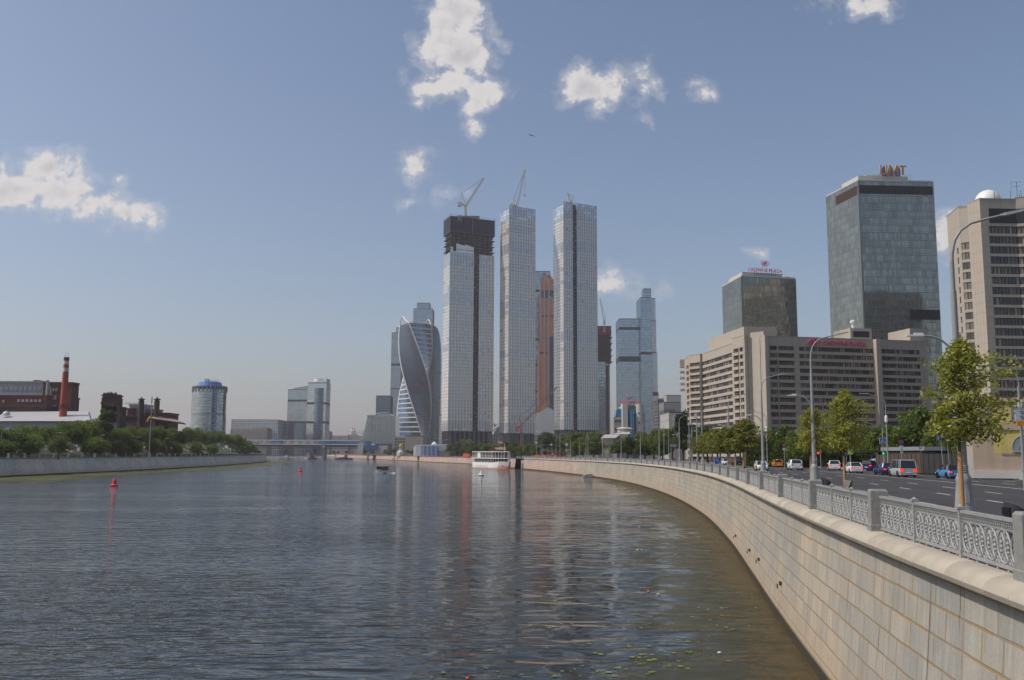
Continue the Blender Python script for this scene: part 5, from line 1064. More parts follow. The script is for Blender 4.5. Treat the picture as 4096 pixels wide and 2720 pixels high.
# works with two capped stacks
t_ = thing('industrial_works', 'low grey and brick works carrying two dark capped stacks', 'factory', (XD(570,470),470,5)); D = 470
brick_block(t_, 'grey_hall', 516, 575, 1622, D, 12, 'render_grey', rows=((1628,1634,522,548,1),), wm='dark'); brick_block(t_, 'brick_hall', 508, 535, 1638, D-2, 10, 'brick_red'); brick_block(t_, 'grey_hall', 575, 621, 1641, D+3, 10, 'concrete'); brick_block(t_, 'brick_hall', 582, 675, 1656, D-1, 14, 'brick_red'); brick_block(t_, 'brick_hall', 470, 620, 1668, D-3, 14, 'brick_dark')
for (px, yt_) in ((574,1606),(636,1606)):
    x = XD(px, D, 1630); zt = ZD(px, yt_, D); b_ = MB(); b_.lathe([(1.35,20),(1.35,zt)], (x,D-3,0), 14); b_.build('stack', 'brick_dark', t_)
    b_ = MB(); b_.lathe([(1.5,zt),(.9,zt+.5),(1.8,zt+.9),(1.7,zt+1.1),(.3,zt+1.6),(.25,zt+2.2)], (x,D-3,0), 14); b_.build('stack_cap', 'dark', t_)
b_ = MB(); b_.hprism([P(600,1672,D-8),P(625,1660,D),P(690,1672,D),P(738,1692,D-8)], (0,3,-.8)); b_.build('roof', 'roof_rust', t_)
crane('g', 'small horizontal crane far behind the two capped stacks', (XD(536,900),900,5), P(536,1614,900), P(484,1613,900), P(557,1616,900), up=2, w_=.8)
# ---- centre: sloped glass building, dark box
D = 1250; t_ = thing('office_building', 'glass office with inward-leaning pale blue corner beside the bridge head', 'office building', (XD(1520,D),D,5))
b_ = MB(); pxprism(b_, [(1447,1775),(1470,1662),(1510,1662),(1508,1655),(1560,1655),(1562,1662),(1582,1664),(1582,1775)], D, 45); b_.build('wall', 'glass_steel', t_)
b_ = MB()
for k in range(12): y0, y1 = 1775-(112)*k/12, 1775-112*(k+1)/12; xa = lambda y: 1447+(1775-y)/113*23; b_.add([P(xa(y0)+1,y0-1,D-.3),P(xa(y0)+26,y0-1,D-.3),P(xa(y1)+24,y1,D-.3),P(xa(y1)+1,y1,D-.3)], [(0,1,2,3)])
b_.build('sloped_glazing', 'glass_teal', t_)
b_ = MB(); b_.beam(P(1468,1662,D-.5),P(1508,1662,D-.5), 1.); b_.tube([P(1504,1656,D-.5),P(1525,1652,D-.5),P(1545,1652,D-.5),P(1562,1656,D-.5)], .8, 6)
for x in range(1490, 1580, 11): b_.beam(P(x,1664,D-.4),P(x-2,1775,D-.4), .5)
for y in range(1672, 1775, 9): b_.beam(P(1474,y,D-.4),P(1582,y,D-.4), .4)
b_.build('frame', 'galv', t_)
block('office_building', 'boxy dark navy glass block behind the leaning glass office', 1505, 1562, 1585, 1420, 30, 'glass_navy', fh=4, cw=3)
D = 1080; t_ = block('apartment_building', 'small pale house with long window rows below the twisted tower', 1578, 1622, 1750, D, 20, 'hotel_glass', fh=3.4, cw=3, fin=.9, bar=1.7, frame='beige')
block('apartment_building', 'plain beige blank-walled building below the twisted tower', 1620, 1692, 1746, D-5, 20, 'beige', fh=5, cw=5, fin=.2, bar=.3, frame='beige')
t_ = thing('chapel', 'tiny white chapel with a golden dome on the far bank', 'chapel', (XD(1602,1000),1000,5)); D = 1000; x = XD(1602,D); b_ = MB(); b_.lathe([(4,5),(4,8),(3.4,9.5),(1.3,11),(1.3,14)], (x,D,0), 8); b_.build('wall', 'beige_light', t_)
b_ = MB(); b_.lathe([(1.5,14),(2.1,15),(1.7,16.3),(.5,17.4),(.1,18.6)], (x,D,0), 12); b_.build('dome', 'gold', t_)
D = 880; t_ = thing('shed', 'white shed with vivid blue vertical stripes on the far quay', 'shed', (XD(1700,D),D,5)); b_ = MB(); x0, x1 = XD(1661,D), XD(1749,D); zt = ZD(1700,1779,D)
b_.box(x0,D,5,x1,D+14,zt); b_.box(x0-2,D+2,5,x0,D+14,zt-1.5); b_.build('wall', 'white', t_)
b_ = MB(); b_.box(XD(1683,D),D-.12,5.6,x1-.2,D+.1,zt-.8); b_.build('panel', 'render_grey', t_)
for k in range(4): b_ = MB(); x = XD(1697+16.5*k,D); b_.box(x,D-.25,5.6,x+1.3,D-.1,zt-.8); b_.build('stripe', 'bright_blue', t_)
t_ = thing('shed', 'grey hip-roofed pavilion right of the striped shed', 'shed', (XD(1770,D),D,5)); b_ = MB(); b_.hprism([P(1750,1803,D),P(1756,1783,D),P(1795,1779,D),P(1795,1803,D)], (0,12,0)); b_.build('roof', 'roof_metal', t_); b_ = MB(); b_.box(XD(1751,D),D+.5,5,XD(1793,D),D+12,ZD(1760,1803,D)); b_.build('wall', 'beige', t_)
b_ = MB(); b_.box(XD(1735,D+20),D+20,5,XD(1796,D+20),D+32,ZD(1760,1777,D+20)); b_.lathe([(3,ZD(1736,1778,D+20)),(2,ZD(1736,1772,D+20)),(.2,ZD(1736,1766,D+20))], (XD(1736,D+20),D+22,0), 6); b_.build('tent', 'white', t_)
block('office_building', 'low dark teal glass podium between the twisted and the netted tower', 1735, 1790, 1755, 1200, 30, 'glass_navy', fh=4, cw=4)
block('office_building', 'pale glass annex at the foot of the netted tower', 1757, 1776, 1662, 1180, 30, 'glass_cap', fh=4, cw=4)
block('office_building', 'dark low block between the netted and middle pale towers', 1968, 2012, 1742, 980, 20, 'concrete', fh=4, cw=2.5, fin=.8, frame='concrete_dark')
t_ = thing('pavilion_roof', 'dark glass roof with white curved braces between two pale towers', 'pavilion', (XD(1985,1500),1500,5)); b_ = MB(); pxprism(b_, [(1975,1745),(1975,1690),(1983,1700),(2002,1690),(2004,1745)], 1500, 20); b_.build('wall', 'glass_navy', t_); b_ = MB()
for o_ in (0, 8): b_.tube([P(1966+o_,1730,1498),P(1978+o_,1712,1498),P(2000+o_,1696,1498)], .9, 6)
b_.build('brace', 'white', t_)
# old yellowish house and construction wall on the right bank
D = 500; t_ = thing('old_house', 'old two-storey house with grey hipped roof and scaffolding among the trees', 'house', (XD(2440,D),D,5)); b_ = MB(); b_.box(XD(2412,D),D,5,XD(2455,D),D+10,ZD(2430,1752,D)); b_.box(XD(2450,D),D+6,5,XD(2515,D),D+18,ZD(2480,1735,D)); b_.build('wall', 'beige', t_)
b_ = MB(); b_.hprism([P(2408,1752,D-.5),P(2424,1738,D+3),P(2480,1738,D+3),P(2462,1752,D-.5)], (0,8,0)); b_.hprism([P(2440,1742,D+6),P(2475,1730,D+8),P(2515,1724,D+8),P(2522,1735,D+6)], (0,10,0)); b_.build('roof', 'roof_metal', t_)
b_ = MB(); b_.lathe([(4,ZD(2500,1728,D+12)),(4,ZD(2500,1716,D+12)),(5,ZD(2500,1715,D+12)),(3,ZD(2500,1710,D+12))], (XD(2500,D+12),D+12,0), 10); b_.build('cupola', 'beige_light', t_)
for k in range(3): b_ = MB(); x = XD(2416+12*k,D); b_.box(x,D-.1,8,x+.8,D+.2,9.6); b_.box(x,D-.1,11,x+.8,D+.2,12.4); b_.build('window', 'hotel_glass', t_)
b_ = MB()
for k in range(8): x = XD(2407+6*k,D-1.5); b_.beam((x,D-1.5,5),(x,D-1.5,15), .12)
for z in (7.5,10,12.5): b_.beam((XD(2407,D),D-1.5,z),(XD(2450,D),D-1.5,z), .12)
b_.build('scaffold', 'roof_rust', t_)
D = 475; t_ = thing('site_hoarding', 'long beige site wall behind the yellowish trees and orange barriers', 'wall', (XD(2330,D),D,5)); b_ = MB(); b_.box(XD(2262,D),D,5,XD(2435,D),D+.6,ZD(2340,1797,D)); b_.box(XD(2262,D),D-.1,ZD(2340,1797,D)-.3,XD(2435,D),D+.7,ZD(2340,1797,D)+.1); b_.build('panel', 'panel_tan', t_)
# ---- bridge
t_ = thing('covered_bridge', 'long covered pedestrian bridge with blue glazing and white trusses', 'bridge', (XD(1250,1200),1200,0)); D = 1200.
x0, x1 = XD(955,D), XD(1440,D); zr = ZD(1200,1761,D); zf = ZD(1200,1777,D); zu = ZD(1200,1790,D)
b_ = MB(); b_.box(x0,D,zr-.7,x1,D+16,zr+.5); b_.box(x0,D-.5,zf-.6,x1,D+16,zf+.5); b_.build('deck', 'white', t_)
b_ = MB(); b_.box(x0,D+.5,zf-3.5,x1,D+15,zf-.7); b_.box(x0,D+.2,zu-1.2,x1,D+15.5,zu-.3)
b_.build('lower_deck', 'concrete_dark', t_)
b_ = MB(); curtain(b_, (XD(1270,D),D+1.2),(x1,D+1.2),zf+.4,zr-.6,40,1,0,(.12,.1,1),None); curtain(b_, (x0,D+1.2),(XD(995,D),D+1.2),zf+.4,zr-.6,6,1,0,(.12,.1,1),None); curtain(b_, (XD(1082,D),D+1.2),(XD(1122,D),D+1.2),zf+.4,zr-.6,8,1,0,(.12,.1,1),None); b_.build('blue_glazing', ['glass_bright_blue','blue_paint'], t_)
b_ = MB(); curtain(b_, (XD(995,D),D+6),(XD(1270,D),D+6),zf+.4,zr-.6,50,1,0,(.12,.1,1),None); b_.build('clear_glazing', ['glass_cap','galv'], t_)
for px in (1023,1056,1152,1184,1216,1247):
    b_ = MB(); xa = XD(px,D)
    for dx in (-2.6,-.9,.9,2.6): b_.beam((xa+dx*.25,D+.4,zr-.6),(xa+dx,D+.4,zf+.4), .45)
    b_.build('truss', 'white', t_)
b_ = MB()
for (px, w_) in ((1293,4),): b_.box(XD(px-5,D),D+2,-1,XD(px+5,D),D+14,zu-.3); b_.box(XD(px-6,D),D-1,zu-1,XD(px+6,D),D+1,zf+2)
b_.build('pier', 'concrete', t_)
t_ = thing('bridge_hall', 'white stepped bridge entrance hall with deep blue glazing', 'pavilion', (XD(1450,1150),1150,5)); D = 1150; b_ = MB(); pxprism(b_, [(1428,1815),(1432,1771),(1456,1771),(1450,1815)], D, 20); b_.box(XD(1450,D),D+4,5,XD(1545,D),D+22,ZD(1490,1782,D)); b_.build('wall', 'beige_light', t_)
b_ = MB(); pxprism(b_, [(1458,1800),(1466,1770),(1480,1770),(1480,1800)], D-1, 10); pxprism(b_, [(1482,1795),(1486,1780),(1508,1780),(1514,1795)], D-1, 10); b_.build('glazing', 'blue_paint', t_)
# far wooded shore beyond the bridge
for j, (px, py, D, wd) in enumerate(((1065,1800,1900,1.9),(1095,1798,1950,2.2),(1125,1797,2000,2.2),(1155,1797,2000,2.2),(1190,1798,2050,2.2),(1225,1799,2050,2.),(1255,1798,1900,2.),(1280,1797,1700,1.8))):
    tree(TP[j % 4], XD(px, max(D,2240) if j < 6 else D), max(D,2240) if j < 6 else D, 3.6, 17, '%s distant tree clump seen under the bridge, from the left' % ORD[j], 'distant trees under the bridge', wd)
for j, (px, py, D) in enumerate(((1460,1795,1100),(1490,1798,1080),(1540,1798,1040),(1556,1795,1030),(1574,1792,1010),(1630,1797,980),(1648,1800,960),(1336,1801,1330),(1352,1803,1300),(1386,1800,1280),(1264,1803,1250))):
    tree(TP[j % 4], XD(px, D), D, 5, max(5, ZD(px, py, D)-5), '%s small dark tree along the far embankment near the chapel' % ORD[j], 'small trees on the far embankment', 1.3)
for j, (px, py, D) in enumerate(((1800,1772,850),(1830,1765,850),(1862,1752,860),(1895,1758,850),(1925,1768,840),(1955,1772,830),(1812,1800,800),(1846,1790,800))):
    tree(TP[(j+1) % 4], XD(px, D), D, 5, ZD(px, py, D)-5, '%s tree at the foot of the netted unfinished tower' % ORD[j], 'trees below the netted tower', 1.2)
# ================================================================= HOTEL, GREEN TOWERS, STONE TOWER, YELLOW BUILDING
def frame(p0, p1):
    u = (p1-p0); u.z = 0; L = u.length; u /= L; n = Vector((u.y, -u.x, 0))     # local: x along, y inwards, z up
    X = Matrix(((u.x, -n.x, 0, p0.x), (u.y, -n.y, 0, p0.y), (0, 0, 1, 0), (0, 0, 0, 1))); return X, L
def stone_face(t_, p0, p1, z0, z1, fh, nfl, par, segs, m='panel_grey', rec=.45, wh=1.9, name='facade', pane=1.25, budget=None, seam=3.6):
    """stone-clad wall with recessed ribbon windows; segs = (f0, f1, kind) along the wall; par = parapet height"""
    X, L = frame(p0, p1); b_ = MB(X); ed = [0.]
    for (a, b, k) in segs: ed += [a*L, b*L]
    ed.append(L); b_.box(0, rec+.9, z0, L, rec+1.2, z1-.4, 1)
    for i in range(0, len(ed), 2):
        if ed[i+1]-ed[i] > .05: b_.box(ed[i], 0, z0, ed[i+1], rec+1.2, z1, 0)
    for (a, b, k) in segs:
        zt = z1-par; b_.box(a*L, .02, zt, b*L, rec+1.2, z1-.003, 0)
        if k == 's': continue
        for f in range(nfl):
            zc = zt-fh*f-wh; zb = max(z0, zt-fh*(f+1))
            b_.box(a*L, (.02 if k != 'b' else -.35), zb, b*L, rec+1.2, zc, 0)
    b_.box(-.1, -.1, z1, L+.1, rec+1.3, z1+.25, 0)
    x = seam                                     # panel joints
    while x < L:
        b_.box(x-.035, -.004, z0, x+.035, .03, z1, 2) if all(not (a*L-.1 < x < b*L+.1) for a, b, k in segs) else b_.box(x-.035, .012, z1-par+.02, x+.035, .04, z1, 2)
        x += seam
    for f in range(nfl+1): z = z1-par-fh*f; [b_.box(ed[i], -.004, z-.03, ed[i+1], .03, z+.03, 2) for i in range(0, len(ed), 2) if ed[i+1]-ed[i] > .1]
    b_.build(name, [m, 'dark', 'joint'], t_)
    rr = random.Random(int(L*100)); 
    for (a, b, k) in segs:
        if k == 's':
            w_ = MB(X); w_.box(a*L, rec+.6, z0, b*L, rec+.7, z1-par, 0)
            for f in range(nfl+1): z = z1-par-fh*f; w_.box(a*L, rec+.5, z-.5, b*L, rec+.62, z, 1)
            w_.build('glazed_strip', ['hotel_glass', 'band_dark'], t_); continue
        for f in range(nfl):
            zt = z1-par-fh*f; zb = zt-wh; w_ = MB(X); n = max(1, round((b-a)*L/pane)); dx = (b-a)*L/n; dp = rec+(.75 if k == 'b' else 0)
            cur = rr.random() < .5
            for i in range(n):
                xa = a*L+dx*i
                if rr.random() < .25: cur = not cur
                w_.box(xa+.04, dp, zb, xa+dx-.04, dp+.06, zt, 0)
                if cur and k != 'd': w_.box(xa+.08, dp-.015, zb+.1, xa+dx*(.5+.45*rr.random()), dp-.004, zt-.05, 1)
                w_.box(xa-.05, dp-.12, zb, xa+.05, dp+.02, zt, 2)
            if k == 'b':
                for h_ in (.35, .65, .95): w_.box(a*L, -.33, zb+h_-.0, b*L, -.27, zb+h_+.06, 3)
            w_.build('window', ['hotel_glass', 'curtain', 'band_dark', 'galv' if k != 'b' else 'roof_rust'], t_)
hp = corners(400, [(3047,1344),(3007,1352),(2976.5,1352),(2928,1365),(2928,1375),(2808,1417),(2787,1417),(2763,1423),(2721,1436),(3487,1359),(3510,1359),(3580,1359.5),(3597,1361),(3708,1366)])
HZ = hp[0].z; hp = [Vector((p.x, p.y, 0)) for p in hp]
t_ = thing('hotel', 'broad stone-clad hotel with balconies and red letters across its roof edge', 'hotel', (hp[0].x, hp[0].y, 5.1))
d = (hp[9]-hp[0]).normalized(); n = Vector((d.y, -d.x, 0)); A0 = hp[0]; A1 = A0+d*(hp[13]-hp[0]).dot(d)
FH = 3.22; L0 = (A1-A0).length; fx = lambda px: (XD(px, (A0.y+A1.y)/2, 1360)-XD(3047, (A0.y+A1.y)/2, 1344))/(XD(3708, (A0.y+A1.y)/2, 1366)-XD(3047, (A0.y+A1.y)/2, 1344))
stone_face(t_, A0, A1, 5, HZ, FH, 15, 4.1, [(fx(3076),fx(3105),'w'),(fx(3109),fx(3171),'b'),(fx(3191),fx(3487),'w'),(fx(3510),fx(3580),'b'),(fx(3582),fx(3678),'w')], budget=1)
X, L = frame(A0, A1); b_ = MB(X)
for f in (0., fx(3486)): b_.box(f*L+.05, -2.6, 5, f*L+1.0+ (1.4 if f else .6), .0, HZ+.1)
b_.box(fx(3105)*L, -.3, 5, fx(3108)*L, 0, HZ-3.9); b_.build('fin_wall', 'panel_tan', t_)
# recessed corner with dark glazed strip, then its pier
q0 = hp[2]+n*.2; q1 = A0+d*.05
c1 = q0+d*3.4; c2 = q0+d*6.2
stone_face(t_, q0, c1, 5, HZ, FH, 15, 4.1, [], name='corner_pier')
X, L = frame(c1, A0+Vector((0,.6,0))); b_ = MB(X); b_.box(0,.7,5,L,.9,HZ-4,0)
for f in range(16): z = HZ-4-FH*f; b_.box(0,.55,z-.7,L,.7,z,1)
b_.box(0,.3,HZ-4,L,1.2,HZ,2); b_.build('glazed_strip', ['hotel_glass','band_dark','panel_grey'], t_)
# side wing going back
w_end = hp[5]
stone_face(t_, hp[3], q0, 5, HZ+1.2, FH, 15, 5.0, [(.10,.52,'b'),(.60,.86,'w')], m='panel_tan', name='side_facade')
stone_face(t_, hp[5], hp[4], 5, HZ, FH, 15, 4.1, [(.0,.985,'w')], m='panel_tan', name='side_facade')
stone_face(t_, hp[7]+Vector((-1.2,0,0)), hp[5]+Vector((-1.2,-.6,0)), 5, HZ, FH, 15, 4.1, [(.10,.98,'b')], m='panel_tan', name='balcony_bay', wh=2.05)
stone_face(t_, hp[8]+Vector((2.2,0,0)), hp[7]+Vector((-.8,0,0)), 5, HZ-.3, FH, 15, 4.1, [(.40,.95,'b')], m='panel_tan', name='balcony_bay', wh=2.05)
# protruding end balconies
for f in range(4): b_ = MB(); z = HZ-.3-4.1-FH*(f+1); b_.box(hp[8].x-.2, hp[8].y-.4, z, hp[8].x+3, hp[8].y+3.2, z+1.15); b_.build('end_balcony', 'panel_tan', t_)
b_ = MB(); b_.box(hp[8].x-.2, hp[8].y-.4, HZ-4.6, hp[8].x+3, hp[8].y+3.2, HZ-.3); b_.build('end_balcony', 'panel_tan', t_)
# body behind faces + roof
b_ = MB(); bk = 16.; b_.prism([(v.x, v.y) for v in (A0-n*2, A1-n*1.5, A1-n*bk, A0-n*bk-d*2)], 5, HZ-.6); b_.prism([(v.x, v.y) for v in (hp[2]+Vector((1.8,1.9,0)), hp[2]+Vector((15,0,0))-n*3, hp[8]+Vector((16,0,0)), hp[8]+Vector((4.2,0,0)), hp[5]+Vector((1.9,0,0)))], 5, HZ-.7)
b_.build('roof', 'panel_grey', t_)
b_ = MB(); r_ = A1-n*.5; b_.prism([(v.x, v.y) for v in (A1, A1+Vector((.5,22,0)), A1+Vector((-14,22,0)), A1-n*2)], 5, HZ); b_.build('end_wall', 'panel_grey', t_)
def pent(name, pts, D0, ybase, depth, m='panel_grey', lm='panel_tan'):
    c = corners(D0, pts); zt = c[0].z; C_, L_, R_ = [Vector((p.x, p.y, 0)) for p in c]; zb = HZ-1.5; 
    b_ = MB(); B_ = L_+R_-C_; b_.prism([(v.x, v.y) for v in (C_, R_, B_, L_)], zb, zt); o = b_.build(name, m, t_)
    b_ = MB(); X, L = frame(L_, C_); b_.X = X; b_.box(0,-.06,zb,L,-.005,zt-.01); b_.build('sunlit_tone_face', lm, t_); X, L = frame(C_, R_); return X, L, zt  # lighter skin on the sunward face, sunlight put into its colour
X, L, zt = pent('penthouse', [(2976,1306),(2836,1357),(3107,1309)], 425, 0, 20)
b_ = MB(X)
for k in range(7): b_.box(k*L/7-.04,-.02,HZ-1,k*L/7+.04,.02,zt)
b_.build('joints', 'joint', t_)
X, L, zt = pent('plant_room', [(3401,1312),(3335,1328),(3486,1314)], 420, 0, 12)
b_ = MB(X); b_.box(L*.12,-.08,zt-4.2,L*.88,.02,zt-1.4); b_.build('louvre', 'dark', t_)
X, L, zt = pent('plant_room', [(3639,1313),(3552,1332),(3712,1316)], 421, 0, 12)
X, L, zt = pent('plant_room', [(3054,1325),(3001,1331),(3082,1328)], 404, 0, 6)
b_ = MB(); q = P(3412,1306,425); b_.lathe([(.7,-2),(.7,1),(1.3,1.6),(1.3,2.6),(.5,3)], q, 10); b_.build('roof_vent', 'white', t_)
sg = thing('roof_sign', 'large red hotel letters with oval emblem on the hotel parapet', 'sign', tuple(A0+d*30+n*.3+Vector((0,0,HZ-3))))
X, L = frame(A0, A1); ang = math.atan2(d.y, d.x); xm = (fx(3285)+fx(3456))/2*L; q = A0+d*xm+n*.25; text('lettering', 'CROWNE PLAZA', 2.75, 'letter_red', sg, (q.x, q.y, HZ-2.15), rz=ang, ext=.12, bold=.02)
def emblem(sg, q, d, n, rw, rh, m, tk=.16):
    b_ = MB(); b_.tube([q+d*(rw*math.cos(a))+Vector((0,0,rh*math.sin(a))) for a in np.linspace(0, 2*math.pi, 25)[:-1]], tk, 5, closed=True)
    for k in (-1, 0, 1): b_.tube([q+d*(rw*.52*t)+Vector((0,0,rh*(.33*k+.22*math.sin(t*3.1+k)))) for t in np.linspace(-1, 1, 12)], tk*1.35, 5)
    b_.build('emblem', m, sg)
xm = (fx(3222)+fx(3276))/2*L; emblem(sg, A0+d*xm+n*.3+Vector((0,0,HZ-2.1)), d, n, 3.0, 1.45, 'letter_red', .18)
# ---- green glass towers
def green_tower(name, lab, D0, pts, nc, ns, fh, darkb, zb=5.):
    c = corners(D0, pts); zt = c[0].z; C_, L_, R_ = [Vector((p.x, p.y, 0)) for p in c]; B_ = L_+R_-C_; t_ = thing(name, lab, 'office building', (C_.x, C_.y, 5)); nr = round((zt-zb)/fh)
    rr = random.Random(lab); tone = [[rr.random() for _ in range(200)] for _ in range(nr)]
    def fn(c, r):
        f = (r+.5)/nr
        if darkb(c, f): return 2
        return 0 if tone[r][c//3] > .3 else 4
    mts = ['glass_green', 'glass_green_line', 'band_dark', 'panel_tan', 'glass_green2']
    b_ = MB(); curtain(b_, C_, R_, zb, zt, nc, nr, fn, (.10, .08, 1), (.28, .07, 1), jit=.004); b_.build('front_facade', mts, t_)
    b_ = MB(); curtain(b_, L_, C_, zb, zt, ns, nr, fn, (.10, .08, 1), (.28, .07, 1), jit=.004); b_.build('side_facade', mts, t_)
    b_ = MB()
    for (a, b) in ((C_, R_), (L_, C_)):
        X, L = frame(a, b); b_.X = X
        for r in range(nr): z = zb+(zt-zb)*(r+.26)/nr; b_.box(0, -.06, z-.07, L, 0, z+.07)
    b_.X = None; u = (R_-C_).normalized(); v = (L_-C_).normalized(); b_.prism([((C_+w).x, (C_+w).y) for w in (v*.9-u*.12, -u*.12-v*.12, u*.9-v*.12, u*.9+v*.9)], zb, zt); b_.build('corner_trim', 'glass_green_line', t_)
    b_ = MB(); curtain(b_, R_, B_, zb, zt, ns, nr, 0, None, None); curtain(b_, B_, L_, zb, zt, nc, nr, 0, None, None); b_.build('rear_facade', mts, t_)
    b_ = MB(); m_ = (C_+B_)/2; b_.prism([((p+(m_-p)*.01).x, (p+(m_-p)*.01).y) for p in (C_, R_, B_, L_)], zt, zt+.9); b_.build('roof_edge', 'beige_light', t_); return t_, C_, L_, R_, zt
mat('glass_green_line', (.19,.22,.205), .3, .3); glass('glass_green2', (.30,.305,.27), .7, .06, .2, .03)
t_, C_, L_, R_, zt = green_tower('office_tower', 'shorter green glass tower behind the hotel with red letters on its roof', 432, [(2964,1107),(2889,1148),(3183,1118)], 42, 18, 3.6, lambda c, f: False)
u = (R_-C_).normalized(); v = (L_-C_).normalized(); b_ = MB(); b_.prism([((C_+w).x, (C_+w).y) for w in (u*1+v*1, u*22+v*1, u*22+v*20, u*1+v*20)], zt, zt+2.6); b_.prism([((C_+w).x, (C_+w).y) for w in (u*24+v*3, u*27+v*3, u*27+v*8, u*24+v*8)], zt, zt+1.8); b_.build('roof_house', 'beige_light', t_)
b_ = MB()
for k in range(9): q = C_+v*(3+3*k)+u*1; b_.box(q.x,q.y,zt,q.x+1.2,q.y+1.2,zt+rnd.uniform(.8,2))
b_.build('roof_units', 'galv', t_)
sg = thing('roof_sign', 'free-standing dark red rooftop letters and oval emblem on the shorter green tower', 'sign', (XD(3070,436),436,zt+3)); an = math.atan2(u.y, u.x)
q = C_+u*12.8+v*.5; text('lettering', 'CROWNE PLAZA', 2.3, 'letter_red', sg, (q.x, q.y, zt+3.7), rz=an, ext=.1)
emblem(sg, q+Vector((0,0,zt+7.2)), u, None, 2.1, 1.05, 'letter_red', .13)
b_ = MB()
for k in range(-5, 6): w = q+u*(k*1.1)+v*.3; b_.beam((w.x,w.y,zt+1.5),(w.x,w.y,zt+(5 if abs(k) > 1 else 8)), .12)
b_.build('sign_frame', 'dark', sg)
t_, C_, L_, R_, zt = green_tower('office_tower', 'tallest green glass tower at the right with dark top band and orange rooftop letters', 470, [(3431,723),(3304,789),(3733,729)], 42, 22, 3.9, lambda c, f: f > .955 and False)
def band(y0, y1, fa, fb, a, b, m):
    X, L = frame(a, b); b_ = MB(X); b_.box(fa*L, -.16, y0, fb*L, -.02, y1); 
    for k in range(60): x = fa*L+(fb-fa)*L*k/60; b_.box(x, -.2, y0, x+.05, -.16, y1)
    b_.build('louvre_band', m, t_)
band(zt-6.8, zt-2.3, .015, .985, C_, R_, 'dark'); band(zt-7.2, zt-2.4, .32, .985, L_, C_, 'brick_dark')
zbd = ZD(3600, 1250, 471); band(zbd-3.6, zbd+1.6, .60, .995, C_, R_, 'dark')
u = (R_-C_).normalized(); v = (L_-C_).normalized(); b_ = MB(); b_.prism([((C_+w).x, (C_+w).y) for w in (u*1.5+v*2, u*28+v*2, u*28+v*18, u*1.5+v*18)], zt, zt+3.4); b_.prism([((C_+w).x, (C_+w).y) for w in (u*8+v*6, u*27+v*6, u*27+v*16, u*8+v*16)], zt+3.4, zt+5.2)
b_.build('roof_house', 'beige_light', t_)
sg = thing('roof_sign', 'big orange rooftop letters backed by blue pointed shapes on the tallest green tower', 'sign', tuple(C_+u*19+Vector((0,0,zt+3)))); an = math.atan2(u.y, u.x)
q = C_+u*19.6+v*.8; text('lettering', 'ЦМТ', 6.6, 'letter_orange', sg, (q.x, q.y, zt+6.0), rz=an, ext=.4, bold=.07)
b_ = MB()
for k in (-1, 0, 1):
    c = q+u*(k*3.6-.2)+v*1.4; b_.hprism([c+u*x+Vector((0,0,zt+z)) for x, z in ((-1.3,3.4),(-1.6,5.5),(-1.2,7.8),(0,9.2),(1.2,7.8),(1.6,5.5),(1.3,3.4))], v*.5)
b_.build('backdrop', 'bright_blue', sg)
b_ = MB()
for k in range(-7, 8): w = q+u*(k*1.4)+v*1; b_.beam((w.x,w.y,zt+.5),(w.x,w.y,zt+4.5), .16)
b_.build('sign_frame', 'galv', sg)
# ---- stone tower at the right edge
tp = corners(300, [(3917.6,795),(4061,798),(3869,815),(3834,821),(3787,861)]); TZ = tp[0].z; tp = [Vector((p.x, p.y, 0)) for p in tp]
t_ = thing('stone_tower', 'tall stone-clad tower at the right edge carrying a white dome', 'office building', (tp[0].x, tp[0].y, 5.1)); dd = (tp[1]-tp[0]).normalized(); E_ = tp[1]+Vector((.93,-.37,0))*24
fl = 3.42; NF = 25
stone_face(t_, tp[0], tp[1], 5, TZ, fl, 20, 9.2, [(.21,1.,'w')], name='front_facade', wh=2.5)
stone_face(t_, tp[1], E_, 5, TZ+.6, fl, 20, 9.8, [(.0,1.,'w')], name='front_facade', wh=2.5)
b_ = MB(); X, L = frame(tp[0], tp[1]); b_.X = X; b_.box(.24*L,-.03,TZ-8.2,L,.2,TZ-3.2); X, L = frame(tp[1], E_); b_.X = X; b_.box(0,-.03,TZ-8.2,L,.2,TZ-3.2); b_.build('louvre_band', 'dark', t_)
stone_face(t_, tp[2], tp[0], 5, TZ, fl, 20, 4, [], m='panel_tan', name='side_pier', seam=1.6)
stone_face(t_, tp[3], tp[2], 5, TZ-1, fl, 20, 12.2, [(.08,.95,'w')], m='panel_tan', name='window_bay', wh=2.4, rec=.25)
stone_face(t_, tp[4], tp[3], 5, TZ-.5, fl, 20, 13.6, [(.70,.80,'d')], m='panel_tan', name='side_facade', wh=2.2, rec=.25, seam=3.)
b_ = MB(); b_.prism([(v.x, v.y) for v in (tp[0]+Vector((1.2,2.4,0)), tp[1]+Vector((0,2.4,0)), E_+Vector((0,3,0)), E_+Vector((0,26,0)), tp[4]+Vector((9,14,0)), tp[4]+Vector((1.6,.5,0)), tp[3]+Vector((1.6,1.6,0)))], 5, TZ-.6); b_.build('roof', 'panel_grey', t_)
X, L = frame(tp[4], tp[3]); b_ = MB(X)
for f in range(20): z = TZ-13.6-fl*f; b_.box(L*.42, -.9, z-3.2, L*.66, 0, z-2.2) if f > 7 else None
b_.build('balcony', 'panel_tan', t_)
ob_ = thing('office_slab', 'dark stone office slab standing beyond the right edge, seen mirrored in the green towers', 'office building', (232, 300, 5.1))
q1_, q2_, q3_ = Vector((300, 318, 0)), Vector((226, 330, 0)), Vector((226, 262, 0))
stone_face(ob_, q1_, q2_, 5, 118, 3.4, 30, 9, [(.04,.48,'w'),(.52,.96,'w')], name='rear_facade', wh=2.2, pane=3.5, seam=9)
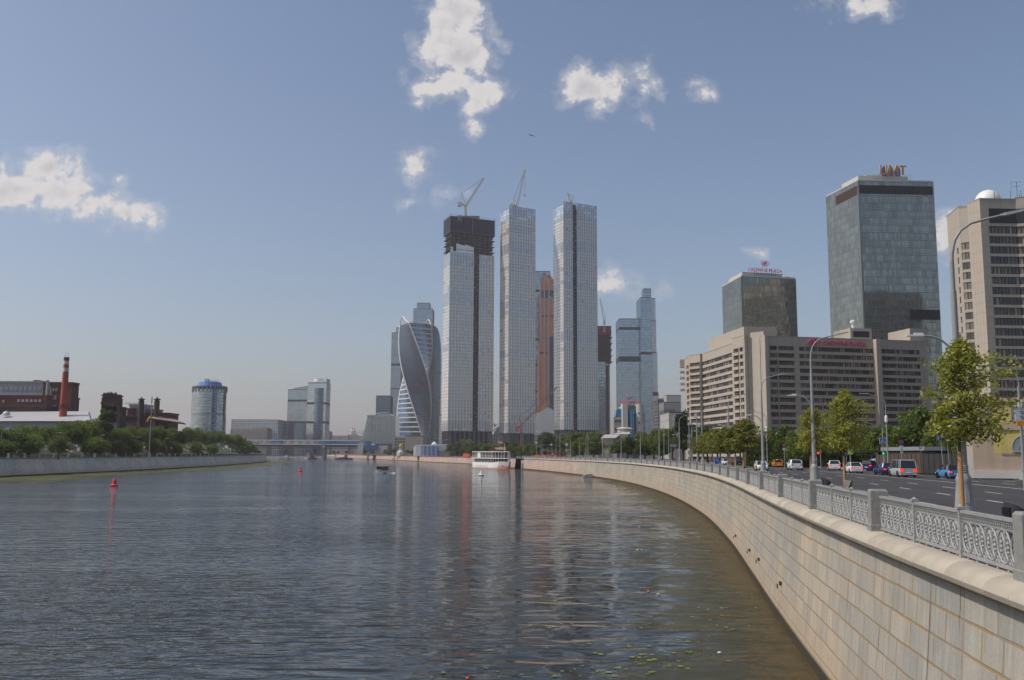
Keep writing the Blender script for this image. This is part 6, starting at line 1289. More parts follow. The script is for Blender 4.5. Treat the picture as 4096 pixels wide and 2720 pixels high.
stone_face(ob_, q2_, q3_, 5, 118, 3.4, 30, 9, [(.06,.94,'w')], name='side_facade', wh=2.2, pane=3.5, seam=9)
b_ = MB(); b_.prism([(227.8,328),(227.8,264),(300,262),(300,316.5)], 5, 117); b_.build('roof', 'panel_grey', ob_)
dm = thing('radome', 'white radar dome on the roof of the stone tower', 'dome', (XD(3951,306,800),308,TZ)); c = Vector((XD(3951,308,795),308,TZ+1.1)); rr_ = 49*308/FPX*1.02; b_ = MB()
b_.lathe([(rr_*math.cos(a), rr_*math.sin(a)) for a in np.linspace(-.12, math.pi/2-.02, 14)], c, 30); b_.build('shell', 'white', dm, smooth=True)
b_ = MB(); b_.beam(c+Vector((0,-rr_-.1,0)), c+Vector((0,-rr_-.1,2.5)), .25); b_.build('mast', 'galv', dm)
for i, (px, y0, y1) in enumerate(((4044,762,798),(4070,728,795),(4085,760,792),(4078,775,795))):
    at_ = thing('antenna', '%s thin rooftop antenna on the stone tower, from the dome' % ORD[i], 'antenna', (XD(px,302,y1),302,TZ), 'antennas on the stone tower'); b_ = MB(); x = XD(px,302,y1); z = ZD(px,y0,302); b_.beam((x,302,TZ),(x,302,z), .1)
    if i == 1: b_.beam((x-1.8,302,z),(x+1.8,302,z), .07); b_.beam((x-1.8,302,z),(x-1.8,302,z-2.5), .06); b_.beam((x-1,302,z-1.5),(x+1.4,302,z-1.5), .07)
    b_.build('mast', 'dark', at_)
# ---- yellow wrapped building
YA = Vector((XD(3893,99),99,0)); YB = YA+Vector((math.cos(R(-19)), math.sin(R(-19)), 0))*40; t_ = thing('wrapped_building', 'low building wrapped in tan and yellow printed scaffold sheeting', 'building', (YA.x, YA.y, 5)); X, L = frame(YA, YB)
zt = 13.6; b_ = MB(X); b_.box(0,.12,5.1,L,12,zt-.1); b_.build('wall', 'beige', t_)
b_ = MB(X); n_ = 60
for k in range(n_):
    x0_, x1_ = L*k/n_, L*(k+1)/n_; y0_, y1_ = -.035*((k*7) % 5)/4, -.035*(((k+1)*7) % 5)/4
    for (za, zb_, mi) in ((5.9,7.75,0),(7.75,zt,1)):
        mi_ = 0 if (x1_ < 2.6 and za > 7) else mi; b_.add([(x0_,y0_,za),(x1_,y1_,za),(x1_,y1_,zb_),(x0_,y0_,zb_)], [(0,1,2,3)], mi_)
b_.build('sheeting', ['tan_tarp','yellow_tarp'], t_)
b_ = MB(X); b_.box(-.2,-.35,5.1,L,.1,5.9); b_.build('plinth', 'beige_light', t_)
b_ = MB(X); b_.box(2.6,-.16,10.15,L,-.09,10.8); b_.box(0,-.16,zt-.5,L,-.09,zt); b_.box(2.6,-.14,7.72,L,-.09,7.82); b_.build('printed_cornice', 'tan_tarp', t_)
for k in range(4):
    xc = 5.0+6.1*k; b_ = MB(X); w_ = 1.25
    pts = [(xc-w_, 7.95), (xc+w_, 7.95), (xc+w_, 8.4)]+[(xc+w_*math.cos(a), 8.4+1.25*math.sin(a)) for a in np.linspace(0, math.pi, 14)]+[(xc-w_, 8.4)]
    b_.hprism([(x, -.16, z) for x, z in pts], (0,.05,0), 0)
    b_.tube([(xc+w_*1.04*math.cos(a), -.17, 8.35+1.3*math.sin(a)) for a in np.linspace(0, math.pi, 14)], .05, 5, 1); b_.box(xc-w_-.1,-.22,7.88,xc+w_+.1,-.15,7.98,1)
    for r_ in (.34, .75): b_.tube([(xc+r_*math.cos(a), -.18, 8.05+r_*1.15*math.sin(a)) for a in np.linspace(0, math.pi, 10)], .025, 4, 1)
    b_.tube([(xc+.75*.7,-.18,8.7),(xc+1.0,-.18,9.3)], .025, 4, 1); b_.tube([(xc-.75*.7,-.18,8.7),(xc-1.0,-.18,9.3)], .025, 4, 1)
    b_.build('arched_window', ['tarp_window','tarp_trim'], t_)
    b_ = MB(X); b_.box(xc-1.2,-.17,11.0,xc+1.2,-.1,12.6,0)
    for j in range(4): b_.box(xc-1.2+.8*j-.03,-.2,11.0,xc-1.2+.8*j+.03,-.17,12.6,1)
    b_.box(xc-1.25,-.2,12.55,xc+1.25,-.15,12.65,1); b_.build('window', ['tarp_window','tarp_trim'], t_)
# ---- dark fence and low gatehouse roof
F0 = Vector((XD(3505,150),150,0)); F1 = Vector((XD(3690,122),122,0)); F2 = Vector((XD(3880,112),112,0)); t_ = thing('site_fence', 'dark brown slatted fence with a black sheeted stretch behind the minivan and blue car', 'fence', tuple(F0+Vector((0,0,5.1))))
X, L = frame(F0, F1); b_ = MB(X)
for k in range(int(L/.35)): b_.box(k*.35,0,5.15,k*.35+.3,.06,7.75)
for k in range(int(L/2.5)+1): b_.box(k*2.5,-.1,5.15,k*2.5+.18,.1,7.9)
b_.build('slats', 'bark', t_)
X, L = frame(F1, F2); b_ = MB(X); b_.box(0,0,5.15,L,.1,7.7)
for k in range(8): b_.box(L*k/8,-.06,5.15,L*k/8+.1,0,7.8)
b_.build('black_sheeting', 'fence_dark', t_)
b_ = MB(); X, L = frame(F0+Vector((0,-1,0)), F1+Vector((1.5,-1.6,0))); b_.X = X; b_.box(0,0,5.1,L,.5,5.9); b_.build('concrete_footing', 'panel_tan', t_)
t_ = thing('gatehouse', 'low grey flat-roofed gatehouse behind the dark fence', 'kiosk', (XD(3720,135),135,5)); b_ = MB(); b_.box(XD(3650,138),134,8.2,XD(3860,138),150,8.75); b_.build('roof', 'galv', t_); b_ = MB(); b_.box(XD(3665,138),136,5,XD(3850,138),149,8.2); b_.build('wall', 'concrete_dark', t_)
# ================================================================= CARS
def car(name, lab, paint, L=4.5, W=1.82, H=1.48, kind='sedan', loc=(0, 0, 0), rz=0, rear=True, taxi=False, tailon=True, group='cars on the road', cat='car', two=None):
    """x runs from the rear bumper (0) to the front (L)"""
    t_ = thing(name, lab, cat, (0, 0, 0), group); hb = .52*H if kind != 'van' else .50*H
    prof = {'sedan': [(0,.62,.90),(.10,.66,1.0),(.35,.655,1.),(.75,.60,.97),(.92,.56,.93),(1.,.44,.82)],
            'suv': [(0,.62,.90),(.05,.66,1.),(.35,.645,1.),(.72,.63,.98),(.92,.60,.94),(1.,.48,.84)],
            'hatch': [(0,.60,.90),(.06,.64,1.),(.35,.63,1.),(.72,.62,.98),(.92,.58,.93),(1.,.46,.82)],
            'van': [(0,.50,.95),(.03,.52,1.),(.35,.52,1.),(.78,.50,.98),(.95,.44,.93),(1.,.36,.84)]}[kind]
    gh = {'sedan': [(.05,.0),(.24,.93),(.36,1.),(.55,.97),(.74,.02)], 'suv': [(.015,.05),(.10,.90),(.22,1.),(.52,.98),(.72,.02)],
          'hatch': [(.015,.05),(.09,.92),(.2,1.),(.50,.98),(.68,.04)], 'van': [(.01,.02),(.045,.92),(.10,1.),(.62,.98),(.84,.06)]}[kind]
    zg = .17 if kind != 'suv' else .22; vs = []; fs = []; st = []
    for i in range(15):
        f = i/14; f = f*f*(3-2*f)*.3+f*.7; zs = float(np.interp(f, [p[0] for p in prof], [p[1] for p in prof]))*H; w = float(np.interp(f, [p[0] for p in prof], [p[2] for p in prof]))*W/2
        e = .10*(1-min(1, f/.04))+.12*max(0, (f-.93)/.07)
        st.append((f*L, [(-w*.90,zg+e),(-w*.985,zg+.16+e*.5),(-w,(zg+zs)*.52),(-w*.97,zs*.86),(-w*.90,zs),(0,zs+.03),(w*.90,zs),(w*.97,zs*.86),(w,(zg+zs)*.52),(w*.985,zg+.16+e*.5),(w*.90,zg+e)]))
    k = 11
    for x, sec in st: vs += [(x, y, z) for y, z in sec]
    for i in range(14):
        for j in range(k-1): fs.append((i*k+j, i*k+j+1, (i+1)*k+j+1, (i+1)*k+j))
        fs.append((i*k+k-1, i*k, (i+1)*k, (i+1)*k+k-1))
    fs += [tuple(range(k))[::-1], tuple(range(14*k, 15*k))]
    b_ = MB(); b_.add(vs, [f[::-1] for f in fs]); b_.build('body', paint, t_, smooth='angle')
    # greenhouse
    zsf = lambda f: float(np.interp(f, [p[0] for p in prof], [p[1] for p in prof]))*H
    top = [(f*L, zsf(f)+.02+(H-zsf(f)-.02)*g) for f, g in gh]; wb, wt = W/2*.90, W/2*(.70 if kind != 'van' else .80)
    def gsec(x, z): r_ = max(0, (z-zsf(x/L))/(H-zsf(x/L)+1e-6)); w = wb+(wt-wb)*r_; return w
    b_ = MB(); vs = []
    for x, z in top: w = gsec(x, z); vs += [(x, -wb, zsf(x/L)), (x, -w, z), (x, w, z), (x, wb, zsf(x/L))]
    fs = []
    for i in range(len(top)-1): 
        for j in range(3): fs.append((i*4+j, (i+1)*4+j, (i+1)*4+j+1, i*4+j+1))
    b_.add(vs, fs); b_.build('windows', 'car_glass', t_)
    b_ = MB(); tp2 = [p for p in top[1:-1]]
    o = [(x, z+.025) for x, z in tp2]
    rv = []
    for x, z in o: w = gsec(x, z-.025)+.015; rv += [(x, -w, z-.05), (x, -w*.93, z), (x, w*.93, z), (x, w, z-.05)]
    b_.add(rv, [(i*4+j, (i+1)*4+j, (i+1)*4+j+1, i*4+j+1) for i in range(len(o)-1) for j in range(3)])
    for s in (-1, 1):
        for i in (0, len(top)-2):
            a, c = top[i], top[i+1]; b_.beam((a[0], s*(gsec(*a)), a[1]), (c[0], s*(gsec(*c)), c[1]), .09, .06)
        xm = top[2][0]+(top[3][0]-top[2][0])*.45
        b_.beam((xm, s*wb, zsf(xm/L)), (xm-.05, s*(wt+.01), H-.02), .07, .05)
        if kind in ('suv', 'hatch', 'van'): xq = top[1][0]+.25*(L/4.4); b_.beam((xq-.12, s*wb, zsf(.1)), (xq+.10, s*(wt+.01), H-.03), .20, .05)
    b_.build('roof', two or paint, t_, smooth='angle')
    rw = {'van': .345, 'suv': .365}.get(kind, .32)
    for fx_ in (.19 if kind != 'hatch' else .17, .80 if kind != 'van' else .815):
        for s in (-1, 1):
            b_ = MB(Matrix.Translation((fx_*L, s*(W/2-.11), rw)) @ Matrix.Rotation(math.pi/2, 4, 'X')); b_.lathe([(rw*.7,-.12),(rw*.95,-.12),(rw,-.08),(rw,.08),(rw*.95,.12),(rw*.7,.12)], n=18)
            wo_ = b_.build('wheel', 'tyre', t_, smooth='angle'); b_ = MB(Matrix.Translation((fx_*L, s*(W/2-.02), rw)) @ Matrix.Rotation(math.pi/2, 4, 'X')); b_.lathe([(.02,-.03),(rw*.66,-.03),(rw*.70,.03),(.02,.02)], n=18)
            b_.build('rim', 'rim', wo_)
    b_ = MB()
    for fx_ in (.19 if kind != 'hatch' else .17, .80 if kind != 'van' else .815):
        for s in (-1, 1): b_.X = Matrix.Translation((fx_*L, s*(W/2-.075), rw+.02)) @ Matrix.Rotation(math.pi/2, 4, 'X'); b_.lathe([(rw*1.16,-.09),(rw*1.16,.09)], n=18)
    b_.X = None; b_.box(.02,-W*.42,zg-.02,.10,W*.42,zg+.20); b_.box(L*.06,-W*.46,zg-.03,L*.94,W*.46,zg+.04); b_.box(L-.16,-W*.33,zg+.05,L-.0,W*.33,zg+.34); b_.build('underbody', 'black', t_)
    zl = zsf(.02)-.13 if kind != 'van' else zsf(.02)-.05
    for s in (-1, 1):
        b_ = MB(); hh = .34 if kind == 'van' else .15; b_.box(-.02, s*W/2*.56, zl-hh, .22, s*W/2*.93, zl); b_.build('tail_light', 'tail' if tailon else 'tail_off', t_)
        b_ = MB(); b_.box(L-.30, s*W/2*.56, zsf(.97)*.68, L-.015, s*W/2*.86, zsf(.97)*.68+.13); b_.build('headlight', 'headlight', t_)
        b_ = MB(); xm = top[-1][0]-.30; b_.box(xm, s*W/2*.92, zsf(.6)-.02, xm+.14, s*(W/2+.17), zsf(.6)+.13); b_.build('mirror', paint, t_)
    b_ = MB(); b_.box(-.03,-.26,zg+.30,.0,.26,zg+.42); b_.box(L,-.26,zg+.12,L+.02,.26,zg+.23); b_.build('number_plate', 'sign_white', t_)
    if taxi: b_ = MB(); b_.box(L*.42,-.25,H+.02,L*.42+.16,.25,H+.15); b_.build('roof_light', taxi, t_)
    t_.location = loc; t_.rotation_euler = (0, 0, rz); return t_
def place(px, D, back=True):
    """ground point and heading of a vehicle whose visible end stands at px, distance D on the road"""
    x = XD(px, D, 1870); s_ = float(np.interp(D, RB.p[:900, 1], RB.s[:900])); a = RB.ang(s_); 
    return (x, D, 5.0), (a if back else a+math.pi)
def carat(px, D, *a, back=True, dr=0., th=None, **k):
    l_, r_ = place(px, D, back); r_ = r_ if th is None else math.atan2(D, l_[0])+th; return car(*a, loc=l_, rz=r_+dr, **k)
carat(3634, 105.5, 'minivan', 'silver minivan with tinted rear window and red tail lights', 'car_silver', L=5.1, W=1.95, H=1.95, kind='van', th=.28, cat='minivan')
carat(3826, 99.5, 'small_car', 'bright blue hatchback with black roof behind the near lamp post', 'car_blue', L=3.75, W=1.74, H=1.47, kind='hatch', th=.40, two='black')
carat(3563, 118, 'parked_car', 'dark blue car half hidden behind the silver minivan', 'car_navy', L=4.2, W=1.8, H=1.5, kind='hatch', th=.34)
carat(3428, 129, 'sedan_car', 'white sedan with red tail lights, between stake and blue crossover', 'car_white', L=4.4, W=1.74, H=1.47, kind='sedan', th=.21)
carat(3339, 151, 'crossover_car', 'white crossover with tail lights lit, just left of the second staked tree', 'car_white', L=4.4, W=1.84, H=1.62, kind='suv', th=.03)
carat(3464, 150, 'crossover_car', 'dark blue crossover behind the white sedan', 'car_navy', L=4.4, W=1.82, H=1.66, kind='suv', th=-.28)
carat(3188, 152, 'crossover_car', 'large white crossover right of the orange car', 'car_white', L=4.85, W=1.95, H=1.70, kind='suv', th=.17, tailon=False)
carat(3116, 190, 'taxi_car', 'bright orange sedan taxi seen from behind', 'car_orange', L=4.7, W=1.85, H=1.47, kind='sedan', th=.15, taxi='sign_white', tailon=False, cat='taxi')
carat(3080, 205, 'sedan_car', 'black sedan between the oncoming taxi and the orange taxi', 'car_black', L=4.8, W=1.85, H=1.47, kind='sedan', th=.1, tailon=False)
carat(3036, 150, 'taxi_car', 'oncoming white taxi with yellow side behind the third lamp base', 'car_white', L=4.4, W=1.78, H=1.5, kind='sedan', th=math.pi+.14, cat='taxi')
tx = [o for o in col.objects if o.name.startswith('taxi_car')][-1]; b_ = MB(); b_.box(.5,-.905,.55,3.6,-.87,.82); b_.box(.5,.87,.55,3.6,.905,.82); b_.build('yellow_stripe', 'car_orange', tx)
carat(2940, 225, 'crossover_car', 'black off-road vehicle seen between the small staked trees', 'car_black', L=4.8, W=1.95, H=1.85, kind='suv', back=False, dr=0)
carat(2895, 232, 'parked_car', 'white car partly hidden behind the blue stand', 'car_white', L=4.4, W=1.8, H=1.5, kind='sedan', back=False)
carat(2850, 290, 'parked_car', 'dark distant car left of the blue stand', 'car_black', L=4.4, W=1.8, H=1.5, kind='sedan', tailon=False)
carat(2985, 262, 'parked_car', 'distant dark van beyond the barrier, right of the small trees', 'car_black', L=4.9, W=1.9, H=1.8, kind='van', tailon=False)
carat(2510, 330, 'taxi_car', 'tiny yellow taxi roof far along the quay below the dense trees', 'car_orange', L=4.5, W=1.8, H=1.45, kind='sedan', tailon=False, cat='taxi')
carat(2192, 470, 'parked_car', 'tiny white car among the orange barriers', 'car_white', L=4.5, W=1.8, H=1.5, kind='sedan', tailon=False)
car('parked_car', 'maroon car just entering at the right edge of the photo', 'car_maroon', 4.5, 1.8, 1.5, 'hatch', loc=(XD(4086,88),86,5.0), rz=R(60), tailon=False)
car('delivery_van', 'white delivery van behind the blue crossover', 'car_white', 5.6, 2.0, 2.3, 'van', loc=(XD(3500,215),215,5.1), rz=R(190), tailon=False, cat='van')
b_t = thing('lorry', 'white box lorry end beside the dark fence', 'lorry', (XD(3505,212),212,5.1), 'cars on the road'); b_ = MB(); b_.box(XD(3495,212),212,6.0,XD(3508,212)+1.2,218,9.2); b_.build('box_body', 'white', b_t); b_ = MB(); b_.box(XD(3495,212)+.1,212.3,5.1,XD(3508,212)+1,217.5,6.0); b_.build('chassis', 'black', b_t)
# ================================================================= SIGNS AND STREET FURNITURE
def pole(t_, x, y, z0, z1, r_=.05): b_ = MB(); b_.lathe([(r_,z0),(r_,z1)], (x,y,0), 8); b_.build('pole', 'galv', t_)
def arrow(b_, x, y, z, h, mi, bend=0):
    b_.box(x-.05*h,y,z-.5*h,x+.05*h,y+.01,z+.25*h,mi)
    if not bend: b_.add([(x-.16*h,y,z+.2*h),(x+.16*h,y,z+.2*h),(x,y,z+.5*h)], [(0,1,2)], mi)
    else: b_.box(x,y,z+.2*h,x+.3*h,y+.01,z+.3*h,mi); b_.add([(x+.28*h,y,z+.1*h),(x+.28*h,y,z+.42*h),(x+.5*h,y,z+.26*h)], [(0,1,2)], mi)
D = 112; xL = XD(3746,D,1750); xR = XD(3799,D,1750); zt, zb_ = ZD(3772,1739,D), ZD(3772,1764,D)
t_ = thing('lane_sign', 'blue lane-direction sign with three white arrows on two leaning poles', 'road sign', (xL+.4,D,5.1)); b_ = MB(); b_.box(xL,D,zb_,xR,D+.05,zt,0); b_.box(xL,D-.005,zb_,xR,D,zb_+.04,1); b_.box(xL,D-.005,zt-.04,xR,D,zt,1)
for k, bn_ in ((0,0),(1,1),(2,1)): arrow(b_, xL+(k+.5)*(xR-xL)/3-.08, D-.02, (zt+zb_)/2-.02, .5, 1, bn_)
b_.box(xL+(1.5)*(xR-xL)/3-.11,D-.02,(zt+zb_)/2,xL+1.5*(xR-xL)/3-.05,D-.01,(zt+zb_)/2+.25,1); b_.build('panel', ['sign_blue','sign_white'], t_)
for px, o_ in ((3763,1.2),(3788,1.)): b_ = MB(); b_.beam((XD(px,D,1764)+.05,D+.08,zb_),(XD(px,D,1764)+.25,D+.08,5.1), .08); b_.beam((XD(px,D,1764)+.05,D+.08,zb_),(XD(px,D,1764)+.05,D+.08,zt), .08); b_.build('pole', 'galv', t_)
D = 125; t_ = thing('crossing_sign', 'blue square crossing sign with white triangle and walking figure above the traffic light', 'road sign', (XD(3531,D),D,5.1)); xc, zc = XD(3531,D,1764), ZD(3531,1764,D); b_ = MB()
b_.box(xc-.42,D,zc-.42,xc+.42,D+.04,zc+.42,1); b_.box(xc-.37,D-.01,zc-.37,xc+.37,D,zc+.37,0); b_.add([(xc-.3,D-.02,zc-.26),(xc+.3,D-.02,zc-.26),(xc,D-.02,zc+.28)], [(0,1,2)], 1); b_.beam((xc,D-.03,zc+.1),(xc,D-.03,zc-.06), .05, mi=2); b_.beam((xc,D-.03,zc-.06),(xc-.1,D-.03,zc-.2), .04, mi=2); b_.beam((xc,D-.03,zc-.06),(xc+.1,D-.03,zc-.2), .04, mi=2); b_.build('panel', ['sign_blue','sign_white','letter_black'], t_); pole(t_, xc+.05, D+.1, 5.1, zc+1.9, .07)
b_ = MB(); b_.beam((xc,D+.1,zc+1.9),(XD(3450,D),D+.1,ZD(3450,1682,D)), .09); b_.build('arm', 'galv', t_)
tl = thing('traffic_light', 'traffic light glowing green beside the dark fence', 'traffic light', (XD(3531,D-1),D-1,5.1)); x, z = XD(3519,D-1), ZD(3519,1800,D-1); b_ = MB(); b_.box(x-.16,D-1,z-.6,x+.16,D-.75,z+.5); b_.box(x-.16,D-1,z-.62,x+.75,D-.8,z-.30); b_.build('housing', 'fence_dark', tl)
b_ = MB(); b_.lathe([(.01,0),(.12,0),(.12,.03)], (0,0,0), 12); b_.v = [(x+.48+a, D-1.02-c, z-.46+b) for a, b, c in b_.v]; b_.build('green_lamp', 'lamp_green', tl); pole(tl, XD(3537,D-1), D-.9, 5.1, z-.3, .06)
tl = thing('traffic_light', 'traffic light glowing red right of the dark hedge', 'traffic light', (XD(3271,160),160,5.1)); x, z = XD(3271,160), ZD(3271,1812,160); b_ = MB(); b_.box(x-.35,160,z-.55,x+.1,160.25,z+.5); b_.build('housing', 'fence_dark', tl); b_ = MB(); b_.ball((x+.05,159.95,z), .17, 8); b_.build('red_lamp', 'lamp_red', tl); pole(tl, x-.15, 160.1, 5.1, z-.5, .06)
for i, (px, py, D, hx, hz, l_) in enumerate(((3401,1797,135,.34,.72,'yellow-framed tall crossing sign right above the white sedan'),(3282,1792,165,.22,.75,'narrow yellow-green crossing marker left of the second staked tree'),(2429,1807,420,.65,.65,'square yellow-framed crossing sign beneath the dense trees'))):
    t_ = thing('crossing_sign', l_, 'road sign', (XD(px,D),D,5.1)); x, z = XD(px,D,py), ZD(px,py,D); b_ = MB(); b_.box(x-hx,D,z-hz,x+hx,D+.05,z+hz,0); b_.box(x-hx*.6,D-.02,z-hz*.6,x+hx*.6,D,z+hz*.6,1); b_.box(x-hx*.25,D-.03,z-hz*.4,x+hx*.25,D-.02,z+hz*.4,2); b_.build('panel', ['sign_yellow','sign_white','sign_blue'], t_); pole(t_, x, D+.1, 5.1, z+hz*1.6, .07)
def disc(t_, x, D, z, r_, ms, name='panel', cross=False):
    b_ = MB(); b_.X = Matrix.Translation((x,D,z)) @ Matrix.Rotation(math.pi/2, 4, 'X'); b_.lathe([(r_,-.02),(r_,.02)], n=20, mi=0); b_.lathe([(r_*.8,.02),(r_*.8,.03)], n=20, mi=1)
    b_.X = None
    if cross: b_.beam((x-r_*.6,D-.04,z-r_*.6),(x+r_*.6,D-.04,z+r_*.6), .05, mi=0); b_.beam((x-r_*.6,D-.04,z+r_*.6),(x+r_*.6,D-.04,z-r_*.6), .05, mi=0)
    b_.build(name, ms, t_)
D = 122; t_ = thing('no_stopping_sign', 'round red and blue no-stopping sign above white plates, behind the silver minivan', 'road sign', (XD(3606,D),D,5.1)); x = XD(3606,D,1770); disc(t_, x, D, ZD(3606,1769,D), .33, ['sign_red','sign_blue'], cross=True); b_ = MB(); b_.box(x-.3,D,ZD(3606,1790,D),x+.3,D+.03,ZD(3606,1783,D),0); b_.box(x-.16,D,ZD(3606,1814,D),x+.16,D+.03,ZD(3606,1793,D),0); arrow(b_, x, D-.01, ZD(3606,1803,D), .45, 1); b_.build('plate', ['sign_white','letter_black'], t_); pole(t_, x, D+.05, 5.1, ZD(3606,1765,D))
D = 170; t_ = thing('no_stopping_sign', 'round red and blue no-stopping sign in front of the hedge', 'road sign', (XD(3137,D),D,5.1)); x = XD(3137,D,1785); disc(t_, x, D, ZD(3137,1785,D), .34, ['sign_red','sign_blue'], cross=True); b_ = MB(); b_.box(x-.34,D,ZD(3137,1799,D),x+.34,D+.03,ZD(3137,1793,D)); b_.build('plate', 'sign_white', t_); pole(t_, x, D+.05, 5.1, ZD(3137,1780,D))
for px, py, D, l_ in ((3386,1818,150,'round blue sign left of the white sedan'),(3487,1822,165,'round blue sign above the dark blue crossover')):
    t_ = thing('round_sign', l_, 'road sign', (XD(px,D),D,5.1)); x = XD(px,D,py); disc(t_, x, D, ZD(px,py,D), .25, ['sign_blue','sign_blue']); pole(t_, x, D+.05, 5.1, ZD(px,py,D), .04)
t_ = thing('square_sign', 'small blue square sign on the gatehouse roof', 'road sign', (XD(3684,130),130,8.7)); b_ = MB(); x, z = XD(3684,130), ZD(3684,1789,130); b_.box(x-.18,130,z-.2,x+.18,130.04,z+.2,0); b_.box(x-.08,129.98,z-.1,x+.08,130,z+.1,1); b_.build('panel', ['bright_blue','sign_white'], t_); pole(t_, x, 130.1, 5.1, z-.2, .03)
# direction sign at the right edge
D = 62.; t_ = thing('direction_sign', 'white street-direction sign over an orange panel at the right edge', 'road sign', (XD(4090,D),D,5.15)); x0, x1 = XD(4061,D,1670), XD(4061,D,1670)+1.75; zt, zm, zb_ = ZD(4075,1641,D), ZD(4075,1683,D), ZD(4075,1703,D)
b_ = MB(); b_.box(x0,D,zm,x1,D+.04,zt); b_.build('panel', 'sign_white', t_); b_ = MB(); b_.box(x0+.06,D-.002,zb_,x1,D+.04,zm-.01); b_.build('orange_panel', 'sign_orange', t_)
cxs = x0+.68
for s_, dz, sz in (('1905 ГОДА', .10, .135), ('улица', .22, .11), ('БЕГОВАЯ', .43, .135), ('улица', .55, .11)): text('lettering', s_, sz*1.15, 'letter_black', t_, (cxs-(.12 if s_ == 'улица' else 0), D-.01, zt-dz), ext=.004)
b_ = MB(); arrow(b_, x0+.25, D-.012, (zm+zb_)/2-.01, .2, 0); b_.build('arrow', 'letter_black', t_); text('lettering', 'ПАРКИНГ', .1, 'letter_black', t_, (x0+.85, D-.01, (zm+zb_)/2), ext=.004)
b_ = MB(); x = XD(4083,D,1640); b_.lathe([(.07,5.15),(.07,zt+1.6)], (x,D+.12,0), 8); b_.build('pole', 'galv', t_)
# mast with traffic signals over the road, left
def mast(lab, px, D, ytop, signs, arm=None):
    t_ = thing('signal_mast', lab, 'signal mast', (XD(px,D),D,5.1), 'signal masts along the quay'); x = XD(px,D,1750); b_ = MB(); b_.lathe([(.16,5.1),(.13,7),(.1,ZD(px,ytop,D))], (x,D,0), 10); b_.build('pole', 'pole_paint', t_)
    for (dx, y0, y1, w_, m_) in signs: b_ = MB(); b_.box(x+dx-w_/2,D-.25,ZD(px,y1,D),x+dx+w_/2,D-.1,ZD(px,y0,D)); b_.build('box', m_, t_)
    if arm: b_ = MB(); b_.beam((x,D,ZD(px,arm[1],D)),(XD(arm[0],D+arm[3]),D+arm[3],ZD(arm[0],arm[2],D+arm[3])), .16); b_.build('arm', 'pole_paint', t_)
    return t_
mast('signal mast with camera boxes and long arm left of the small staked trees', 2788, 165, 1650, [(-.2,1655,1672,.5,'sign_white'),(.35,1695,1708,.35,'sign_white'),(.3,1787,1812,.5,'fence_dark'),(-.3,1788,1800,.4,'fence_dark')], (2905,1705,1697,20))
mast('signal mast with grey sign boxes right beside the poplar', 2768, 180, 1690, [(-.5,1690,1700,.6,'sign_white'),(-.6,1738,1750,.6,'galv'),(-.6,1758,1772,.6,'galv')], (2790,1712,1708,0))
mast('signal mast with blank square signs left of the poplar', 2757, 230, 1700, [(.2,1790,1812,.5,'galv')], None)
mast('overhead signal mast beside the middle of the yellowish trees', 2146, 430, 1700, [(0,1722,1728,.9,'sign_white'),(0,1767,1774,.9,'sign_white')], None)
mast('overhead mast with arm and square signal at the restaurant ship side', 2208, 420, 1770, [(-.4,1776,1782,1.,'sign_white')], (2160,1776,1783,0))
mast('mast with square road sign before the leafy centre trees', 2266, 400, 1775, [(0,1773,1783,1.0,'sign_white'),(1.6,1773,1782,.8,'leaf_yellow')], None)
mast('thin grey mast with side arm right of the beige site wall', 2352, 360, 1740, [(1.5,1769,1771,2.6,'galv')], None)
t_ = thing('blank_board', 'pale blank board on posts below the poplar', 'board', (XD(2693,280),280,5.1)); b_ = MB(); D = 280; b_.box(XD(2681,D),D,ZD(2693,1788,D),XD(2706,D),D+.08,ZD(2693,1776,D)); b_.build('panel', 'galv', t_); pole(t_, XD(2685,D), D+.1, 5.1, ZD(2693,1780,D)); pole(t_, XD(2700,D), D+.1, 5.1, ZD(2693,1780,D))
# blue advert stand
D = 118; p = Vector((XD(2869,D,1840),D,5.15)); t_ = thing('advert_stand', 'bright blue advertising stand on the promenade between small staked trees', 'advert stand', tuple(p)); b_ = MB(); b_.box(p.x-.40,D,5.15,p.x+.40,D+.25,7.15); b_.build('frame', 'galv', t_)
m, t, o = newmat('poster'); tcn = t.n('ShaderNodeTexCoord').outputs['Object']; nz = t.n('ShaderNodeTexNoise', {'Vector': tcn, 'Scale': 2.2, 'Detail': 3.}); cc = t.ramp(nz.outputs[0], [(.3,(.01,.05,.32)),(.52,(.03,.16,.55)),(.60,(.20,.35,.7)),(.68,(.6,.15,.15))]); s_ = t.n('ShaderNodeBsdfPrincipled', {'Base Color': cc, 'Roughness': .25}); t.t.links.new(s_.outputs[0], o.inputs[0])
b_ = MB(); b_.box(p.x-.36,D-.03,5.3,p.x+.36,D-.004,7.05); b_.build('poster', 'poster', t_)
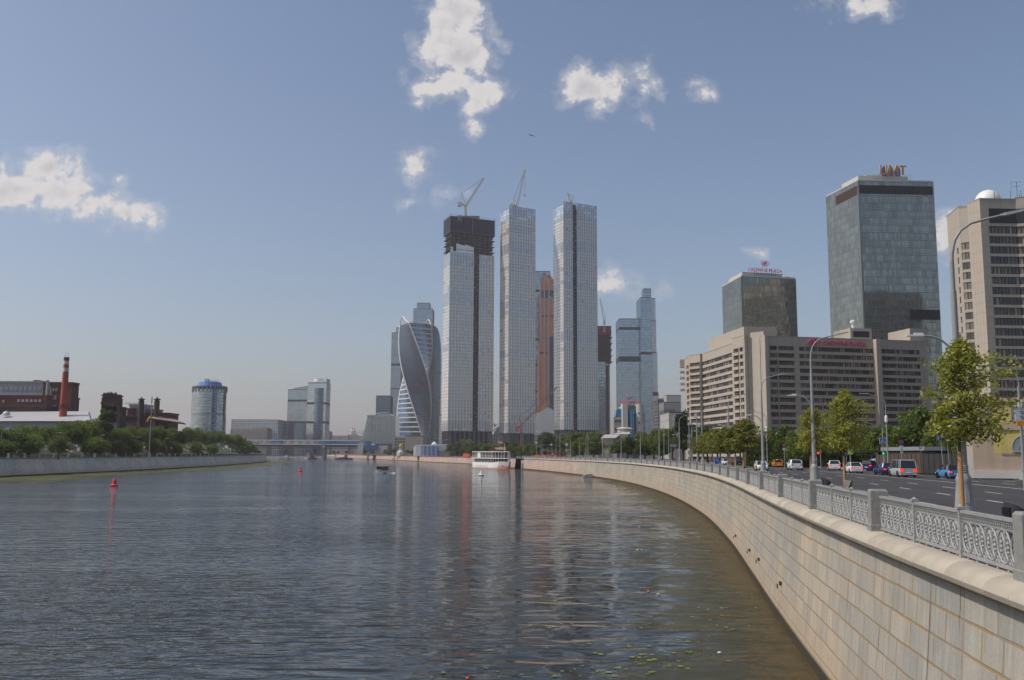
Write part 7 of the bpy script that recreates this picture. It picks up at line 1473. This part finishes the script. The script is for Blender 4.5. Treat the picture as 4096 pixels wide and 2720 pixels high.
# bench and bins
def bench(p, rz, lab):
    t_ = thing('slatted_bench', lab, 'bench'); b_ = MB()
    for k in range(5): b_.box(-1.0,-.25+k*.1,.43,1.0,-.17+k*.1,.47)
    b_.build('seat', 'bench_wood', t_); b_ = MB()
    for k in range(7): b_.box(-1.0,.26+.035*k,.50+.085*k,1.0,.29+.035*k,.57+.085*k)
    b_.build('backrest', 'bench_wood', t_)
    for s in (-.95, .95): b_ = MB(); b_.hprism([(s,-.28,0),(s,-.25,.43),(s,.22,.43),(s,.50,1.1),(s,.56,1.1),(s,.32,0)], (.06,0,0)); b_.build('side_frame', 'dark', t_)
    t_.location = p; t_.rotation_euler = (0,0,rz)
a = float(np.interp(44.5, RB.p[:, 1], RB.s)); bench((15.55, 44.6, 5.15), R(258), 'weathered slatted wooden bench between the bin and the second staked tree')
def bin_(p, rz, lab):
    t_ = thing('litter_bin', lab, 'litter bin', group='dark slant-topped litter bins'); b_ = MB(); n = 24; r_ = .24
    rg = lambda z, f: [(r_*math.cos(2*math.pi*k/n), r_*math.sin(2*math.pi*k/n), z+f*math.cos(2*math.pi*k/n)) for k in range(n)]
    b_.add(rg(0,0)+rg(.8,0)+rg(.98,-.13), [(i*n+k, i*n+(k+1) % n, (i+1)*n+(k+1) % n, (i+1)*n+k) for i in range(2) for k in range(n)]+[tuple(range(2*n,3*n))])
    b_.build('body', 'bin_metal', t_, smooth='angle'); b_ = MB(); b_.box(-r_-.01,-.12,.82,-r_+.06,.12,1.0); b_.build('opening', 'black', t_); t_.location = p; t_.rotation_euler = (0,0,rz); return t_
mat('bin_metal', (.06,.065,.07), .35, .4)
bin_((XD(4060,20.9,2010), 20.9, 5.28), R(10), 'dark cylindrical litter bin with slanted top behind the nearest pillar'); bin_((XD(3304,46.5,1915), 46.5, 5.2), R(10), 'dark litter bin standing left of the slatted bench'); bin_((XD(2984,96,1857), 96, 5.15), R(10), 'small dark litter bin beyond the last visible staked trees')
# orange barriers
t_ = thing('water_barrier', 'one of the red-orange plastic road barriers near the far quay', 'barrier'); b_ = MB(); b_.hprism([(-.7,-.25,0),(-.7,.25,0),(-.7,.1,.95),(-.7,-.1,.95)], (1.4,0,0)); b_.build('body', 'orange_plastic', t_)
for i, px in enumerate((2137,2142,2148,2156,2170,2174,2203,2207,2212,2218,2224,2230,2242,2248,2252,2256,1862,1868,1874)):
    D = 455 if px > 2100 else 690; put(t_, i == 0, (XD(px,D),D,5.1), rnd.uniform(-.4,.4), sc=2.0 if px > 2100 else 2.6, group='orange road barriers')
t_ = thing('barrier_box', 'yellow parking barrier box below the small staked trees', 'barrier', (XD(2994,235),235,5.1)); D = 215; b_ = MB(); b_.box(XD(2990,D),D,5.1,XD(2999,D),D+.5,6.9); b_.build('cabinet', 'sign_orange', t_); b_ = MB(); b_.box(XD(2975,D),D-.05,6.2,XD(3018,D),D+.05,6.4); b_.build('boom', 'white', t_); b_ = MB(); b_.box(XD(3014,D),D,5.1,XD(3020,D),D+.5,6.9); b_.build('cabinet', 'sign_orange', t_)
D = 200; t_ = thing('scaffold_frame', 'thin pale pole frame left of the hedge', 'frame', (XD(3060,D),D,5.1)); b_ = MB()
for px in (3052,3056,3060,3064): b_.beam((XD(px,D),D,5.1),(XD(px,D),D,ZD(px,1771,D)), .09)
b_.beam((XD(3052,D),D,ZD(3060,1771,D)),(XD(3064,D),D,ZD(3060,1771,D)), .09); b_.build('poles', 'steel_white', t_)
for i, (px, D, w_, y0, l_) in enumerate(((2461,400,.9,1813,'pale blank info stand left of the far yellow taxi'),(2543,340,1.3,1810,'green and blue poster stand right of the far yellow taxi'))):
    t_ = thing('info_stand', l_, 'info stand', (XD(px,D),D,5.1)); b_ = MB(); b_.box(XD(px,D)-w_,D,5.1,XD(px,D)+w_,D+.3,ZD(px,y0,D)); b_.build('panel', 'sign_white' if i == 0 else 'glass_teal', t_)
t_ = thing('guard_kiosk', 'small grey kiosk left of the yellow-framed crossing sign', 'kiosk', (XD(2405,430),430,5.1)); D = 430; b_ = MB(); b_.box(XD(2390,D),D,5.1,XD(2420,D),D+3,ZD(2405,1815,D)); b_.box(XD(2388,D),D-.3,ZD(2405,1815,D),XD(2422,D),D+3.3,ZD(2405,1812,D)); b_.build('cabin', 'galv', t_)
for i, (px, yt_, D) in enumerate(((2484,1742,400),(2572,1700,340),(2656,1700,300),(2675,1720,290),(2074,1765,560),(1900+170*.35,1745,600),(2318,1760,380),(2240,1740,400),(2280,1790,430))):
    t_ = thing('light_pole', '%s plain thin grey light pole along the far promenade' % ORD[i], 'light pole', (XD(px,D),D,5.1), 'thin light poles along the far promenade'); x = XD(px,D,1780); b_ = MB(); b_.lathe([(.13,5.1),(.07,ZD(px,yt_,D))], (x,D,0), 8)
    b_.build('pole', 'pole_paint', t_)
    if i % 2: b_ = MB(); z = ZD(px,yt_,D); b_.tube([(x,D,z),(x+.5,D,z+.6),(x+2.,D,z+.9)], .07, 6); b_.build('arm', 'pole_paint', t_)
D = 300; t_ = thing('windsock_mast', 'tall lattice mast with an orange windsock on the opposite bank', 'mast', (XD(598,330),330,5.5)); D = 385; x = XD(597,D,1800); x2 = XD(597,D,1800); b_ = MB(); b_.lathe([(.22,5.5),(.2,ZD(600,1640,D)),(.09,ZD(609,1582,D))], (x,D,0), 8); b_.lathe([(.26,ZD(609,1612,D)),(.3,ZD(609,1600,D)),(.26,ZD(609,1590,D))], (x,D,0), 8); b_.build('mast', 'galv', t_)
b_ = MB(); z = ZD(595,1670,D); b_.tube([(x-.2,D,z+.3),(x-.9,D,z-.5),(x-1.5,D,z-1.8)], [.45,.42,.3], 8); b_.build('windsock', 'sign_orange', t_)
for px, py, l_ in ((182,1790,'white square notice on a pole on the opposite promenade'),(312,1797,'narrow white notice plate beside a globe lamp opposite')):
    D = 295; t_ = thing('notice_sign', l_, 'sign', (XD(px,D),D,5.5)); b_ = MB(); b_.box(XD(px,D)-.4,D,ZD(px,py,D)-.6,XD(px,D)+.4,D+.06,ZD(px,py,D)+.5); b_.build('panel', 'sign_white', t_); pole(t_, XD(px,D), D+.1, 5.5, ZD(px,py,D))
t_ = thing('green_container', 'dark green container behind the railing at the left edge', 'container', (XD(12,290),290,5.5)); b_ = MB(); b_.box(XD(-10,290),290,5.5,XD(31,290),293,7.2); b_.build('body', 'green_paint', t_) if 'green_paint' in MATS else None
if 'green_paint' not in MATS: mat('green_paint', (.02,.10,.05), .5); b_.build('body', 'green_paint', t_)
# ================================================================= BOATS AND BUOYS
def ship():
    p = PZ(2034, 1876, 0); rot = R(180-44); t_ = thing('restaurant_ship', 'white two-deck restaurant ship with rooftop letters moored at the quay', 'ship', tuple(p)); X = Matrix.Translation(p) @ Matrix.Rotation(R(116), 4, 'Z')
    # local: x from the bow aft, y to starboard
    L, W = 34., 9.4
    def hull(z, e): return [(-.2+e,0),(1.6+e,-W*.16),(4.5+e,-W*.36),(9,-W*.48),(14,-W/2),(L-e*.3,-W/2),(L-e*.3,W/2),(14,W/2),(9,W*.48),(4.5+e,W*.36),(1.6+e,W*.16)]
    b_ = MB(X); lv_ = [(-.4,1.6),(.55,.9),(1.5,.2),(3.1,-.5)]; n = 11; vs = []
    for z, e in lv_: vs += [(x, y, z+(.5 if z > 2 and x < 9 else 0)) for x, y in hull(z, e)]
    fs = [(i*n+k, i*n+(k+1) % n, (i+1)*n+(k+1) % n, (i+1)*n+k) for i in range(3) for k in range(n)]; b_.add(vs, fs); b_.m = [1 if i//n == 0 else 0 for i in range(len(fs))]; b_.build('hull', ['boat_white','boat_hull_low'], t_)
    b_ = MB(X); b_.prism([(x, y*1.003) for x, y in hull(0, -.4)], -.1, .14); b_.build('waterline_stripe', 'orange_plastic', t_)
    b_ = MB(X); b_.prism([(x, y*.96) for x, y in hull(0, .3)], 2.0, 2.2); b_.prism([(x, y*1.02) for x, y in hull(0, .2)], 5.05, 5.4); b_.prism([(x, y*1.06) for x, y in hull(0, .4)], 8.3, 8.62); b_.build('decks', 'boat_white', t_)
    b_ = MB(X); b_.prism([(x, y*.80) for x, y in hull(0, 1.8)], 2.2, 5.05, 0); b_.build('lower_saloon', 'hotel_glass', t_); b_ = MB(X); b_.prism([(x, y*.70) for x, y in hull(0, 4.2)], 5.4, 8.3, 0); b_.build('upper_saloon', 'deck_dark', t_)
    b_ = MB(X)
    for zA, zB, s_, e_ in ((2.2,5.05,.93,.7),(5.4,8.3,.99,.4)):
        h = [(x, y*s_) for x, y in hull(0, e_)]; P_ = h+[h[0]]
        for i in range(len(h)):
            a, c = Vector(P_[i]), Vector(P_[i+1]); m_ = max(1, round((c-a).length/1.75))
            for k in range(m_): q = a+(c-a)*k/m_; b_.box(q.x-.08,q.y-.08,zA,q.x+.08,q.y+.08,zB)
            b_.beam((a.x,a.y,zA+1.05),(c.x,c.y,zA+1.05), .07); b_.beam((a.x,a.y,zA+.6),(c.x,c.y,zA+.6), .04)
    b_.build('railing', 'boat_white', t_)
    b_ = MB(X)
    for k in range(11): b_.box(15+1.4*k,-W/2-.03,.4,15.15+1.4*k,-W/2+.05,1.7); b_.box(15+1.4*k,W/2-.05,.4,15.15+1.4*k,W/2+.06,1.7)
    b_.build('fenders', 'deck_dark', t_)
    b_ = MB(X); b_.box(24,W*.47,5.5,27.5,W*.5,8.2); b_.build('white_panel', 'boat_white', t_)
    for s in (-1, 1): b_ = MB(X); b_.ball((2.6, s*W*.22, 1.5), .35, 8); b_.build('anchor', 'black', t_)
    b_ = MB(X); b_.beam((12,0,8.6),(12,0,15.2), .16); b_.beam((4.5,0,8.6),(4.5,0,12.4), .16); b_.build('flag_mast', 'beige_light', t_)
    b_ = MB(X); b_.add([(12,.1,13.8),(12,.1,12.8),(12.2,-2.6,12.6),(12.2,-2.4,13.6)], [(0,1,2,3)], 0); b_.add([(12.2,-2.4,13.6),(12.2,-2.6,12.6),(12.2,-3.6,12.4),(12.2,-3.5,13.5)], [(0,1,2,3)], 1); b_.build('flag', ['white','letter_red'], t_)
    c = X @ Vector((10.5,0,0)); b_ = MB(); b_.box(c.x-3.6,c.y-.3,8.7,c.x+3.6,c.y,8.9); b_.box(c.x-3.3,c.y-.1,8.9,c.x+3.4,c.y+.1,11.6); b_.build('sign_backing', 'boat_wood', t_)
    text('lettering', 'ЧАЙКА', 1.55, 'white', t_, (c.x+.3, c.y-.2, 10.1), ext=.06, bold=.03); b_ = MB()
    for k in range(5): b_.beam((c.x-3.3+1.6*k,c.y,8.7),(c.x-3.3+1.6*k,c.y,12), .09)
    b_.box(c.x-4.1,c.y-.4,8.7,c.x-3.0,c.y+.6,11.3); b_.build('sign_frame', 'boat_wood', t_)
mat('boat_hull_low', (.40,.42,.44), .5)
ship()
def cruiser():
    p = PZ(1504, 1893, 0); t_ = thing('wooden_launch', 'small white launch with brown wooden cabin heading this way', 'boat', tuple(p)); X = Matrix.Translation(p) @ Matrix.Rotation(R(58), 4, 'Z') @ Matrix.Scale(.88, 4); b_ = MB(X)
    hl = lambda e, s: [(0+e,0),(.7+e,-.8*s),(2.,-1.35*s),(4.5,-1.45*s),(7.6,-1.3*s),(7.6,1.3*s),(4.5,1.45*s),(2.,1.35*s),(.7+e,.8*s)]
    lv_ = [(-.2,.7,.8),(.35,.3,.95),(1.15,-.2,1.05)]; n = 9; vs = []
    for z, e, s in lv_: vs += [(x, y, z+(.35-.07*x if z > 1 and x < 5 else 0)) for x, y in hl(e, s)]
    b_.add(vs, [(i*n+k, i*n+(k+1) % n, (i+1)*n+(k+1) % n, (i+1)*n+k) for i in range(2) for k in range(n)]); b_.build('hull', 'boat_white', t_)
    b_ = MB(X); b_.prism([(x*.95+.2, y*.93) for x, y in hl(0,1)], 1.0, 1.1); b_.build('deck', 'boat_wood', t_)
    b_ = MB(X); b_.box(1.7,-1.2,1.1,6.6,1.2,2.75,0)
    for k in range(5): b_.box(2.0+.95*k,-1.23,1.75,2.7+.95*k,-1.19,2.5,1); b_.box(2.0+.95*k,1.19,1.75,2.7+.95*k,1.23,2.5,1)
    for k in range(3): b_.box(1.66,-1.05+.75*k,1.7,1.71,-.45+.75*k,2.55,1)
    b_.build('cabin', ['boat_wood','car_glass'], t_); b_ = MB(X); b_.box(1.3,-1.4,2.75,7.0,1.4,2.9); b_.build('roof', 'boat_wood', t_); b_ = MB(X); b_.box(2.6,-1.41,2.9,6.9,-.1,2.96); b_.build('awning', 'white', t_)
    b_ = MB(X); b_.beam((7.2,-.9,1.1),(7.4,-1.,3.1), .1); b_.build('flag_mast', 'dark', t_)
    # bow wave and wake
    m, t, o = newmat('foam_alpha'); pos = t.n('ShaderNodeNewGeometry').outputs['Position']; nz = t.n('ShaderNodeTexNoise', {'Vector': pos, 'Scale': 1.1, 'Detail': 5.}).outputs[0]; al = t.n('ShaderNodeMapRange', {0: nz, 1: .34, 2: .52}).outputs[0]
    d_ = t.n('ShaderNodeBsdfDiffuse', {'Color': (.7,.72,.72,1)}); mx = t.n('ShaderNodeMixShader', {0: al, 1: t.n('ShaderNodeBsdfTransparent').outputs[0], 2: d_.outputs[0]}); t.t.links.new(mx.outputs[0], o.inputs[0])
    b_ = MB(X); n = 14
    for s in (-1, 1):
        vs = []
        for k in range(n+1): f = k/n; x = -.6+9*f; y = s*(.3+3.1*f); w_ = .7+.9*f; vs += [(x, y-w_*.5, .02), (x, y, .62*(1-f)**1.5+.22+.1*math.sin(k*2.1+s)), (x, y+w_*.5, .02)]
        b_.add(vs, [(3*i+j, 3*i+3+j, 3*i+4+j, 3*i+1+j) for i in range(n) for j in range(2)])
    b_.add([(-1.2,-1.,.03),(1.5,-1.5,.03),(1.5,1.5,.03),(-1.2,1.,.03)], [(0,1,2,3)]); tag(b_.build('wake_foam', m), 'white foam thrown up around the moving wooden launch', 'foam', kind='stuff')
cruiser()
def buoy(px, py, lab, sc, m='red_buoy'):
    p = PZ(px, py, 0); t_ = thing('channel_buoy', lab, 'buoy', (0,0,0), 'channel buoys on the river'); b_ = MB(); b_.lathe([(.6,-.2),(.86,.05),(.88,.2),(.7,.32),(.46,.45),(.42,.6)], n=18); b_.build('float', m, t_, smooth='angle')
    b_ = MB(); b_.lathe([(.42,.6),(.40,1.1),(.32,1.35),(.24,1.42),(.24,1.52),(.12,1.58)] if m != 'white' else [(.42,.6),(.2,1.2),(.12,1.35),(.16,1.5),(.05,1.62)], n=18); b_.build('tower', m, t_, smooth='angle'); t_.location = p; t_.scale = (sc,)*3
buoy(457, 1944, 'nearest red bell-shaped channel buoy before the opposite wall', 1.0); buoy(1202, 1886, 'second red channel buoy in mid river left of the launch', 1.08); buoy(1199, 1838, 'tiny farthest red channel buoy near the bridge', 1.1); buoy(1924, 1901, 'white conical channel buoy in front of the restaurant ship', 1.15, 'white')
for i, (px, D, l_, m_) in enumerate(((1232,1170,'white moored boats cluster under the bridge','boat_white'),(1250,1165,'dark moored pontoon boat under the bridge','deck_dark'),(1375,1120,'low dark barge moored along the far quay','deck_dark'),(1146,1500,'tiny white boat beyond the bridge','boat_white'))):
    t_ = thing('moored_boat', l_, 'boat', (XD(px,D),D,0)); x = XD(px,D); w_ = (5,6,11,3.5)[i]; b_ = MB(); b_.hprism([(x-w_,D,1.6),(x-w_*.85,D,-.3),(x+w_*.85,D,-.3),(x+w_,D,1.6)], (0,5,0)); b_.build('hull', m_, t_); b_ = MB(); b_.box(x-w_*.5,D+1,1.6,x+w_*.4,D+4,(5.5,4,2.4,3.)[i]); b_.box(x-w_*.3,D+1.2,(5.5,4,2.4,3.)[i],x+w_*.1,D+3.5,(8,5,2.6,3.5)[i]); b_.build('cabin', m_ if i else 'galv', t_)
p = PZ(2352, 1909, 0); t_ = thing('stone_step', 'small pale stone block step at the foot of the far wall', 'step', tuple(p)); b_ = MB(); b_.hprism([p+Vector((-2.2,-.6,-.2)), p+Vector((1.4,-.6,-.2)), p+Vector((1.4,-.6,1.1)), p+Vector((-.8,-.6,.9))], (0,2.5,0)); b_.build('block', 'concrete', t_)
# bird high over the towers
bd = P(2127, 542, 260); b_ = MB(); b_.hprism([(-.9,0,.35),(-.45,0,.12),(0,0,-.06),(.5,0,-.12),(1.0,0,-.42),(.45,0,.02),(.05,0,.10),(-.4,0,.26)], (0,.18,0)); b_.tube([(-.05,-.25,0),(0,.09,.02),(.05,.5,0)], [.03,.10,.03], 6)
o_ = b_.build('bird', 'deck_dark'); o_.location = bd; tag(o_, 'lone dark bird gliding high above the pale towers', 'bird')
# people far along the promenade
def person(x, y, z, cloth, lab, legs='cloth_dark', rz=0.):
    J = {'pel': (0,0,.95), 'sp': (0,0,1.2), 'ch': (0,.01,1.42), 'nk': (0,.01,1.53), 'hd': (0,-.01,1.64), 'tp': (0,0,1.76)}
    vs = [J['pel'],J['sp'],J['ch'],J['nk'],J['hd'],J['tp'],(.1,0,.9),(.11,.03,.5),(.12,-.05,.09),(.12,.10,.04),(-.1,0,.9),(-.10,-.02,.5),(-.12,.08,.09),(-.12,.20,.04),(.19,0,1.42),(.25,.02,1.15),(.25,.12,.92),(-.19,0,1.42),(-.25,0,1.15),(-.25,.10,.92)]
    es = [(0,1),(1,2),(2,3),(3,4),(4,5),(0,6),(6,7),(7,8),(8,9),(0,10),(10,11),(11,12),(12,13),(2,14),(14,15),(15,16),(2,17),(17,18),(18,19)]
    rs = [.13,.125,.15,.06,.095,.07,.10,.07,.045,.04,.10,.07,.045,.04,.07,.045,.035,.07,.045,.035]
    me = bpy.data.meshes.new('person'); me.from_pydata(vs, es, []); o = bpy.data.objects.new('person', me); col.objects.link(o); m = o.modifiers.new('s', 'SKIN')
    for i, r_ in enumerate(rs): me.skin_vertices[0].data[i].radius = (r_, r_*.8)
    me.skin_vertices[0].data[0].use_root = True; s_ = o.modifiers.new('u', 'SUBSURF'); s_.levels = s_.render_levels = 1; dg = bpy.context.evaluated_depsgraph_get(); m2 = bpy.data.meshes.new_from_object(o.evaluated_get(dg)); bpy.data.objects.remove(o)
    m2.materials.clear(); [m2.materials.append(M[k]) for k in (cloth, legs, 'skin', 'hair')]
    for f in m2.polygons: zc = f.center.z; f.use_smooth = True; f.material_index = 3 if zc > 1.70 else 2 if zc > 1.54 else (0 if zc > .93 else 1)
    o = bpy.data.objects.new('person', m2); col.objects.link(o); o.location = (x, y, z); o.rotation_euler = (0,0,rz); tag(o, lab, 'person')
person(XD(2697,262), 262, 5.15, 'cloth_red', 'person in a red top standing behind the railing below the poplar'); person(XD(2703,262), 262.4, 5.15, 'cloth_blue', 'person in light blue beside the one in red below the poplar', rz=2.)
person(XD(2408,400), 400, 5.15, 'cloth_dark', 'person in dark clothes near the grey kiosk', rz=1.)
# ================================================================= HAZE
hm, t, o = newmat('haze'); pv = t.n('ShaderNodeVolumePrincipled', {'Color': (.95,.88,.92,1), 'Density': .00010, 'Anisotropy': .3}); t.t.links.new(pv.outputs[0], o.inputs['Volume'])
b_ = MB(); b_.box(-9500,-400,-1.2,9500,9800,372); ob = b_.build('haze', hm); ob['kind'] = 'stuff'; ob['label'] = 'thin summer haze over the river and city'; ob['category'] = 'haze'
# drop unused prototypes that were never placed
